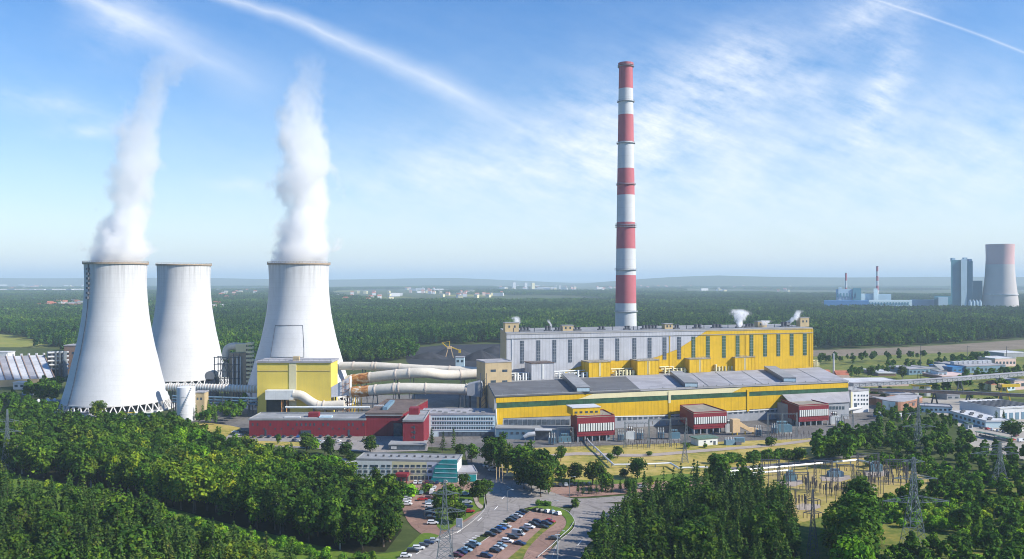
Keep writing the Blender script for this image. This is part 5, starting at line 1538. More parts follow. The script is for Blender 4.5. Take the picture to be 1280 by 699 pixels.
for (y0, y1) in ((522, 525), (527.5, 530.5), (533.5, 536.5)):
    windows(r4, RW4, [541.5 + 3.05 * i for i in range(25)], y0, y1, 2.0)
    MB().wbox(RW4, RW4.s_of(539.5), RW4.L - .3, RW4.sz(560, y1 + 1.0)[1], RW4.sz(560, y1 + .3)[1], .02, .25).build('sill_band', M['white'], r4)
MB().wbox(RW4, .2, RW4.s_of(538.5), .2, h4 - .2, .02, .3).build('blank_panel', M['white'], r4)
for i in range(12):
    s = lerp(RW4.s_of(552), RW4.s_of(615), i / 11); MB().wbox(RW4, s - 1.6, s + 1.6, .2, RW4.sz(560, 539.8)[1], .02, .15).build('ground_window', M['strip_glass'], r4)
m = MB()
for i in range(9): m.wbox(RW4, 6 + i * 4, 8.5 + i * 4, h4 + .52, h4 + 1.5, -14 + (i % 3) * 4, -12 + (i % 3) * 4)
m.build('roof_vent', M['roof_grey'], ro)
# teal link building left of the hall
RW5 = Wall(at(619.4, dof(549)).xy, at(712, dof(551)).xy)
r5 = thing('teal_annexe', 'low blue grey annexe along the foot of the yellow hall', 'annexe', RW5.at(RW5.L / 2, 0))
shell(r5, RW5, 11, RW5.sz(660, 537)[1], 'blue_wall', 'roof_grey', parapet=.3)
windows(r5, RW5, [626 + 7 * i for i in range(5)], 540, 543, 3.4)
MB().wbox(RW5, RW5.s_of(668), RW5.s_of(689), .1, 6, .02, .3).build('gate', M['strip_glass'], r5)
MB().wbox(RW5, RW5.s_of(669), RW5.s_of(690), 6.3, 7.2, .0, 3.5).build('canopy', M['roof_white'], r5)
wd = thing('white_canopy', 'white rounded canopy beside the blue grey annexe', 'canopy', at(663, 512))
m = MB(); cc = at(663, 512)
for i in range(1): m.path([cc + Vector((-4, 0, 4)), cc + Vector((-1, 0, 5.6)), cc + Vector((3, 0, 6))], [1, 1.4, 1.4], 10)
m.build('hood', M['roof_white'], wd, True)
for s in (-3, 2.4): MB().cyl(cc + Vector((s, 0, 0)), cc + Vector((s, 0, 4.6)), .25, n=6).build('post', M['steel'], wd)

# pale office in the foreground
OW = Wall(at(446, dof(600)).xy, at(571, dof(603)).xy)
of = thing('pale_office', 'two storey pale office with a teal glass corner and a red entrance', 'office', OW.at(OW.L / 2, 0))
ho = OW.sz(508, 577)[1]
ro = shell(of, OW, 15, ho, 'offwhite', 'roof_grey', parapet=.6)
MB().wbox(OW, OW.s_of(490), OW.s_of(533.3), .1, ho - .1, .02, .25).build('cream_panel', M['cream'], of)
MB().wbox(OW, OW.s_of(533.5), OW.s_of(546.5), .1, ho - .1, .02, .25).build('lilac_panel', M['lilac'], of)
MB().wbox(OW, OW.s_of(446.3), OW.s_of(489.8), .1, ho - .1, .02, .25).build('green_panel', M['offwhite'], of)
for (y0, y1) in ((581, 584.3), (587.8, 591)):
    windows(of, OW, [450, 457.3, 465.2, 470.5, 479, 486], y0, y1, 4.6, off=.25, frame='offwhite')
    windows(of, OW, [494.5, 501.7, 509, 516.2, 523.3, 530.5, 537.5], y0, y1, 4.8, off=.25, frame='white')
windows(of, OW, [515 + 4.6 * i for i in range(6)], 595, 599.5, 3.4, off=.25)
tz_ = lambda px, py: OW.sz(px, py, .3)
m = MB(); m.wpoly(OW, [tz_(537.5, 603), tz_(571.6, 603.5), tz_(571.6, 574.5), tz_(553, 574.5), tz_(544, 583), tz_(541, 595)][::-1] if False else [tz_(538, 602), tz_(571.6, 602.6), tz_(571.6, 574.5), tz_(553, 574.5), tz_(544, 583), tz_(541, 595)], .26, 1.6)
tg = m.build('teal_corner', M['teal_glass'], of)
for py in (579.5, 585, 590.5, 596):
    m = MB(); x0 = 546.5 if py < 583 else (543 if py < 592 else 540.5)
    z = tz_(560, py)[1]; m.wbox(OW, OW.s_of(x0 + 1.5), OW.s_of(571.4), z - .12, z + .12, 1.61, 1.75); m.build('mullion', M['pale_blue'], tg)
EWn = Wall(OW.at(OW.s_of(497), 0, 5.5).xy, OW.at(OW.s_of(512), 0, 5.5).xy)
MB().wbox(EWn, 0, EWn.L, 3.2, 4.6, -5.2, 0).build('porch', M['red'], of)
for s in (.3, EWn.L * .5, EWn.L - .3): MB().wbox(EWn, s - .2, s + .2, 0.1, 3.19, -.6, -.2).build('porch_post', M['red'], of)
MB().wbox(EWn, .4, EWn.L - .4, 0.1, 3.15, -5.2, -4.6).build('door', M['strip_glass'], of)
for i in range(12): MB().wbox(OW, 3 + i * 4, 4 + i * 4, ho + .52, ho + 1.4, -9, -8).build('roof_vent', M['roof_dark'], ro)
LWn = Wall(at(400, dof(594)).xy, at(445, dof(594)).xy)
lo_ = thing('flat_annexe', 'low flat roofed annexe half hidden by trees left of the pale office', 'annexe', LWn.at(LWn.L / 2, 0))
ro = shell(lo_, LWn, 20, 3.4, 'offwhite', 'roof_light', parapet=.4)
windows(lo_, LWn, [404 + 6 * i for i in range(7)], 589, 592, 3.5)
MB().wbox(LWn, 6, 9, 3.92, 4.7, -9, -6).build('roof_hatch', M['brown'], ro)
RWn = Wall(at(572.5, dof(603)).xy, at(596, dof(602)).xy)
rf_ = thing('flat_pavilion', 'low flat roofed pavilion with a teal wall right of the teal glass corner', 'pavilion', RWn.at(RWn.L / 2, 0))
shell(rf_, RWn, 14, 4.2, 'offwhite', 'roof_light', parapet=.4)
MB().wbox(RWn, RWn.L * .5, RWn.L - .3, .2, 3.4, .02, .2).build('teal_front', M['teal_glass'], rf_)
windows(rf_, RWn, (575.5, 579, 582), 595.5, 599, 2.2)
#@@MORE_BEGIN
# ------------------------------------------------------------------ steam and haze
def steam_mat(name, zmax, stops, amp, nsc, seed, xr, rr, edge=3.2):
    m = bpy.data.materials.new(name); m.use_nodes = True
    nt = m.node_tree; nt.nodes.clear()
    out = nt.nodes.new('ShaderNodeOutputMaterial')
    pv = nt.nodes.new('ShaderNodeVolumePrincipled')
    pv.inputs['Color'].default_value = (.99, .99, .99, 1); pv.inputs['Anisotropy'].default_value = .1
    tc = nt.nodes.new('ShaderNodeTexCoord'); sp = nt.nodes.new('ShaderNodeSeparateXYZ')
    nt.links.new(tc.outputs['Object'], sp.inputs[0])
    rp = nt.nodes.new('ShaderNodeValToRGB'); rp.color_ramp.interpolation = 'CARDINAL'
    el = rp.color_ramp.elements
    while len(el) < len(stops): el.new(.5)
    for e, (z, x, r, d) in zip(el, stops):
        e.position = z / zmax; e.color = (x / xr + .5, r / rr, d, 1)
    nt.links.new(mth(nt, 'DIVIDE', sp.outputs[2], zmax), rp.inputs[0])
    sc_ = nt.nodes.new('ShaderNodeSeparateColor'); nt.links.new(rp.outputs[0], sc_.inputs[0])
    cx = mth(nt, 'MULTIPLY', mth(nt, 'SUBTRACT', sc_.outputs[0], .5), xr)
    rad = mth(nt, 'MAXIMUM', mth(nt, 'MULTIPLY', sc_.outputs[1], rr), .5)
    dx = mth(nt, 'SUBTRACT', sp.outputs[0], cx)
    dist = mth(nt, 'SQRT', mth(nt, 'ADD', mth(nt, 'MULTIPLY', dx, dx), mth(nt, 'MULTIPLY', sp.outputs[1], sp.outputs[1])))
    mp = nt.nodes.new('ShaderNodeMapping'); mp.inputs['Location'].default_value = (seed, seed * 2, 0)
    mp.inputs['Scale'].default_value = (1, 1, .8); nt.links.new(tc.outputs['Object'], mp.inputs[0])
    nz = noise(nt, mp.outputs[0], nsc, 8, .66)
    q = mth(nt, 'SUBTRACT', 1.0, mth(nt, 'DIVIDE', dist, rad))
    f = mth(nt, 'ADD', q, mth(nt, 'MULTIPLY', mth(nt, 'SUBTRACT', nz, .5), amp))
    f = mth(nt, 'MULTIPLY', f, edge, clamp=True)
    nt.links.new(mth(nt, 'MULTIPLY', mth(nt, 'MULTIPLY', f, sc_.outputs[2]), 1.1), pv.inputs['Density'])
    nt.links.new(pv.outputs[0], out.inputs['Volume'])
    return m
def steam(lab, c, zbase, stops_px, d, amp=1.25, nsc=.04, seed=1.0, group=None, grow=1.6, edge=2.2):
    # stops: (py, px centre, half width px, density)
    st = []
    for (py, px, hw, dn) in stops_px:
        z = zat(py, d) - zbase
        st.append((z, (px - CX) * d / F - c.x, hw * d / F, dn))
    st[0] = (0, *st[0][1:])
    zmax = st[-1][0]
    xr = 2.5 * max(abs(s[1]) for s in st) + 1; rr = max(s[2] for s in st) * 1.05
    m = MB()
    fine = []
    for a_, b_ in zip(st, st[1:]):
        for k_ in range(4): fine.append(tuple(lerp(u, v, k_ / 4) for u, v in zip(a_, b_)))
    fine.append(st[-1])
    n = 20; vs = []
    for i_, (z, x, r, dn) in enumerate(fine):
        gr = 1.02 if z < .05 * zmax and grow < 2 else grow
        for i in range(n):
            t = 2 * math.pi * i / n; vs.append((c.x + x + math.cos(t) * r * gr, c.y + math.sin(t) * r * gr, zbase + z))
    fs = [(k_ * n + i, k_ * n + (i + 1) % n, (k_ + 1) * n + (i + 1) % n, (k_ + 1) * n + i) for k_ in range(len(fine) - 1) for i in range(n)]
    fs += [tuple(range(n))[::-1], tuple(range((len(fine) - 1) * n, len(fine) * n))]
    m.add(vs, fs)
    mat = steam_mat('steam', zmax, st, amp, nsc, seed, xr, rr, edge)
    off = Vector((c.x, c.y, zbase))
    o = bpy.data.objects.new('steam_plume', m.mesh('steam_plume', mat, off)); COL.objects.link(o); o.location = off
    ORIGIN[o.name] = off
    return tag(o, lab, 'steam', group)
D1, D3 = c1.y, c3.y
steam('white steam rising and drifting right from the leftmost cooling tower', c1, 112.0,
      [(330, 145, 36, .20), (318, 146, 38, .20), (290, 153, 34, .17), (262, 160, 31, .13), (235, 166, 30, .09), (205, 169, 28, .072), (178, 172, 27, .056), (150, 178, 28, .040), (120, 187, 28, .030), (95, 200, 26, .024), (72, 220, 24, .012), (56, 236, 22, 0.0)], D1, 3.6, .042, 1.0, 'steam plumes over the cooling towers')
steam('white steam rising almost straight from the right cooling tower', c3, 112.3,
      [(329.5, 374, 34.5, .19), (318, 376, 36, .20), (290, 379, 34, .17), (262, 382, 34, .13), (235, 382, 36, .11), (205, 383, 34, .085), (180, 383, 33, .068), (155, 378, 30, .056), (130, 376, 26, .040), (105, 380, 23, .024), (80, 386, 22, .010), (62, 390, 20, 0.0)], D3, 3.6, .042, 7.0, 'steam plumes over the cooling towers')
def puff(lab, stops, d, seed):
    c = at(stops[0][1], d); steam(lab, c, zat(stops[0][0], d), [(a, b + (i_ % 2) * .8, c_ * 1.25, dn * .6) for i_, (a, b, c_, dn) in enumerate(stops)], d, 4.6, .26, seed, 'small steam puffs on the boiler house roof', 2.4, 1.8)
puff('white steam puff rising above the middle of the yellow roof', [(409, 925, 2.5, 1.2), (403, 925, 3.6, 1.2), (397, 926, 6, .9), (391, 925, 8, .5), (386, 922, 8, 0)], 712, 3.0)
puff('slanted white steam wisp near the right end of the yellow roof', [(406, 984, 2, 1.0), (402, 988, 3.4, 1.0), (398, 993, 3.6, .9), (392, 997, 3.6, .5), (387, 999, 3.5, 0)], 730, 5.0)
puff('small white steam puff beside the left roof penthouse', [(406, 646, 2, .8), (402, 646, 3.5, .8), (398, 645, 4, .5), (395, 644, 3.5, 0)], 672, 9.0)
puff('thin white steam wisp over the white part of the roof', [(411, 688.5, .9, .8), (406, 688, 1.3, .8), (402, 686, 1.8, .6), (399, 685, 1.6, 0)], 675, 4.0)
puff('faint white steam puff left of the yellow roof penthouse', [(407, 955, 2, .7), (403, 956, 5, .5), (400, 957, 6, 0)], 722, 6.0)
hz = MB(); hz.box((0, 25000, 164), (118000, 68000, 336))
hm = bpy.data.materials.new('haze_air'); hm.use_nodes = True
hn = hm.node_tree; hn.nodes.clear()
ho_ = hn.nodes.new('ShaderNodeOutputMaterial'); pv = hn.nodes.new('ShaderNodeVolumePrincipled')
pv.inputs['Color'].default_value = (.67, .84, .98, 1); pv.inputs['Density'].default_value = HAZE; pv.inputs['Anisotropy'].default_value = .0
hn.links.new(pv.outputs[0], ho_.inputs['Volume'])
tag(hz.build('haze', hm), 'pale blue haze over the far forest', 'haze', kind='stuff')

# ------------------------------------------------------------------ cars
def car_parts(kind):
    L, Wd, Ht = dict(hatchback=(4.1, 1.75, 1.5), saloon=(4.6, 1.8, 1.45), estate=(4.7, 1.8, 1.55), van=(5.2, 2.0, 2.2))[kind]
    h = L / 2
    low = [(-h, .35), (-h, .75), (-h + .15, .92), (h - 1.2, .95), (h - .25, .78), (h, .62), (h, .32)]
    if kind == 'saloon': cab = [(-h + .7, .9), (-h + 1.25, Ht), (h - 2.2, Ht), (h - 1.25, .9)]
    elif kind == 'van': cab = [(-h + .05, .9), (-h + .1, Ht), (h - 1.5, Ht), (h - .75, .9)]
    else: cab = [(-h + .1, .9), (-h + .45, Ht), (h - 2.1, Ht), (h - 1.15, .9)]
    b = MB()
    def slab(pr, w0, w1, taper=False):
        n = len(pr)
        vs = [(x, -(w1 if taper and z > 1 else w0) / 2, z) for x, z in pr] + [(x, (w1 if taper and z > 1 else w0) / 2, z) for x, z in pr]
        fs = [tuple(range(n)), tuple(range(n, 2 * n))[::-1]] + [(i, i + n, (i + 1) % n + n, (i + 1) % n) for i in range(n)]
        return vs, fs
    b.add(*slab(low, Wd, Wd))
    b.add(*slab(cab, Wd - .12, Wd - .42, True))
    gl = MB()
    # side, front and rear glass set slightly proud of the cabin
    x0, x1, x2, x3 = cab[0][0], cab[1][0], cab[2][0], cab[3][0]
    zb, zt_ = 1.0, Ht - .12
    def yat(z): return (Wd - .12) / 2 + ((Wd - .42) - (Wd - .12)) / 2 * (z - .9) / (Ht - .9) + .015
    fa = (zb - .9) / (Ht - .9); fb = (zt_ - .9) / (Ht - .9)
    xa, xb = lerp(x0, x1, fa) + .15, lerp(x0, x1, fb) + .15; xc, xd = lerp(x3, x2, fa) - .12, lerp(x3, x2, fb) - .12
    if kind == 'van': xa = xb = xd - 1.1
    for s in (-1, 1):
        gl.add([(xa, s * yat(zb), zb), (xc, s * yat(zb), zb), (xd, s * yat(zt_), zt_), (xb, s * yat(zt_), zt_)], [(0, 1, 2, 3)])
    gl.add([(xc + .14, -yat(zb) + .1, zb), (xc + .14, yat(zb) - .1, zb), (xd + .14, yat(zt_) - .08, zt_), (xd + .14, -yat(zt_) + .08, zt_)], [(0, 1, 2, 3)])
    if kind != 'van':
        gl.add([(xa - .17, -yat(zb) + .1, zb), (xa - .17, yat(zb) - .1, zb), (xb - .17, yat(zt_) - .08, zt_), (xb - .17, -yat(zt_) + .08, zt_)], [(3, 2, 1, 0)])
    wh = MB(); wh.cyl((0, -.11, 0), (0, .11, 0), .33, n=14)
    wm = wh.mesh('wheel', M['tyre'], smooth=True)
    bm_ = b.mesh('body', M['paint'])
    gm = bpy.data.meshes.new('windows'); gm.from_pydata(gl.v, [], gl.f); gm.materials.append(M['car_glass'])
    return bm_, gm, wm, h, Wd
CARK = {k_: car_parts(k_) for k_ in ('hatchback', 'saloon', 'estate', 'van')}
CCOL = {'white': (.75, .76, .77), 'silver': (.42, .45, .47), 'black': (.012, .013, .016), 'dark blue': (.012, .03, .09), 'blue': (.02, .11, .36), 'pale blue': (.24, .36, .45), 'dark grey': (.05, .055, .065), 'red': (.36, .015, .02), 'maroon': (.10, .012, .025)}
def car(px, py, head, colour, label, group, kind=None, lay=.36):
    kind = kind or rng.choice(('hatchback', 'hatchback', 'saloon', 'estate'))
    bm_, gm, wm, h, Wd = CARK[kind]
    p = P(px, py)
    t = thing('parked_car', label, 'car', (p.x, p.y, lay), group, head + rng.uniform(-.05, .05))
    b = bpy.data.objects.new('body', bm_); COL.objects.link(b); b.parent = t; b.color = (*CCOL[colour], 1)
    g_ = bpy.data.objects.new('windows', gm); COL.objects.link(g_); g_.parent = t
    for sx in (-1, 1):
        for sy in (-1, 1):
            o = bpy.data.objects.new('wheel', wm); COL.objects.link(o); o.parent = t; o.location = (sx * (h - .85), sy * (Wd / 2 - .1), .33)
    return t
ORD = ['first', 'second', 'third', 'fourth', 'fifth', 'sixth', 'seventh', 'eighth', 'ninth', 'tenth', 'eleventh', 'twelfth', 'thirteenth', 'fourteenth', 'fifteenth', 'sixteenth']
def dirn(p, q):
    a_, b_ = P(*p), P(*q); d = b_ - a_; return math.atan2(d.y, d.x)
def car_row(pts, where, colours, head, from_='from far end', kinds=None):
    for i, (p, c_) in enumerate(zip(pts, colours)):
        kd = (kinds or {}).get(i); nm = 'van' if kd == 'van' else 'car'
        car(p[0], p[1], head, c_, f'{c_} {nm}, {ORD[i]} {from_}, {where}', f'cars in {where}', kd)
cross = dirn((600, 680), (660, 640)) - R(90)
car_row([(654.5, 642), (650, 645), (646.5, 647.5), (642, 650.3), (639, 652.8)], 'the upper row beside the road', ['black', 'dark blue', 'silver', 'dark grey', 'black'], cross)
car_row([(632, 660.5), (626.5, 663), (620, 667), (613, 671)], 'the short middle row beside the road', ['silver', 'blue', 'dark grey', 'black'], cross)
car_row([(593.5, 682.5), (588, 686.5), (583, 690), (577.5, 693.5), (572.5, 697)], 'the lowest row beside the road', ['pale blue', 'black', 'pale blue', 'dark blue', 'maroon'], cross)
car_row([(672, 655), (667, 658), (661.5, 661.2), (655, 665), (648, 670), (641.5, 674), (634, 679), (627, 685), (623, 688.3), (618.5, 691.5), (608, 697.5)], 'the long row on the dry strip', ['dark blue', 'black', 'white', 'dark grey', 'silver', 'dark grey', 'white', 'pale blue', 'silver', 'black', 'dark blue'], cross, kinds={4: 'van', 6: 'estate'})
car_row([(687, 654), (683, 657), (679, 661)], 'the short row right of the dry strip', ['red', 'dark blue', 'black'], cross)
car(650, 682, cross, 'dark blue', 'dark blue car alone on the dry strip of the car park', None)
car(692.5, 675.5, cross + .3, 'dark grey', 'dark grey car driving alone beside the fence', None)
hd = R(62)
car_row([(670, 639.8), (675.5, 640.6), (683.5, 641.6), (690, 642.6), (697, 644.2)], 'the curved top row of the paved car park', ['black', 'dark grey', 'white', 'pale blue', 'white'], R(115), 'from the left')
car_row([(543, 678.5), (536, 681), (529.5, 684.5), (523, 688), (516, 691.3), (507.5, 697.5)], 'the row on the lower roadside', ['silver', 'dark blue', 'dark grey', 'white', 'black', 'white'], R(0))
car_row([(508, 621), (508.3, 625.3), (508.5, 628.8), (508.8, 632.2)], 'the left column of the office car park', ['dark blue', 'silver', 'white', 'white'], R(0))
car_row([(519.5, 605), (525.5, 605), (533.5, 605), (539.5, 605.2), (546.5, 605.2), (557.5, 604.6)], 'the row before the pale office', ['white', 'silver', 'maroon', 'dark grey', 'dark blue', 'silver'], R(90), 'from the left')
car_row([(519.5, 616), (527, 618), (540, 617.8), (543, 612)], 'the island row of the office car park', ['dark blue', 'pale blue', 'white', 'white'], R(90), 'from the left', {2: 'van'})
car_row([(537, 625), (537.5, 630), (537.5, 634.5), (538, 639), (538.3, 644), (539, 649.5), (541, 656)], 'the long column of the office car park', ['maroon', 'pale blue', 'white', 'dark grey', 'dark blue', 'black', 'white'], R(0))
car(528, 626, R(10), 'red', 'bright red car crossing the office car park', None)
car_row([(582, 620), (584, 630), (585.5, 635.5), (586.5, 641.5)], 'the column beside the tree lawn', ['pale blue', 'silver', 'dark blue', 'red'], R(0), kinds={0: 'estate'})
car_row([(609, 584), (614, 585.5), (616, 589.5)], 'the group at the gate road', ['white', 'white', 'silver'], R(20))
car_row([(693 + i * 7.2, 608.5 - i * .25) for i in range(7)], 'the row behind the dark hedge', ['black', 'dark grey', 'silver', 'black', 'dark grey', 'black', 'dark blue'], R(90), 'from the left')
car(803, 611.5, R(0), 'silver', 'silver car on the pink road near the pine wood', None)
car_row([(318 + i * 9.2, 547.3) for i in range(14)], 'the row under the red office wall', [rng.choice(list(CCOL)) for i in range(14)], R(90), 'from the left')
car_row([(368, 552), (374, 552.6), (399, 553), (405, 554.2), (399, 557), (424, 553), (429, 556), (436, 553), (455, 552), (459, 555.5)], 'the scattered second row before the red office', ['dark blue', 'silver', 'pale blue', 'white', 'silver', 'white', 'silver', 'dark grey', 'dark grey', 'white'], R(80), 'from the left')
car_row([(294, 541.5), (300, 541), (306, 541.3), (298, 545), (302, 550)], 'the group left of the red office', ['white', 'dark blue', 'dark grey', 'silver', 'black'], R(15), 'from the left')
car_row([(1228 + i * 7, 536.5 + i * 1.2) for i in range(6)], 'the depot car park upper row', ['dark grey', 'red', 'white', 'silver', 'dark blue', 'white'], R(20), 'from the left')
car_row([(1262, 551), (1270, 546), (1266, 551.5), (1276, 540), (1272, 543)], 'right edge of the depot car park', ['maroon', 'maroon', 'red', 'white', 'dark grey'], R(30), 'from the left')
car(1277, 532, R(10), 'white', 'white van parked in front of the depot hall doors', None, 'van')
car(1277, 553, R(10), 'white', 'white van at the right edge of the depot car park', None, 'van')

# ------------------------------------------------------------------ lattice pylons
def pylon(px, py, ptop, arms, lab, wb=None, mat='steel'):
    c = P(px, py); k_ = c.y / F; h = (py - ptop) * k_
    t = thing('lattice_pylon', lab, 'pylon', c, 'lattice pylons of the power lines')
    wb = wb * k_ if wb else h * .13
    def hw(z): return lerp(wb / 2, wb * .13, min(1, z / (h * .62)) ** .9) if z < h * .62 else lerp(wb * .13, wb * .05, (z - h * .62) / (h * .38))
    n = 11
    m = MB(); th_ = max(.10, h * .0034)
    zs = [h * (1 - (1 - i / n) ** 1.25) for i in range(n + 1)]
    cor = [(-1, -1), (1, -1), (1, 1), (-1, 1)]
    for z0, z1 in zip(zs, zs[1:]):
        for i in range(4):
            a_, b_ = cor[i], cor[(i + 1) % 4]
            p0 = c + Vector((a_[0] * hw(z0), a_[1] * hw(z0), z0)); p1 = c + Vector((a_[0] * hw(z1), a_[1] * hw(z1), z1))
            q0 = c + Vector((b_[0] * hw(z0), b_[1] * hw(z0), z0)); q1 = c + Vector((b_[0] * hw(z1), b_[1] * hw(z1), z1))
            m.bar(p0, p1, th_ * 1.5); m.bar(p0, q1, th_); m.bar(q0, p1, th_); m.bar(p1, q1, th_)
    m.build('mast', M[mat], t)
    for (ay, x0, x1) in arms:
        z = (py - ay) * k_; wd_ = hw(z)
        m = MB(); e0 = (x0 - px) * k_; e1 = (x1 - px) * k_
        for e, s in ((e0, -1), (e1, 1)):
            root_ = s * wd_; tip = c + Vector((e, 0, z + .3)); hh_ = abs(e) * .13 + .6
            for dy in (-wd_, wd_):
                m.bar(c + Vector((root_, dy, z)), tip, th_ * 1.1); m.bar(c + Vector((root_, dy, z + hh_)), tip, th_ * 1.1)
            for i in range(1, 6):
                f_ = i / 6; xx = lerp(root_, e, f_); dy = wd_ * (1 - f_)
                m.bar(c + Vector((xx, -dy, z + .3 * f_)), c + Vector((xx, dy, z + .3 * f_)), th_ * .8)
                m.bar(c + Vector((xx, -dy, z + .3 * f_)), c + Vector((lerp(root_, e, f_ - .12), -dy, z + hh_ * (1 - f_) + .3)), th_ * .8)
        m.build('crossarm', M[mat], t)
        for e in (e0, e1, e0 * .6, e1 * .6):
            MB().cyl(c + Vector((e, 0, z - 1.6)), c + Vector((e, 0, z + .2)), .12, n=6).build('insulator', M['porcelain'], t)
    return t
pylon(1142, 688, 572, [(627.5, 1103, 1187), (599, 1116, 1172), (578, 1128, 1156)], 'large grey lattice pylon standing in scrub at the lower right', 26)
pylon(1148, 566, 496, [(534, 1128, 1170), (518, 1132, 1164), (504, 1136, 1160)], 'lattice pylon rising from the dark grove in front of the depot', 11)
pylon(1250, 610, 553, [(568, 1213, 1274), (560, 1226, 1268)], 'lattice pylon above the trees below the depot car park', 17)
pylon(556, 712, 600, [(640, 530, 582), (618, 538, 574)], 'slender lattice pylon over the road beside the office car park', 24)
pylon(9, 590, 512, [(540, -12, 26), (527, -8, 24)], 'lattice pylon at the left edge above the clearing', 12)
pylon(1016, 715, 612, [(642, 1004, 1028), (626, 1006, 1026)], 'dark lattice pylon left of the tall tree column', 16, 'steel_dark')
pylon(856, 578, 541, [(553, 850, 862)], 'thin lattice mast on the dry meadow beside the zigzag pipe', 8)

# ------------------------------------------------------------------ substation gear
def post_mesh(h, r):
    m = MB(); m.bar((0, 0, 0), (0, 0, h * .45), r * 1.3)
    for i in range(6):
        z = h * .45 + h * .55 * i / 6; m.cyl((0, 0, z), (0, 0, z + h * .085), r * 1.9, r * 1.2, 8)
    return m
ipm = MB(); ipm.bar((0, 0, 0), (0, 0, 2.4), .16)
leg_m = ipm.mesh('leg', M['steel_dark'])
im = MB()
for i in range(6): im.cyl((0, 0, 2.4 + i * .42), (0, 0, 2.75 + i * .42), .30, .2, 8)
ins_m = im.mesh('insulator', M['porcelain'])
def ipost(p, lab, group, s=1.0, mat=None):
    t = thing('insulator_post', lab, 'insulator', (p.x, p.y, 0), group); t.scale = (s, s, s)
    for nm, me in (('leg', leg_m), ('insulator', ins_m)):
        o = bpy.data.objects.new(nm, me); COL.objects.link(o); o.parent = t
for (x0, y0, x1, y1, n, r_, wh_) in ((1070, 604, 1090, 612, 5, 3, 'middle'), (1086, 592, 1128, 600, 6, 3, 'upper right'), (1108, 603, 1146, 609, 6, 2, 'right'), (1004, 612, 1022, 618, 4, 3, 'left'), (1030, 618, 1056, 623, 5, 3, 'lower middle'), (985, 630, 1003, 640, 3, 3, 'lower left')):
    for i in range(n):
        for j in range(r_):
            px = lerp(x0, x1, i / (n - 1)) + j * 2 + rng.uniform(-1, 1); py = lerp(y0, y1, (i / (n - 1)) * .4 + j / max(1, r_ - 1) * .6)
            ipost(P(px, py), f'brown insulator post in the {wh_} bank of the open substation', f'insulator posts in the {wh_} bank of the open substation', rng.choice((.9, 1.1, 1.4)))
def gantry(px0, px1, py, ptop, lab, mat='steel', group='steel portal gantries'):
    a_, b_ = P(px0, py), P(px1, py); k_ = a_.y / F; h = (py - ptop) * k_
    t = thing('steel_gantry', lab, 'gantry', (a_ + b_) / 2, group)
    for q_ in (a_, b_):
        m = MB()
        for s in ((-1, -1), (1, -1), (1, 1), (-1, 1)): m.bar(q_ + Vector((s[0] * .7, s[1] * .7, 0)), q_ + Vector((s[0] * .25, s[1] * .25, h)), .16)
        n = 7
        for i in range(n):
            z0, z1 = h * i / n, h * (i + 1) / n; w0, w1_ = lerp(.7, .25, i / n), lerp(.7, .25, (i + 1) / n)
            m.bar(q_ + Vector((-w0, -w0, z0)), q_ + Vector((w1_, -w1_, z1)), .11); m.bar(q_ + Vector((w0, w0, z0)), q_ + Vector((-w1_, w1_, z1)), .11)
        m.build('post', M[mat], t)
    m = MB(); W = Wall(a_.xy, b_.xy)
    for o_, z in ((-.4, h - .3), (.4, h - .3), (0, h - 1.2)): m.bar(W.at(0, z, o_), W.at(W.L, z, o_), .14)
    n = max(4, int(W.L / 1.6))
    for i in range(n):
        s0, s1 = W.L * i / n, W.L * (i + 1) / n
        m.bar(W.at(s0, h - .3, -.4), W.at((s0 + s1) / 2, h - 1.2, 0), .1); m.bar(W.at((s0 + s1) / 2, h - 1.2, 0), W.at(s1, h - .3, .4), .1)
    m.build('beam', M[mat], t)
    m = MB()
    for i in range(3):
        s = W.L * (i + .5) / 3; MB().cyl(W.at(s, h - 3.2, 0), W.at(s, h - 1.2, 0), .14, n=6).build('insulator', M['porcelain'], t)
    pass
for (a_, b_, y, t_, l) in ((697, 716, 555, 534, 'pale steel gantry left of the white pipe below the penthouse shed'), (781, 811, 560, 527, 'pale steel gantry just right of the red shed with the penthouse'), (811, 838, 559, 524, 'second pale steel gantry right of the penthouse shed'),
                           (838, 858, 557, 522, 'third pale steel gantry, left of the middle red shed'), (960, 978, 548, 516, 'pale steel gantry left of the right red shed'), (978, 996, 547, 516, 'pale steel gantry touching the right red shed'), (1052, 1066, 549, 518, 'pale steel gantry below the white office cube')):
    gantry(a_, b_, y, t_, l)
for (a_, b_, y, t_, l) in ((984, 1010, 622, 590, 'brown steel gantry at the left of the open substation'), (1019, 1040, 604, 575, 'brown steel gantry behind the middle transformer'), (1046, 1066, 612, 580, 'brown steel gantry in the middle of the open substation'), (1072, 1098, 598, 566, 'brown steel gantry behind the rightmost transformer'), (1108, 1134, 604, 574, 'brown steel gantry at the right corner of the open substation'), (952, 974, 604, 574, 'brown steel gantry nearest the silver pipes')):
    gantry(a_, b_, y, t_, l, 'steel_dark', 'brown steel gantries of the open substation')
for i in range(22):
    px = 702 + i * 2.4 + rng.uniform(-.6, .6); ipost(P(px, 555 + (i % 3) * 4), 'insulator post in the bay below the penthouse shed', 'insulator posts in the bay below the penthouse shed', .75)
for i in range(34):
    px = 779 + i * 2.3 + rng.uniform(-.6, .6); ipost(P(px, 557 + (i % 3) * 2.4), 'insulator post in the bay between the left and middle red sheds', 'insulator posts in the bay between the left and middle red sheds', .8)
for i in range(26):
    px = 960 + i * 2.1 + rng.uniform(-.6, .6); ipost(P(px, 546 + (i % 3) * 2.4), 'insulator post in the bay below the right red shed', 'insulator posts in the bay below the right red shed', .8)
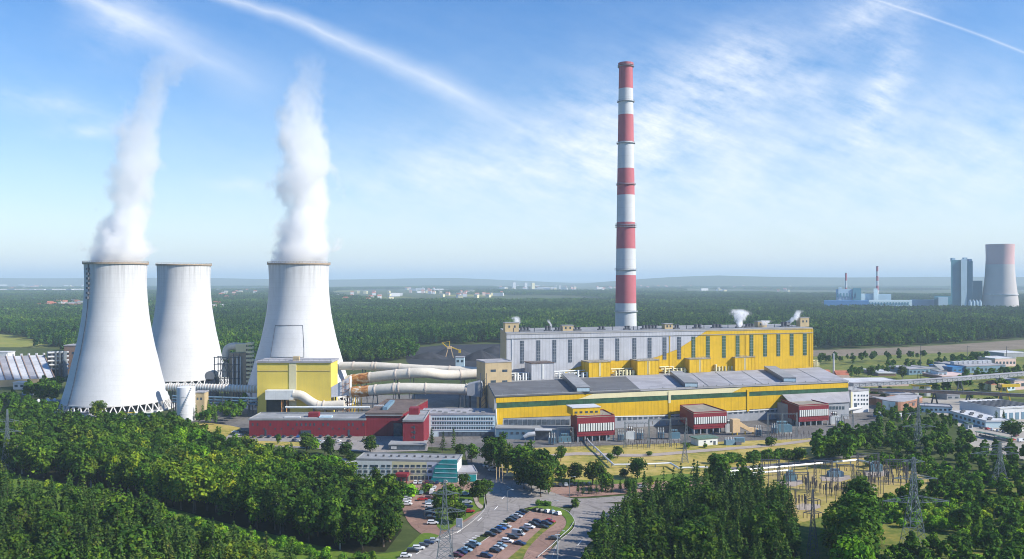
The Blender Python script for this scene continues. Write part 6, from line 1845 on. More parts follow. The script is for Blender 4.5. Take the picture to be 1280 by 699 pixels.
for i in range(46):
    px = rng.uniform(950, 1140); py = rng.uniform(590, 634)
    if not inpoly(px, py, [(945, 596), (1000, 584), (1088, 575), (1128, 584), (1160, 606), (1105, 620), (1040, 638), (985, 648)]): continue
    c = P(px, py); hh = rng.uniform(7, 13)
    t = thing('busbar_post', 'thin dark busbar post in the open substation yard', 'busbar post', c, 'thin busbar posts of the open substation'); ln = rng.uniform(2.5, 5)
    MB().cyl(c, c + Vector((0, 0, hh)), .13, .09, 6).build('post', M['steel_dark'], t)
    MB().bar(c + Vector((-ln, .4, hh * .8)), c + Vector((ln, -.4, hh * .8)), .09).build('crossbar', M['steel_dark'], t)
    for sx in (-.9, 0, .9): MB().cyl(c + Vector((sx * ln, 0, hh * .8 + .1)), c + Vector((sx * ln, 0, hh * .8 + 1.5)), .16, .1, 6).build('insulator', M['porcelain'], t)
def transformer(px, py, wpx, hpx, lab, mat='transformer', cat='transformer'):
    c = P(px, py); k_ = c.y / F; w_ = wpx * k_; h = hpx * k_
    t = thing('transformer', lab, cat, c, 'blue grey power transformers')
    MB().box(c + Vector((0, 0, h * .38)), (w_ * .72, w_ * .42, h * .6)).build('tank', M[mat], t)
    MB().box(c + Vector((0, 0, h * .03)), (w_ * .95, w_ * .7, h * .06)).build('plinth', M['kerb'], t)
    for s in (-1, 1):
        m = MB()
        for i in range(7): m.box(c + Vector((s * w_ * .43, (i - 3) * w_ * .065, h * .36)), (w_ * .11, w_ * .03, h * .52))
        m.build('radiator', M[mat], t)
    MB().cyl(c + Vector((-w_ * .3, w_ * .1, h * .82)), c + Vector((w_ * .3, w_ * .1, h * .82)), h * .09, n=12).build('conservator', M[mat], t)
    for i in range(3):
        x = (i - 1) * w_ * .22; MB().cyl(c + Vector((x, -w_ * .08, h * .682)), c + Vector((x, -w_ * .12, h * 1.02)), h * .045, h * .02, 8).build('bushing', M['porcelain'], t)
transformer(988, 602, 14, 15, 'blue transformer with an angled hood left of the brown gantry')
transformer(1044, 596, 19, 11, 'grey blue transformer in the middle of the substation', 'blue_wall')
transformer(1095, 590, 15, 15, 'blue transformer at the end of the silver pipes')
transformer(938, 600, 12, 9, 'pale transformer half hidden behind the pine wood', 'pale_blue')
transformer(706, 553, 16, 12, 'blue transformer beside the gate of the blue grey annexe')
for px, py, l in ((788, 550, 'white capped transformer bank right of the penthouse shed'), (912, 541, 'pale transformer bank beside the middle red shed'), (1043, 531, 'pale transformer bank right of the right red shed')):
    transformer(px, py, 12, 17, l, 'offwhite')
transformer(978, 541, 22, 16, 'dark blue transformer left of the right red shed')
transformer(843, 549, 14, 13, 'dark blue transformer left of the middle red shed')

for i, (px, py, w_, wh) in enumerate(((690, 556, 10, 'left of the penthouse shed'), (776, 552, 8, 'touching the penthouse shed on its right'), (800, 550, 9, 'under the second gantry right of the penthouse shed'), (826, 549, 9, 'between two pale gantries left of the middle shed'), (968, 543, 9, 'left of the dark blue transformer by the right shed'), (1050, 534, 9, 'below the white office cube'), (948, 546, 8, 'right of the tan machine'))):
    c = P(px, py); k_ = c.y / F; ww = w_ * k_
    t = thing('switchgear_bay', f'dark blue steel switchgear bay {wh}', 'switchgear', c, 'dark blue switchgear bays along the hall')
    m = MB()
    for sx in (-1, -.33, .33, 1):
        for sy in (-1, 1): m.bar(c + Vector((sx * ww / 2, sy * 1.6, 0)), c + Vector((sx * ww / 2, sy * 1.6, 6.5)), .22)
    for z in (3.2, 6.4):
        for sy in (-1, 1): m.bar(c + Vector((-ww / 2, sy * 1.6, z)), c + Vector((ww / 2, sy * 1.6, z)), .2)
    m.build('frame', M['steel_dark'], t)
    for sx in (-.66, 0, .66): MB().box(c + Vector((sx * ww / 2, 0, 2.6)), (ww * .2, 1.8, 3.6)).build('breaker_tank', M['blue_wall'], t)
    for sx in (-.66, 0, .66): MB().cyl(c + Vector((sx * ww / 2, 0, 4.402)), c + Vector((sx * ww / 2, 0, 7.4)), .3, .15, 8).build('bushing', M['offwhite'], t)

# pipelines on the ground
def pipeline(pts, z, r, lab, mat='silver', np_=None):
    pp = [P(x, y, z) for x, y in pts]
    t = thing('pipeline', lab, 'pipeline', (pp[0].x, pp[0].y, 0), 'above ground pipelines')
    m = MB()
    for a_, b_ in zip(pp, pp[1:]):
        m.cyl(a_, b_, r, n=12)
    for p in pp: m.cyl(p - Vector((0, 0, r)), p + Vector((0, 0, r)), r * 1.02, n=12)
    m.build('pipe', M[mat], t)
    for a_, b_ in zip(pp, pp[1:]):
        n = max(1, int((b_ - a_).length / 9))
        for i in range(n):
            p = a_.lerp(b_, (i + .5) / n); MB().box((p.x, p.y, (z - r) / 2), (.5, .5, z - r)).build('support', M['steel'], t)
pipeline([(726, 534), (736, 552), (767, 581), (800, 580.5), (838, 579), (848, 585), (884, 584)], 2.0, .5, 'zigzag silver pipe crossing the dry meadow from the left red shed')
pipeline([(903, 590), (1072, 575), (1092, 580)], 3.0, .6, 'long silver pipe running up to the rightmost transformer')
pipeline([(915, 594), (985, 588)], 2.4, .55, 'shorter silver pipe below the long silver pipe')
pipeline([(1060, 512), (1082, 509)], 3.5, 1.0, 'short white pipe below the white office cube', 'roof_white')

# tan machine, hut and sundry
tm = thing('tan_conveyor', 'tan coal transfer machine with a sloping gallery beside the middle red shed', 'conveyor', P(930, 545))
d_ = dof(545)
TWl = Wall(at(916, d_).xy, at(960, d_ + 6).xy)
MB().wbox(TWl, 0, 5.2, 2, TWl.sz(920, 524.5)[1], -4, 0).build('head_house', M['canvas'], tm)
m = MB(); m.wpoly(TWl, [TWl.sz(*p) for p in ((925, 533), (938, 540), (949, 541), (949, 536), (938, 535), (926, 527.5))], -3.5, -.5); m.build('gallery', M['canvas'], tm)
for px in (918, 924, 934, 944): MB().wbox(TWl, TWl.s_of(px) - .3, TWl.s_of(px) + .3, 0, 2.2 if px < 930 else TWl.sz(px, 540)[1], -3, -2.4).build('leg', M['machine_yellow'], tm)
HWl = Wall(P(873, 558).xy, P(897, 556).xy)
hu = thing('white_hut', 'white hut with a green roof on the dry meadow edge', 'hut', HWl.at(HWl.L / 2, 0))
shell(hu, HWl, 8, 4.2, 'offwhite', 'roof_green', parapet=0, over=.8)
windows(hu, HWl, (881, 889), 551, 553, 2.4)
MB().wbox(HWl, HWl.L - 3, HWl.L - 1.4, .05, 2.4, .02, .12).build('door', M['strip_glass'], hu)
for i, (px, py, l) in enumerate(((912, 556, 'blue grey machinery skid right of the white hut'), (924, 553, 'blue container beside the tan machine'))):
    t = thing('machinery_skid' if i == 0 else 'container', l, 'machinery' if i == 0 else 'container', P(px, py)); c = P(px, py)
    MB().box(c + Vector((0, 0, 1.5)), (6, 3, 3), .2).build('body', M['blue_wall'], t)
    if i == 0:
        for k_ in range(4): MB().cyl(c + Vector((-2.4 + k_ * 1.6, 0, 3)), c + Vector((-2.4 + k_ * 1.6, 0, 4.6)), .4, n=8).build('stack', M['silver'], t)
        MB().box(c + Vector((5, -.5, .9)), (3.5, 2, 1.8), .2).build('pump', M['steel_dark'], t)
    else:
        m = MB()
        for k_ in range(9): m.box(c + Vector((-2.6 + k_ * .65, -1.6 - .52 + k_ * .13, 1.5)), (.12, .12, 2.8), .2)
        m.build('corrugation', M['blue_wall'], t)
for px, py, l in ((638, 600, 'tan canopy among the trees beside the gate road'), (683, 597, 'tan canopy on the dry meadow right of the gate trees')):
    c = P(px, py); t = thing('canopy_tent', l, 'canopy', c)
    m = MB(); m.add([(c.x - 3, c.y - 2, 2.4), (c.x + 3, c.y - 2, 2.4), (c.x + 3, c.y + 2, 2.4), (c.x - 3, c.y + 2, 2.4), (c.x, c.y, 4)], [(0, 1, 4), (1, 2, 4), (2, 3, 4), (3, 0, 4), (3, 2, 1, 0)]); m.build('canopy', M['canvas'], t)
    for sx in (-1, 1):
        for sy in (-1, 1): MB().cyl(c + Vector((sx * 2.8, sy * 1.8, 0)), c + Vector((sx * 2.8, sy * 1.8, 2.45)), .08, n=6).build('pole', M['steel'], t)
for px, l in ((620.5, 'tan flagpole nearest the gate road, left of three'), (624.3, 'tan flagpole between two others at the gate road'), (628.2, 'tan flagpole right of the other two at the gate road')):
    c = P(px, 603); t = thing('flagpole', l, 'flagpole', c, 'tan flagpoles at the gate road')
    MB().cyl(c, c + Vector((0, 0, 7.6)), .22, .14, 8).build('pole', M['canvas'], t); MB().box(c + Vector((0, 0, .2)), (.9, .9, .4)).build('base', M['kerb'], t)
c = P(574, 665); t = thing('billboard', 'white billboard standing by the bend of the road', 'billboard', c)
for s in (-1, 1): MB().cyl(c + Vector((s * .8, 0, 0)), c + Vector((s * .8, 0, 2.2)), .1, n=6).build('post', M['steel'], t)
MB().box(c + Vector((0, 0, 3.6)), (2.6, .25, 3.6), -.25).build('panel', M['roof_white'], t)
for px, py, l in ((690, 655, 'street lamp beside the short row of cars'), (634, 640, 'street lamp beside the road at the upper row of cars'), (712, 622, 'street lamp at the entrance to the turning bay'), (764, 690, 'street lamp at the edge of the pine wood by the bay'), (696.5, 697, 'street lamp at the kerb near the bottom edge'), (566, 690, 'street lamp at the lower end of the road'), (1034, 560, 'street lamp above the upper substation edge')):
    c = P(px, py); t = thing('street_lamp', l, 'street lamp', c, 'street lamps')
    MB().cyl(c, c + Vector((0, 0, 9)), .14, .08, 8).build('pole', M['steel'], t)
    m = MB(); m.path([c + Vector((0, 0, 8.9)), c + Vector((.8, 0, 9.5)), c + Vector((2, 0, 9.6))], .07, 6); m.build('arm', M['steel'], t)
    MB().box(c + Vector((2.3, 0, 9.58)), (.9, .35, .18)).build('lamp_head', M['silver'], t)
# guard rail along the kerb corner
gr = thing('guard_rail', 'pale guard rail curving round the visitor car park', 'guard rail', P(705, 672))
ps = [P(*p) for p in smooth([(672, 699), (690, 684), (698, 676), (712, 663), (717, 655)], 6, False)]
m = MB()
for a_, b_ in zip(ps, ps[1:]): w_ = Wall(a_.xy, b_.xy); m.wbox(w_, 0, w_.L, .7, 1.0, -.05, .05)
m.build('rail', M['silver'], gr)
for p in ps[::2]: MB().box(p + Vector((0, 0, .45)), (.12, .12, .9)).build('post', M['steel'], gr)
c = P(697, 712); t = thing('lamp_mast', 'pale lamp mast in the foreground of the turning bay', 'mast', c)
MB().cyl(c, c + Vector((0, 0, 12)), .28, .16, 10).build('pole', M['silver'], t); MB().box(c + Vector((0, 0, 12)), (1.6, .4, .3)).build('lamp_head', M['silver'], t)
c = at(1042, dof(472)); t = thing('white_mast', 'slim white mast beyond the right end of the hall', 'mast', c)
MB().cyl(c, c + Vector((0, 0, zat(442, c.y))), 1.0, .7, 10).build('pole', M['white'], t); MB().box(c + Vector((0, 0, .5)), (3.2, 3.2, 1)).build('base', M['kerb'], t)
for i, (px, y0, y1) in enumerate(((1151, 465, 431), (1209, 458, 432), (1258, 453, 433))):
    c = at(px, dof(y0)); t = thing('railway_mast', f'thin dark mast beside the railway, {("left", "middle", "right")[i]} of three', 'mast', c, 'thin masts beside the railway')
    MB().cyl(c, c + Vector((0, 0, zat(y1, c.y))), .45, .25, 8).build('pole', M['steel_dark'], t); MB().box(c + Vector((1.2, 0, zat(y1, c.y) - 1)), (3, .3, .3)).build('arm', M['steel_dark'], t)

# ------------------------------------------------------------------ conveyors and the works at the right
def gallery(pts, r_, hgt, lab, wallm, roofm, supp, suppm='steel_dark', d=None):
    pp = [at(px, d_, zat(py, d_)) for px, py, d_ in pts]
    t = thing('conveyor_gallery', lab, 'conveyor', (pp[0].x, pp[0].y, 0))
    for a_, b_ in zip(pp, pp[1:]):
        w = (b_ - a_); side = Vector((-w.y, w.x, 0)).normalized() * r_
        lo = [a_ - side, b_ - side, b_ + side, a_ + side]; up = Vector((0, 0, hgt))
        MB().hexa(lo, [p + up for p in lo]).build('gallery', M[wallm], t)
        lo2 = [p + up + Vector((0, 0, .01)) for p in (a_ - side * 1.15, b_ - side * 1.15, b_ + side * 1.15, a_ + side * 1.15)]
        MB().hexa(lo2, [p + Vector((0, 0, .5)) for p in lo2]).build('roof', M[roofm], t)
        n = int(w.length / 6); m = MB()
        for i in range(n):
            p, q_ = a_ + w * (i / n), a_ + w * ((i + 1) / n); s_ = -side * 1.02
            if s_.y > 0: s_ = -s_
            m.bar(p + s_, q_ + s_ + up * .95, .22); m.bar(p + s_, p + s_ + up, .22)
        m.build('truss', M['steel_dark'], t)
    for px in supp:
        for a_, b_ in zip(pts, pts[1:]):
            if min(a_[0], b_[0]) <= px <= max(a_[0], b_[0]):
                f_ = (px - a_[0]) / (b_[0] - a_[0]); d_ = lerp(a_[2], b_[2], f_); z = zat(lerp(a_[1], b_[1], f_), d_); p = at(px, d_)
                m = MB(); sp_ = max(1.2, z * .28)
                for s in (-1, 1): m.bar(Vector((p.x + s * .4, p.y, z)), Vector((p.x + s * sp_, p.y, 0)), .9)
                m.bar(Vector((p.x - sp_ * .6, p.y, z * .45)), Vector((p.x + sp_ * .6, p.y, z * .45)), .5)
                m.build('trestle', M[suppm], t)
    return t
gallery([(1064, 483.5, 690), (1175, 477.5, 720), (1285, 469, 770), (1420, 460, 830)], 2.4, 2.8, 'long elevated conveyor gallery running right from the yellow hall', 'grey_wall', 'roof_light', (1100, 1200, 1250))
gallery([(1088, 489, 682), (1168, 491.5, 676), (1250, 495, 664), (1300, 497.5, 655)], 1.5, 2.0, 'lower dark conveyor on splayed trestles crossing the depot', 'brown', 'roof_dark', (1168, 1210, 1251), 'steel_dark')
cp = thing('conveyor_pylon', 'pale twin concrete pylon with a yellow top under the long conveyor', 'pylon', at(1152, 719))
for s in (-5, 5):
    c = at(1152, 719) + Vector((s, 0, 0)); MB().box(c + Vector((0, 0, 4.5)), (3.4, 4, 9)).build('leg', M['offwhite'], cp)
MB().box(at(1152, 719, 0) + Vector((0, 0, zat(480, 719) - 1.2)), (15, 5.4, 1.2)).build('head', M['machine_yellow'], cp)
yt_ = thing('yellow_trestle', 'yellow trestle crane on the lower conveyor at the right', 'trestle', at(1255, 672))
m = MB(); c = at(1255, 672)
for s in (-1, 1):
    m.bar(c + Vector((s * 6, 0, 0)), c + Vector((s * 1.5, 0, 14)), .9); m.bar(c + Vector((s * 6, 0, 7)), c + Vector((-s * 6, 0, 7)), .5)
m.build('frame', M['machine_yellow'], yt_)
MB().box(c + Vector((5, 0, 15.2)), (16, 2.5, 2.2), .15).build('boom', M['machine_yellow'], yt_); MB().box(c + Vector((-2, 0, 15.2)), (4, 3, 3)).build('cabin', M['canvas'], yt_)

def hall(name, cat, lab, x0, x1, yb0, yb1, yt_, dep_, wallm, roofm, rows=(), parapet=.4, wn=0, wy=None, gable=0):
    W = Wall(P(x0, yb0).xy, P(x1, yb1).xy)
    t = thing(name, lab, cat, W.at(W.L / 2, 0))
    h = W.sz((x0 + x1) / 2, yt_)[1]
    if gable:
        q = W.quad(dep_); MB().prism(q, 0, h).build('wall', M[wallm], t)
        m = MB(); A_, B_, C_, D_ = [Vector((p.x, p.y, h + .01)) for p in q]; up = Vector((0, 0, gable))
        m.add([A_, B_, C_, D_, (A_ + D_) / 2 + up, (B_ + C_) / 2 + up], [(0, 1, 5, 4), (2, 3, 4, 5), (1, 2, 5), (3, 0, 4), (3, 2, 1, 0)]); m.build('roof', M[roofm], t)
    else:
        shell(t, W, dep_, h, wallm, roofm, parapet=parapet)
    if wn:
        windows(t, W, [lerp(x0, x1, (i + .5) / wn) for i in range(wn)], wy[0], wy[1], (x1 - x0) / wn * .55)
    return t, W, h
hall('long_shed', 'shed', 'long shed with a white roof behind the conveyor', 1062, 1136, 484, 483, 480, 42, 'pink_wall', 'roof_white')
hall('blue_shed', 'shed', 'low blue grey shed with a pale roof right of the yellow hall', 1098, 1120, 470.5, 470.5, 467, 40, 'brown', 'roof_white')
hall('blue_shed', 'shed', 'dark blue shed, left one below the railway', 1136, 1156, 469, 468, 461.5, 30, 'blue_wall', 'roof_light', wn=4, wy=(463.5, 466))
hall('blue_shed', 'shed', 'dark blue shed, right one below the railway', 1156, 1173, 468, 467, 461, 30, 'blue_wall', 'roof_grey', wn=3, wy=(463, 465.5))
hall('blue_shed', 'shed', 'bright blue shed beside the grey works hall', 1190.5, 1209, 467.5, 466.5, 459.5, 30, 'blue', 'blue', wn=3, wy=(462, 464))
_, W_, h_ = hall('works_hall', 'hall', 'long grey works hall with white roof vents below the railway', 1208, 1257, 467, 465, 457.5, 45, 'blue_wall', 'roof_light', wn=9, wy=(460.5, 463.5))
for i in range(8):
    s = W_.L * (i + .5) / 8; m = MB(); m.box(W_.at(s, h_ + 2.2, -20), (4, 8, 3)); m.build('roof_vent', M['roof_white'], _)
hall('pink_block', 'building', 'pale pink block beyond the right works hall', 1244, 1270, 459, 458, 448.5, 25, 'pink_wall', 'roof_white', wn=6, wy=(452, 455))
hall('low_building', 'building', 'low building with a long pink roof above the conveyor', 1178, 1218, 474, 473, 470.5, 30, 'brick', 'pink_wall')
hall('low_building', 'building', 'small pale building left of the low pink roof', 1173, 1184, 472, 472, 465, 16, 'pale_blue', 'roof_grey', wn=2, wy=(467, 470))
hall('tan_house', 'house', 'small tan house between the blue sheds', 1176, 1189, 467, 466.5, 462, 20, 'tan', 'roof_grey', gable=5, wn=2, wy=(463.5, 465.5))
hall('grey_shed', 'shed', 'small grey shed under the lower conveyor', 1183.5, 1200, 500, 499.5, 493.5, 14, 'grey_wall', 'roof_light', wn=2, wy=(496, 498))
hall('white_house', 'house', 'small white house below the conveyor beside the round tree', 1259, 1269, 489, 488, 481, 14, 'pale_blue', 'roof_light', wn=2, wy=(483, 486))
hall('brown_house', 'house', 'tall brown building at the right edge below the conveyor', 1268, 1282, 488, 487, 476, 18, 'pink_wall', 'roof_light', wn=2, wy=(479, 483))
hall('pale_house', 'house', 'pale house between trees under the conveyor', 1239, 1248, 489, 489, 481, 12, 'cream', 'tile_roof', gable=3)
hall('pale_shed', 'shed', 'low pale shed far right above the railway', 1255, 1284, 447, 446, 441.5, 30, 'grey_wall', 'roof_white')
hall('red_roof_house', 'house', 'small house with a red roof beyond the yellow hall', 1024, 1040, 473, 473, 468, 14, 'tan', 'tile_roof', gable=4)
hall('red_roof_house', 'house', 'red roofed shed right of the slim white mast', 1046, 1062, 473, 473, 469, 14, 'pink_wall', 'tile_roof', gable=4)
# curved hall
ch2 = thing('curved_hall', 'curved hall with a grey roof and a brick end below the conveyor', 'hall', P(1130, 512))
arc = [(1103, 511), (1113, 513), (1126, 513.5), (1140, 511), (1153, 506.5)]
ps = [P(*p) for p in smooth(arc, 4, False)]
hh = 6.5
for i, (a_, b_) in enumerate(zip(ps, ps[1:])):
    w_ = Wall(a_.xy, b_.xy); m = MB(); m.wbox(w_, 0, w_.L, 0, hh, -22, 0); m.build('wall', M['pale_blue' if i < 6 else 'brick'], ch2)
q = [p.xy for p in ps] + [Vector((p.x - 1, p.y + 24)) for p in reversed(ps)]
MB().prism(q, hh + .01, hh + .7).build('roof', M['roof_light'], ch2)
for i in range(5):
    w_ = Wall(ps[i * 3].xy, ps[i * 3 + 1].xy); MB().wbox(w_, .8, w_.L - .8, 2, 4.4, .02, .15).build('window', M['glass'], ch2)
hall('low_shed', 'shed', 'brown roofed shed behind the white office cube', 1086, 1104, 506, 507, 499, 30, 'brick', 'roof_brown')
hall('low_shed', 'shed', 'low shed with a grey roof behind the curved hall', 1112, 1146, 499, 499, 494, 22, 'grey_wall', 'roof_light', wn=5, wy=(496, 498))
hall('container', 'container', 'bright blue container below the white office cube', 1096, 1103, 522.5, 522.5, 517.5, 6, 'blue', 'roof_white', wn=2, wy=(519, 521))
hall('white_shed', 'shed', 'small white shed among trees below the curved hall', 1126, 1141, 525, 525, 520.5, 12, 'pink_wall', 'roof_white', gable=1.5)
hall('white_shed', 'shed', 'long pale shed left of the depot behind trees', 1150, 1190, 515, 517, 509, 12, 'pale_blue', 'roof_light', wn=7, wy=(511, 513.5))
_, W_, h_ = hall('depot_office', 'office', 'long pale depot office with roof vents set at an angle', 1187, 1232, 524, 536, 517, 18, 'pale_blue', 'roof_white', wn=11, wy=None) if False else hall('depot_office', 'office', 'long pale depot office with roof vents set at an angle', 1188, 1232, 522, 535, 521, 18, 'pale_blue', 'roof_white')
for i in range(8):
    s = W_.L * (i + .5) / 8; MB().wbox(W_, s - 1, s + 1, h_ + .51, h_ + 1.7, -9 + (i % 2) * 4, -7 + (i % 2) * 4).build('roof_vent', M['roof_dark'], _)
    MB().wbox(W_, s - 1.3, s + 1.3, h_ * .35, h_ * .75, .02, .12).build('window', M['glass'], _)
_, W_, h_ = hall('depot_hall', 'hall', 'white depot hall with blue doors and barred skylights at the right edge', 1250, 1300, 526, 523, 510, 36, 'white', 'roof_white')
for i in range(5):
    s = 3 + i * 5.4; MB().wbox(W_, s, s + 3.2, .1, 5.2, .02, .15).build('door', M['blue_wall'], _)
for i in range(8):
    s = W_.L * (i + .5) / 8; MB().wbox(W_, s - 1.0, s + 1.0, h_ + .51, h_ + 1.2, -30, -5).build('skylight', M['roof_dark'], _)
hall('white_booth', 'booth', 'small white booth left of the depot car park', 1210, 1216, 537, 537, 530.5, 5, 'white', 'roof_green', wn=1, wy=(532, 535))
c0, c1_ = P(1220, 545), P(1262, 554)
sh2 = thing('bike_shelter', 'long low shelter with a dark green roof in the depot car park', 'shelter', (c0 + c1_) / 2)
w_ = Wall(c0.xy, c1_.xy)
MB().wbox(w_, 0, w_.L, 2.6, 3.0, -2.5, 1).build('roof', M['roof_green'], sh2)
for i in range(8): MB().wbox(w_, w_.L * i / 7.2, w_.L * i / 7.2 + .2, 0, 2.6, -.2, 0).build('post', M['steel'], sh2)
MB().wbox(w_, 0, w_.L, 0, 1.2, -2.4, -2.2).build('back_wall', M['grey_wall'], sh2)

# ------------------------------------------------------------------ buildings at the left edge
dl = 900
sl_ = thing('slatted_hall', 'big pale hall with a long sloping slatted roof at the left edge', 'hall', at(30, 790))
a0, a1 = at(-25, 775), at(68, 800); zf = 6
b0, b1 = at(-32, 845), at(55, 872)
zr = zat(444.5, 872)
e0, e1 = b0 + Vector((0, 22, 0)), b1 + Vector((6, 22, 0))
m = MB(); m.add([(a0.x, a0.y, 0), (a1.x, a1.y, 0), (b1.x, b1.y, 0), (b0.x, b0.y, 0), (a0.x, a0.y, zf), (a1.x, a1.y, zf), (b1.x, b1.y, zr - .2), (b0.x, b0.y, zr - .2), (e0.x, e0.y, 0), (e1.x, e1.y, 0)],
                [(0, 1, 5, 4), (1, 2, 6, 5), (0, 3, 7, 4), (4, 5, 6, 7), (2, 9, 6), (3, 8, 7), (7, 6, 9, 8), (0, 1, 2, 3), (2, 3, 8, 9)])
m.build('wall', M['tan'], sl_)
n = 9
for i in range(n):
    f0, f1 = i / n + .006, (i + 1) / n - .006
    p = [a0.lerp(a1, f0), a0.lerp(a1, f1), b0.lerp(b1, f1), b0.lerp(b1, f0)]
    zz = [zf + .1, zf + .1, zr + .1, zr + .1]
    lo = [Vector((q_.x, q_.y, z)) for q_, z in zip(p, zz)]
    MB().hexa(lo, [q_ + Vector((0, 0, .5)) for q_ in lo]).build('roof_panel', M['roof_white' if i % 3 else 'roof_light'], sl_)
for i in range(n + 1):
    f = i / n; p, q_ = a0.lerp(a1, f), b0.lerp(b1, f)
    m = MB(); m.bar(Vector((p.x, p.y, zf + .9)), Vector((q_.x, q_.y, zr + .9)), .8); m.build('roof_rib', M['brown'], sl_)
    MB().box((q_.x, q_.y, zr + 1.6), (1.6, 1.6, 2.2)).build('ridge_vent', M['roof_white'], sl_)
hall('white_cabin', 'cabin', 'white cabin behind the slatted hall', -14, 9.5, 462, 462, 441, 14, 'white', 'roof_white', wn=2, wy=(446, 450))
hall('white_cabin', 'cabin', 'small white flat cabin in front of the slatted hall', 16.5, 31, 487, 487, 479, 9, 'white', 'roof_white', wn=2, wy=(481, 484))
hall('white_cabin', 'cabin', 'lower white cabin among dark trees left of the tower', 28, 41, 494, 494, 486, 9, 'white', 'roof_light', wn=1, wy=(488, 491))
_, W_, h_ = hall('vent_hut', 'hut', 'tan hut with round white roof vents near the left tower', 37, 64.5, 516, 517, 504.5, 14, 'tan', 'roof_grey', parapet=.5)
windows(_, W_, (50,), 509.5, 512, 2.5)
for s, o_ in ((1.5, -3), (5, -3), (8, -9), (13, -4), (14, -9)):
    p = W_.at(s, h_ + .5, o_); m = MB(); m.cyl(p, p + Vector((0, 0, 1.2)), .8, n=10); m.cyl(p + Vector((0, 0, 1.2)), p + Vector((0, 0, 2.4)), 1.3, .5, 12); m.build('roof_vent', M['white'], _)
hall('brown_block', 'building', 'tall brown block half hidden behind the left cooling tower', 80, 112, 468, 468, 432.5, 20, 'brown', 'roof_light', wn=4, wy=(440, 443))
pc = thing('pipe_cluster', 'cluster of white pipes and grey plant between the slatted hall and the brown block', 'pipework', at(72, 860))
for i in range(5):
    z = 8 + i * 4.2; MB().cyl(at(60, 862, z), at(86, 870, z), 1.0, n=8).build('pipe', M['roof_white'], pc)
for i in range(5): MB().box(at(61 + i * 5, 866, 13), (1.5, 5, 26)).build('frame', M['steel'], pc)
for i in range(4): MB().box(at(63 + i * 6, 872, 8), (4, 4, 16)).build('plant_box', M['grey_wall'], pc)
hall('low_wall', 'building', 'low white building at the foot of the left cooling tower', 69, 104, 519, 523, 515.5, 5, 'white', 'roof_light', wn=5, wy=(517, 519))
hall('low_wall', 'building', 'low pale green roofed strip before the left tower columns', 128, 190, 524.5, 523, 519.5, 5, 'white', 'roof_green', wn=8, wy=(521, 522.5))
for i, (px, py) in enumerate(((75, 516), (165, 519), (160, 519.5))):
    c = P(px, py); t = thing('yellow_loader', f'small yellow machine near the foot of the left tower, {ORD[i]} from the left', 'machine', c, 'small yellow machines near the left tower')
    MB().box(c + Vector((0, 0, 1.4)), (4, 2.2, 1.6)).build('body', M['machine_yellow'], t); MB().box(c + Vector((-.8, 0, 2.8)), (1.6, 1.8, 1.3)).build('cab', M['glass'], t)
    for sx in (-1, 1):
        for sy in (-1, 1): MB().cyl(c + Vector((sx * 1.3, sy * 1.0, .6)), c + Vector((sx * 1.3, sy * 1.3, .6)), .6, n=12).build('wheel', M['tyre'], t)

# ------------------------------------------------------------------ coal yard
for i, (x0, x1, y, h) in enumerate(((512, 560, 448, 9), (540, 590, 443, 11), (575, 625, 450, 13), (596, 640, 441, 10))):
    a_, b_ = P(x0, y), P(x1, y); c = (a_ + b_) / 2; rx = (b_ - a_).length / 2
    m = MB(); n = 40; k_ = 8; vs = []
    for j in range(k_ + 1):
        f = j / k_
        for q_ in range(n):
            t = 6.283 * q_ / n; r_ = (1 - f) * (1 + .18 * mnoise.noise(Vector((math.cos(t) * 2, math.sin(t) * 2, i * 3 + f * 2))))
            vs.append((c.x + math.cos(t) * rx * r_, c.y + math.sin(t) * rx * .55 * r_, h * (1 - (1 - f) ** 1.15) * (1 if f < .9 else .97) - .2 * (j == 0)))
    m.add(vs, [(j * n + q_, j * n + (q_ + 1) % n, (j + 1) * n + (q_ + 1) % n, (j + 1) * n + q_) for j in range(k_) for q_ in range(n)])
    tag(m.build('coal_heap', M['coal']), f'dark coal heap in the stockyard, {ORD[i]} by position from the left edge', 'coal heap', 'coal heaps of the stockyard')
c = P(562, 447); k_ = c.y / F
st = thing('coal_stacker', 'yellow coal stacker standing on the dark coal yard', 'stacker', c)
m = MB()
for s in (-1, 1):
    for t in (-1, 1): m.bar(c + Vector((s * 5, t * 3, 0)), c + Vector((s * 2, t * 1.5, 11)), .7)
m.build('portal', M['canvas'], st)
MB().box(c + Vector((0, 0, 12.6)), (6, 5, 3)).build('house', M['canvas'], st)
m = MB(); m.bar(c + Vector((-3, 0, 13)), c + Vector((-10, 0, 19)), 1.1); m.bar(c + Vector((0, 0, 14)), c + Vector((0, 0, 21)), .8); m.bar(c + Vector((0, 0, 21)), c + Vector((-9, 0, 18.6)), .4); m.build('boom', M['machine_yellow'], st)
m = MB(); m.bar(c + Vector((3, 0, 13)), c + Vector((13, 0, 9)), 1.1); m.box(c + Vector((13, 0, 8)), (3, 3, 4)); m.build('counterweight', M['machine_yellow'], st)
hall('coal_hut', 'hut', 'small grey blue hut in front of the coal heaps', 569.5, 580.5, 460, 460, 447, 10, 'pale_blue', 'roof_light', wn=2, wy=(450, 453))

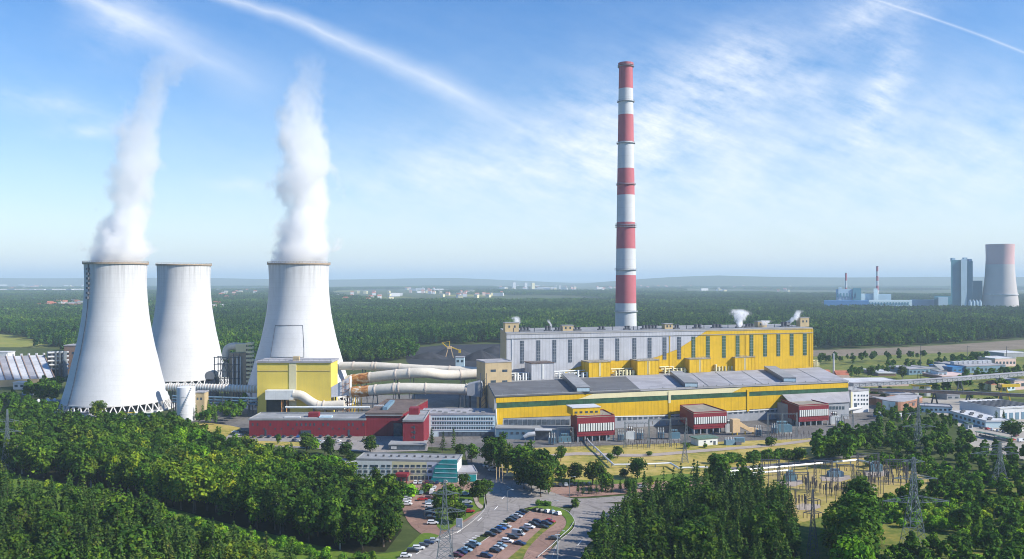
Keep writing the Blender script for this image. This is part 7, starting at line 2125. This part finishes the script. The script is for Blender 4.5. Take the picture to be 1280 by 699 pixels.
# ------------------------------------------------------------------ far power station
dF = 2750
ft = thing('cooling_tower', 'far hazy cooling tower with a pinkish upper part at the right edge', 'cooling tower', at(1248, dF))
k_ = dF / F * .83; c = at(1250, dF)
pf_ = [(25, 0), (24.3, 26), (22.6, 60), (20.6, 100), (19.4, 140), (18.9, 165), (19, 190), (19.3, zat(305.5, dF))]
pf_ = spline([(r * k_, z) for r, z in pf_], 6)
zp = zat(331, dF)
m = MB(); m.lathe(c, pf_ + [(r - 2, z) for r, z in reversed(pf_)] + [pf_[0]], 64, matf=lambda q: 1 if q < len(pf_) and pf_[min(q, len(pf_) - 1)][1] > zp else 0, cap=False)
m.build('shell', [M['far_concrete'], M['far_pink']], ft, True)
r0 = rad_at(pf_, 52); m = MB(); m.lathe(c, [(r0 + .5, 50), (r0 + 2.5, 50), (r0 + 2.5, 54), (r0 + .5, 54)], 64, cap=False); m.build('walkway', M['roof_white'], ft)
fb = thing('far_boiler_house', 'far tall blue green boiler house made of three slabs', 'power station block', at(1202, dF))
def fbox(nm, x0, x1, y0, mat, o_=0, dep_=70, par=None, d=dF):
    a_, b_ = at(x0, d + o_), at(x1, d + o_)
    return MB().prism([a_.xy, b_.xy, at(x1, d + o_ + dep_).xy, at(x0, d + o_ + dep_).xy], 0, zat(y0, d + o_)).build(nm, M[mat], par)
fbox('left_slab', 1188.5, 1201.3, 325, 'far_dark', 0, 80, fb); fbox('stair_slab', 1201.5, 1208.6, 324, 'far_light', -8, 80, fb); fbox('right_slab', 1208.8, 1216, 326.5, 'far_dark', 0, 80, fb)
fbox('low_wing', 1216.2, 1228, 351, 'far_dark', 10, 60, fb); fbox('low_hall', 1168, 1188.3, 370.5, 'far_dark', -20, 60, fb); fbox('glass_wing', 1173, 1185, 371.5, 'far_light', -40, 19, fb)
for px, y in ((1191, 323.6), (1206, 323.2), (1212, 325)): 
    p = at(px, dF + 20); MB().box(p + Vector((0, 0, zat(y, dF + 20) - 3)), (10, 12, 12)).build('roof_plant', M['far_light'], fb)
for i, px in enumerate((1212.5, 1217, 1221, 1225)):
    p = at(px, dF - 90); t = thing('far_silo', f'far pale silo beside the far cooling tower, {ORD[i]} from the left', 'silo', p, 'far pale silos')
    m = MB(); m.lathe(p, [(4.6, 0), (4.6, 28), (3, 33), (.2, 34)], 20); m.build('shell', M['far_light'], t, True)
    MB().cyl(p + Vector((0, 0, 33)), p + Vector((0, 0, 38)), .8, n=8).build('vent', M['roof_white'], t)
fo = thing('far_old_plant', 'far old power plant with pale halls and a blue front', 'power station', at(1080, 2780))
for (x0, x1, y0, mat, o_) in ((1045, 1076, 361.5, 'far_light', 0), (1066, 1076.5, 360.5, 'far_dark', -4), (1048, 1052, 359.5, 'far_light', -3), (1030, 1086, 376, 'blue', -70), (1086, 1140, 375.5, 'pale_blue', -60), (1076.5, 1098, 367.5, 'pale_blue', 12), (1098, 1114, 368, 'far_light', 20), (1138, 1168, 375, 'far_light', 30), (1092, 1097, 361, 'pale_blue', 4)):
    fbox('hall', x0, x1, y0, mat, o_, 50, fo, 2780)
for i in range(14):
    a_ = at(1087 + i * 3.7, 2719, 0); MB().box(a_ + Vector((0, 0, 22)), (4, 1, 9)).build('window', M['far_dark'], fo)
for i in range(7): MB().box(at(1047 + i * 3.9, 2775, 0) + Vector((0, 0, 48)), (4, 1.4, 14)).build('window', M['far_dark'], fo)
def fstack(px, y0, w_, d, lab, n):
    c = at(px, d); k2 = d / F; t = thing('far_chimney', lab, 'chimney', c, 'far chimneys'); zt_ = zat(y0, d)
    prof = [(w_ * k2 * (1.15 - .3 * i / n), zt_ * i / n) for i in range(n + 1)]
    m = MB(); m.lathe(c, prof, 20, matf=lambda q: (n - q) % 2); m.build('shaft', [M['chim_white'], M['chim_red']], t, True)
    MB().cyl(c + Vector((0, 0, zt_)), c + Vector((0, 0, zt_ + 2)), w_ * k2 * .9, n=16).build('rim', M['steel_dark'], t)
fstack(1057.5, 342, 1.3, 2860, 'shorter far chimney left of the striped far chimney', 5); fstack(1096.5, 333.5, 1.5, 2840, 'taller far chimney with red and white bands', 9)

# ------------------------------------------------------------------ far towns: small houses, blocks and long roofs
def fh(px, py, w_, h, dep_, wallm, roofm, gable, lab, cat, group, name):
    c = P(px, py)
    t = thing(name, lab, cat, c, group, rng.uniform(-.5, .5))
    o0 = Vector(c); q = [Vector((-w_ / 2, -dep_ / 2)), Vector((w_ / 2, -dep_ / 2)), Vector((w_ / 2, dep_ / 2)), Vector((-w_ / 2, dep_ / 2))]
    q = [p + Vector((c.x, c.y)) for p in q]
    MB().prism(q, 0, h).build('wall', M[wallm], t)
    m = MB(); A_, B_, C_, D_ = [Vector((p.x, p.y, h + .01)) for p in q]; up = Vector((0, 0, gable))
    if gable > 1: m.add([A_, B_, C_, D_, (A_ + D_) / 2 + up, (B_ + C_) / 2 + up], [(0, 1, 5, 4), (2, 3, 4, 5), (1, 2, 5), (3, 0, 4), (3, 2, 1, 0)])
    else: m.prism(q, h + .01, h + 1)
    m.build('roof', M[roofm], t)
TOWNS = [((500, 560, 361.5, 368), 14, 'left of the far tower blocks'), ((548, 630, 366, 374), 14, 'in the clearing behind the ducts'), ((615, 720, 357, 364), 22, 'around the far white tower blocks'), ((735, 870, 356, 364), 20, 'behind the tall chimney'),
         ((60, 104, 381, 386), 9, 'in the row left of the leftmost tower'), ((0, 104, 356, 363), 18, 'along the far left horizon'), ((228, 300, 366, 390), 7, 'between the cooling towers'), ((415, 500, 366, 380), 12, 'right of the right cooling tower'), ((860, 1000, 358, 366), 12, 'beyond the right end of the boiler house'), ((270, 330, 364, 372), 8, 'behind the middle cooling tower')]
for (x0, x1, y0, y1), n, wh_ in TOWNS:
    for i in range(int(n * 1.6)):
        px, py = rng.uniform(x0, x1), rng.uniform(y0, y1)
        f_ = (P(px, py).y / 5000)
        cw, rm, cn_ = rng.choice((('white', 'tile_roof', 'white house with a red roof'), ('cream', 'roof_grey', 'cream house with a grey roof'), ('white', 'roof_white', 'low white hall'), ('pink_wall', 'tile_roof', 'pink house with a red roof')))
        big = cn_ == 'low white hall'
        fh(px, py, rng.uniform(35, 70) * max(1, f_ * .8) if big else rng.uniform(14, 26) * max(1, f_ * .7), rng.uniform(14, 20), rng.uniform(12, 26), cw, rm, 0.5 if big else rng.uniform(4, 7), f'tiny {cn_} {wh_}', 'house' if not big else 'hall', f'{cn_}s {wh_}', 'far_house' if not big else 'far_hall')
for i, (px, w_, y0) in enumerate(((642.5, 26, 353.2), (657, 22, 353.5), (666, 26, 353.6), (700, 16, 356.5))):
    c = P(px, 361.5); fh(px, 361.5, w_ * c.y / F * .16, zat(y0, c.y), 30, ('white', 'white', 'cream', 'white')[i], 'roof_grey', .5, f'far tower block above the forest, {ORD[i]} from the left', 'tower block', 'far tower blocks', 'tower_block')
for i, px in enumerate((676, 684, 692, 628)):
    c = P(px, 362); fh(px, 362, 60, zat(359, c.y), 30, 'white', 'roof_white', .5, f'far long white hall beside the tower blocks, {ORD[i]} in line', 'hall', 'far long white halls', 'far_hall')
for i in range(9):
    px = 3 + i * 12.2; c = P(px, 365.5); fh(px, 365.5, rng.uniform(60, 100), 26, 40, 'white', 'roof_white', .5, 'long white hall in the far left row near the horizon', 'hall', 'long white halls of the far left row', 'far_hall')
for i in range(6):
    px = 50 + i * 9.5; fh(px, 386.5, rng.uniform(18, 26), 14, 14, ('pink_wall', 'white')[i % 2], 'tile_roof', 5, f'{("pink", "white")[i % 2]} house with a red roof in the village row by the left tower', 'house', 'houses of the village row by the left tower', 'far_house')
#@@MORE_END
# ------------------------------------------------------------------ camera, sun, sky, render settings
cd = bpy.data.cameras.new('camera'); cam = bpy.data.objects.new('camera', cd); COL.objects.link(cam)
cam.location = (0, 0, H); cam.rotation_euler = (R(90), 0, 0)
cd.sensor_width = 36; cd.lens = 36 * F / 1280; cd.clip_start = 1; cd.clip_end = 200000
sc.camera = cam
SUN_AZ, SUN_EL = R(108), R(36)
to_sun = Vector((math.sin(SUN_AZ) * math.cos(SUN_EL), math.cos(SUN_AZ) * math.cos(SUN_EL), math.sin(SUN_EL)))
sl = bpy.data.lights.new('sun', 'SUN'); so = bpy.data.objects.new('sun', sl); COL.objects.link(so)
sl.energy = 5.0; sl.angle = R(.5); sl.color = (1, .93, .82)
so.rotation_euler = to_sun.to_track_quat('Z', 'Y').to_euler(); so.location = (300, -300, 600)

w = bpy.data.worlds.new('World'); sc.world = w; w.use_nodes = True
nt = w.node_tree
bg = nt.nodes['Background']
sky = nt.nodes.new('ShaderNodeTexSky'); sky.sky_type = 'NISHITA'; sky.sun_disc = False
sky.sun_elevation = SUN_EL; sky.sun_rotation = SUN_AZ; sky.air_density = 1.0; sky.dust_density = .25; sky.ozone_density = 3.0; sky.altitude = 100
tc = nt.nodes.new('ShaderNodeTexCoord')
sp_ = nt.nodes.new('ShaderNodeSeparateXYZ'); nt.links.new(tc.outputs['Generated'], sp_.inputs[0])
X, Y, Z = sp_.outputs
yy = mth(nt, 'MAXIMUM', Y, .12)
U = mth(nt, 'DIVIDE', X, yy); V = mth(nt, 'DIVIDE', Z, yy)
front = mth(nt, 'MULTIPLY', mth(nt, 'SUBTRACT', Y, .15), 6.0, clamp=True)
cmb = nt.nodes.new('ShaderNodeCombineXYZ'); nt.links.new(U, cmb.inputs[0]); nt.links.new(V, cmb.inputs[1])
uv = cmb.outputs[0]
def uvp(px, py): return (px - CX) / F, (CY - py) / F
def rot(vec, ang, sx, sy):
    n = nt.nodes.new('ShaderNodeMapping'); n.vector_type = 'POINT'
    n.inputs['Rotation'].default_value = (0, 0, ang)
    m2 = nt.nodes.new('ShaderNodeMapping'); m2.inputs['Scale'].default_value = (sx, sy, 1)
    nt.links.new(vec, n.inputs['Vector']); nt.links.new(n.outputs[0], m2.inputs['Vector'])
    return m2.outputs[0]
wv = noise(nt, uv, 7, 4)
def trail(p0, p1, curve, w0, w1, amp, fade, ns):
    (u0, v0), (u1, v1) = uvp(*p0), uvp(*p1)
    L = math.hypot(u1 - u0, v1 - v0); du, dv = (u1 - u0) / L, (v1 - v0) / L
    a = mth(nt, 'SUBTRACT', U, u0); b = mth(nt, 'SUBTRACT', V, v0)
    t = mth(nt, 'DIVIDE', mth(nt, 'ADD', mth(nt, 'MULTIPLY', a, du), mth(nt, 'MULTIPLY', b, dv)), L)
    s = mth(nt, 'ADD', mth(nt, 'MULTIPLY', a, -dv), mth(nt, 'MULTIPLY', b, du))
    s = mth(nt, 'SUBTRACT', s, mth(nt, 'MULTIPLY', mth(nt, 'MULTIPLY', t, mth(nt, 'SUBTRACT', 1.0, t)), curve))
    s = mth(nt, 'ADD', s, mth(nt, 'MULTIPLY', mth(nt, 'SUBTRACT', wv, .5), ns))
    wd = mth(nt, 'ADD', w0, mth(nt, 'MULTIPLY', t, w1 - w0))
    g = mth(nt, 'SUBTRACT', 1.0, mth(nt, 'ABSOLUTE', mth(nt, 'DIVIDE', s, wd)), clamp=True)
    g = mth(nt, 'MULTIPLY', g, mth(nt, 'ADD', g, .35))
    e = mth(nt, 'MULTIPLY', mth(nt, 'SUBTRACT', 1.05, t), fade, clamp=True)
    e2 = mth(nt, 'MULTIPLY', mth(nt, 'ADD', t, .25), 6.0, clamp=True)
    ang = math.atan2(dv, du)
    fib = noise(nt, rot(uv, -ang, 8, 60), 1.0, 6, .6)
    fib = mth(nt, 'ADD', .35, mth(nt, 'MULTIPLY', fib, 1.1))
    return mth(nt, 'MULTIPLY', mth(nt, 'MULTIPLY', mth(nt, 'MULTIPLY', g, e), mth(nt, 'MULTIPLY', fib, e2)), amp)
def blob(px, py, rx, ry, ang=0):
    u, v = uvp(px, py)
    a = mth(nt, 'SUBTRACT', U, u); b = mth(nt, 'SUBTRACT', V, v)
    c, s = math.cos(ang), math.sin(ang)
    p = mth(nt, 'DIVIDE', mth(nt, 'ADD', mth(nt, 'MULTIPLY', a, c), mth(nt, 'MULTIPLY', b, s)), rx / F)
    q = mth(nt, 'DIVIDE', mth(nt, 'SUBTRACT', mth(nt, 'MULTIPLY', b, c), mth(nt, 'MULTIPLY', a, s)), ry / F)
    r2 = mth(nt, 'ADD', mth(nt, 'MULTIPLY', p, p), mth(nt, 'MULTIPLY', q, q))
    return mth(nt, 'POWER', 2.718, mth(nt, 'MULTIPLY', r2, -1.0))
def addall(xs):
    o = xs[0]
    for x in xs[1:]: o = mth(nt, 'ADD', o, x)
    return o
wisp = noise(nt, rot(uv, .35, 11, 36), 1.0, 10, .66)
wisp2 = noise(nt, rot(uv, -.5, 5, 11), 1.0, 10, .65)
wk_ = mth(nt, 'MULTIPLY', mth(nt, 'SUBTRACT', mth(nt, 'ADD', mth(nt, 'MULTIPLY', wisp, .55), mth(nt, 'MULTIPLY', wisp2, .45)), .36), 3.2, clamp=True)
masks = addall([mth(nt, 'MULTIPLY', blob(925, 85, 70, 48, .3), .75), mth(nt, 'MULTIPLY', blob(800, 160, 120, 70, .3), .75), mth(nt, 'MULTIPLY', blob(1105, 110, 22, 75, -.45), .8),
                mth(nt, 'MULTIPLY', blob(1070, 35, 45, 30, .3), .6), mth(nt, 'MULTIPLY', blob(1015, 115, 40, 30), .35), mth(nt, 'MULTIPLY', blob(760, 225, 330, 80), .42),
                mth(nt, 'MULTIPLY', blob(110, 165, 42, 9), .55), mth(nt, 'MULTIPLY', blob(60, 130, 90, 18, -.2), .35), mth(nt, 'MULTIPLY', blob(300, 232, 40, 9), .35),
                mth(nt, 'MULTIPLY', blob(150, 30, 50, 40), .35), mth(nt, 'MULTIPLY', blob(1180, 190, 260, 90), .5), mth(nt, 'MULTIPLY', blob(1100, 10, 60, 18), .4),
                mth(nt, 'MULTIPLY', blob(560, 215, 160, 40, .1), .3), .05])
cl = mth(nt, 'MULTIPLY', mth(nt, 'MULTIPLY', wk_, masks), 1.25)
cl = addall([cl, trail((255, -12), (680, 178), .05, .010, .034, .42, 3.0, .030), trail((85, -8), (365, 120), .02, .018, .060, .42, 1.6, .045), trail((1105, 3), (1300, 74), .01, .0026, .0034, .26, 8, .003)])
cl = mth(nt, 'MULTIPLY', mth(nt, 'MULTIPLY', cl, front), .92, clamp=True)
hs = nt.nodes.new('ShaderNodeHueSaturation'); hs.inputs['Saturation'].default_value = 1.46; hs.inputs['Hue'].default_value = .507; hs.inputs['Value'].default_value = 1.12
nt.links.new(sky.outputs[0], hs.inputs['Color'])
low = mth(nt, 'POWER', 2.718, mth(nt, 'MULTIPLY', mth(nt, 'MAXIMUM', Z, 0.0), -6.5))
base_ = mixc(nt, mth(nt, 'MULTIPLY', low, .85), hs.outputs[0], (5.3, 5.9, 6.5))
skyc = mixc(nt, cl, base_, (7.0, 7.3, 7.7))
nt.links.new(skyc, bg.inputs['Color'])
bg.inputs['Strength'].default_value = .11

sc.view_settings.view_transform = 'Standard'; sc.view_settings.look = 'None'
sc.view_settings.exposure = .50; sc.view_settings.gamma = 1; sc.view_settings.use_curve_mapping = False
sc.render.engine = 'CYCLES'
cy = sc.cycles
cy.use_denoising = True
try: cy.denoiser = 'OPENIMAGEDENOISE'
except Exception: pass
cy.max_bounces = 14; cy.diffuse_bounces = 2; cy.glossy_bounces = 2; cy.transmission_bounces = 3; cy.volume_bounces = 12; cy.transparent_max_bounces = 6
cy.filter_width = 1.0
cy.use_adaptive_sampling = True; cy.adaptive_threshold = .02
cy.volume_step_rate = 1.0; cy.volume_max_steps = 256
cy.sample_clamp_indirect = 6
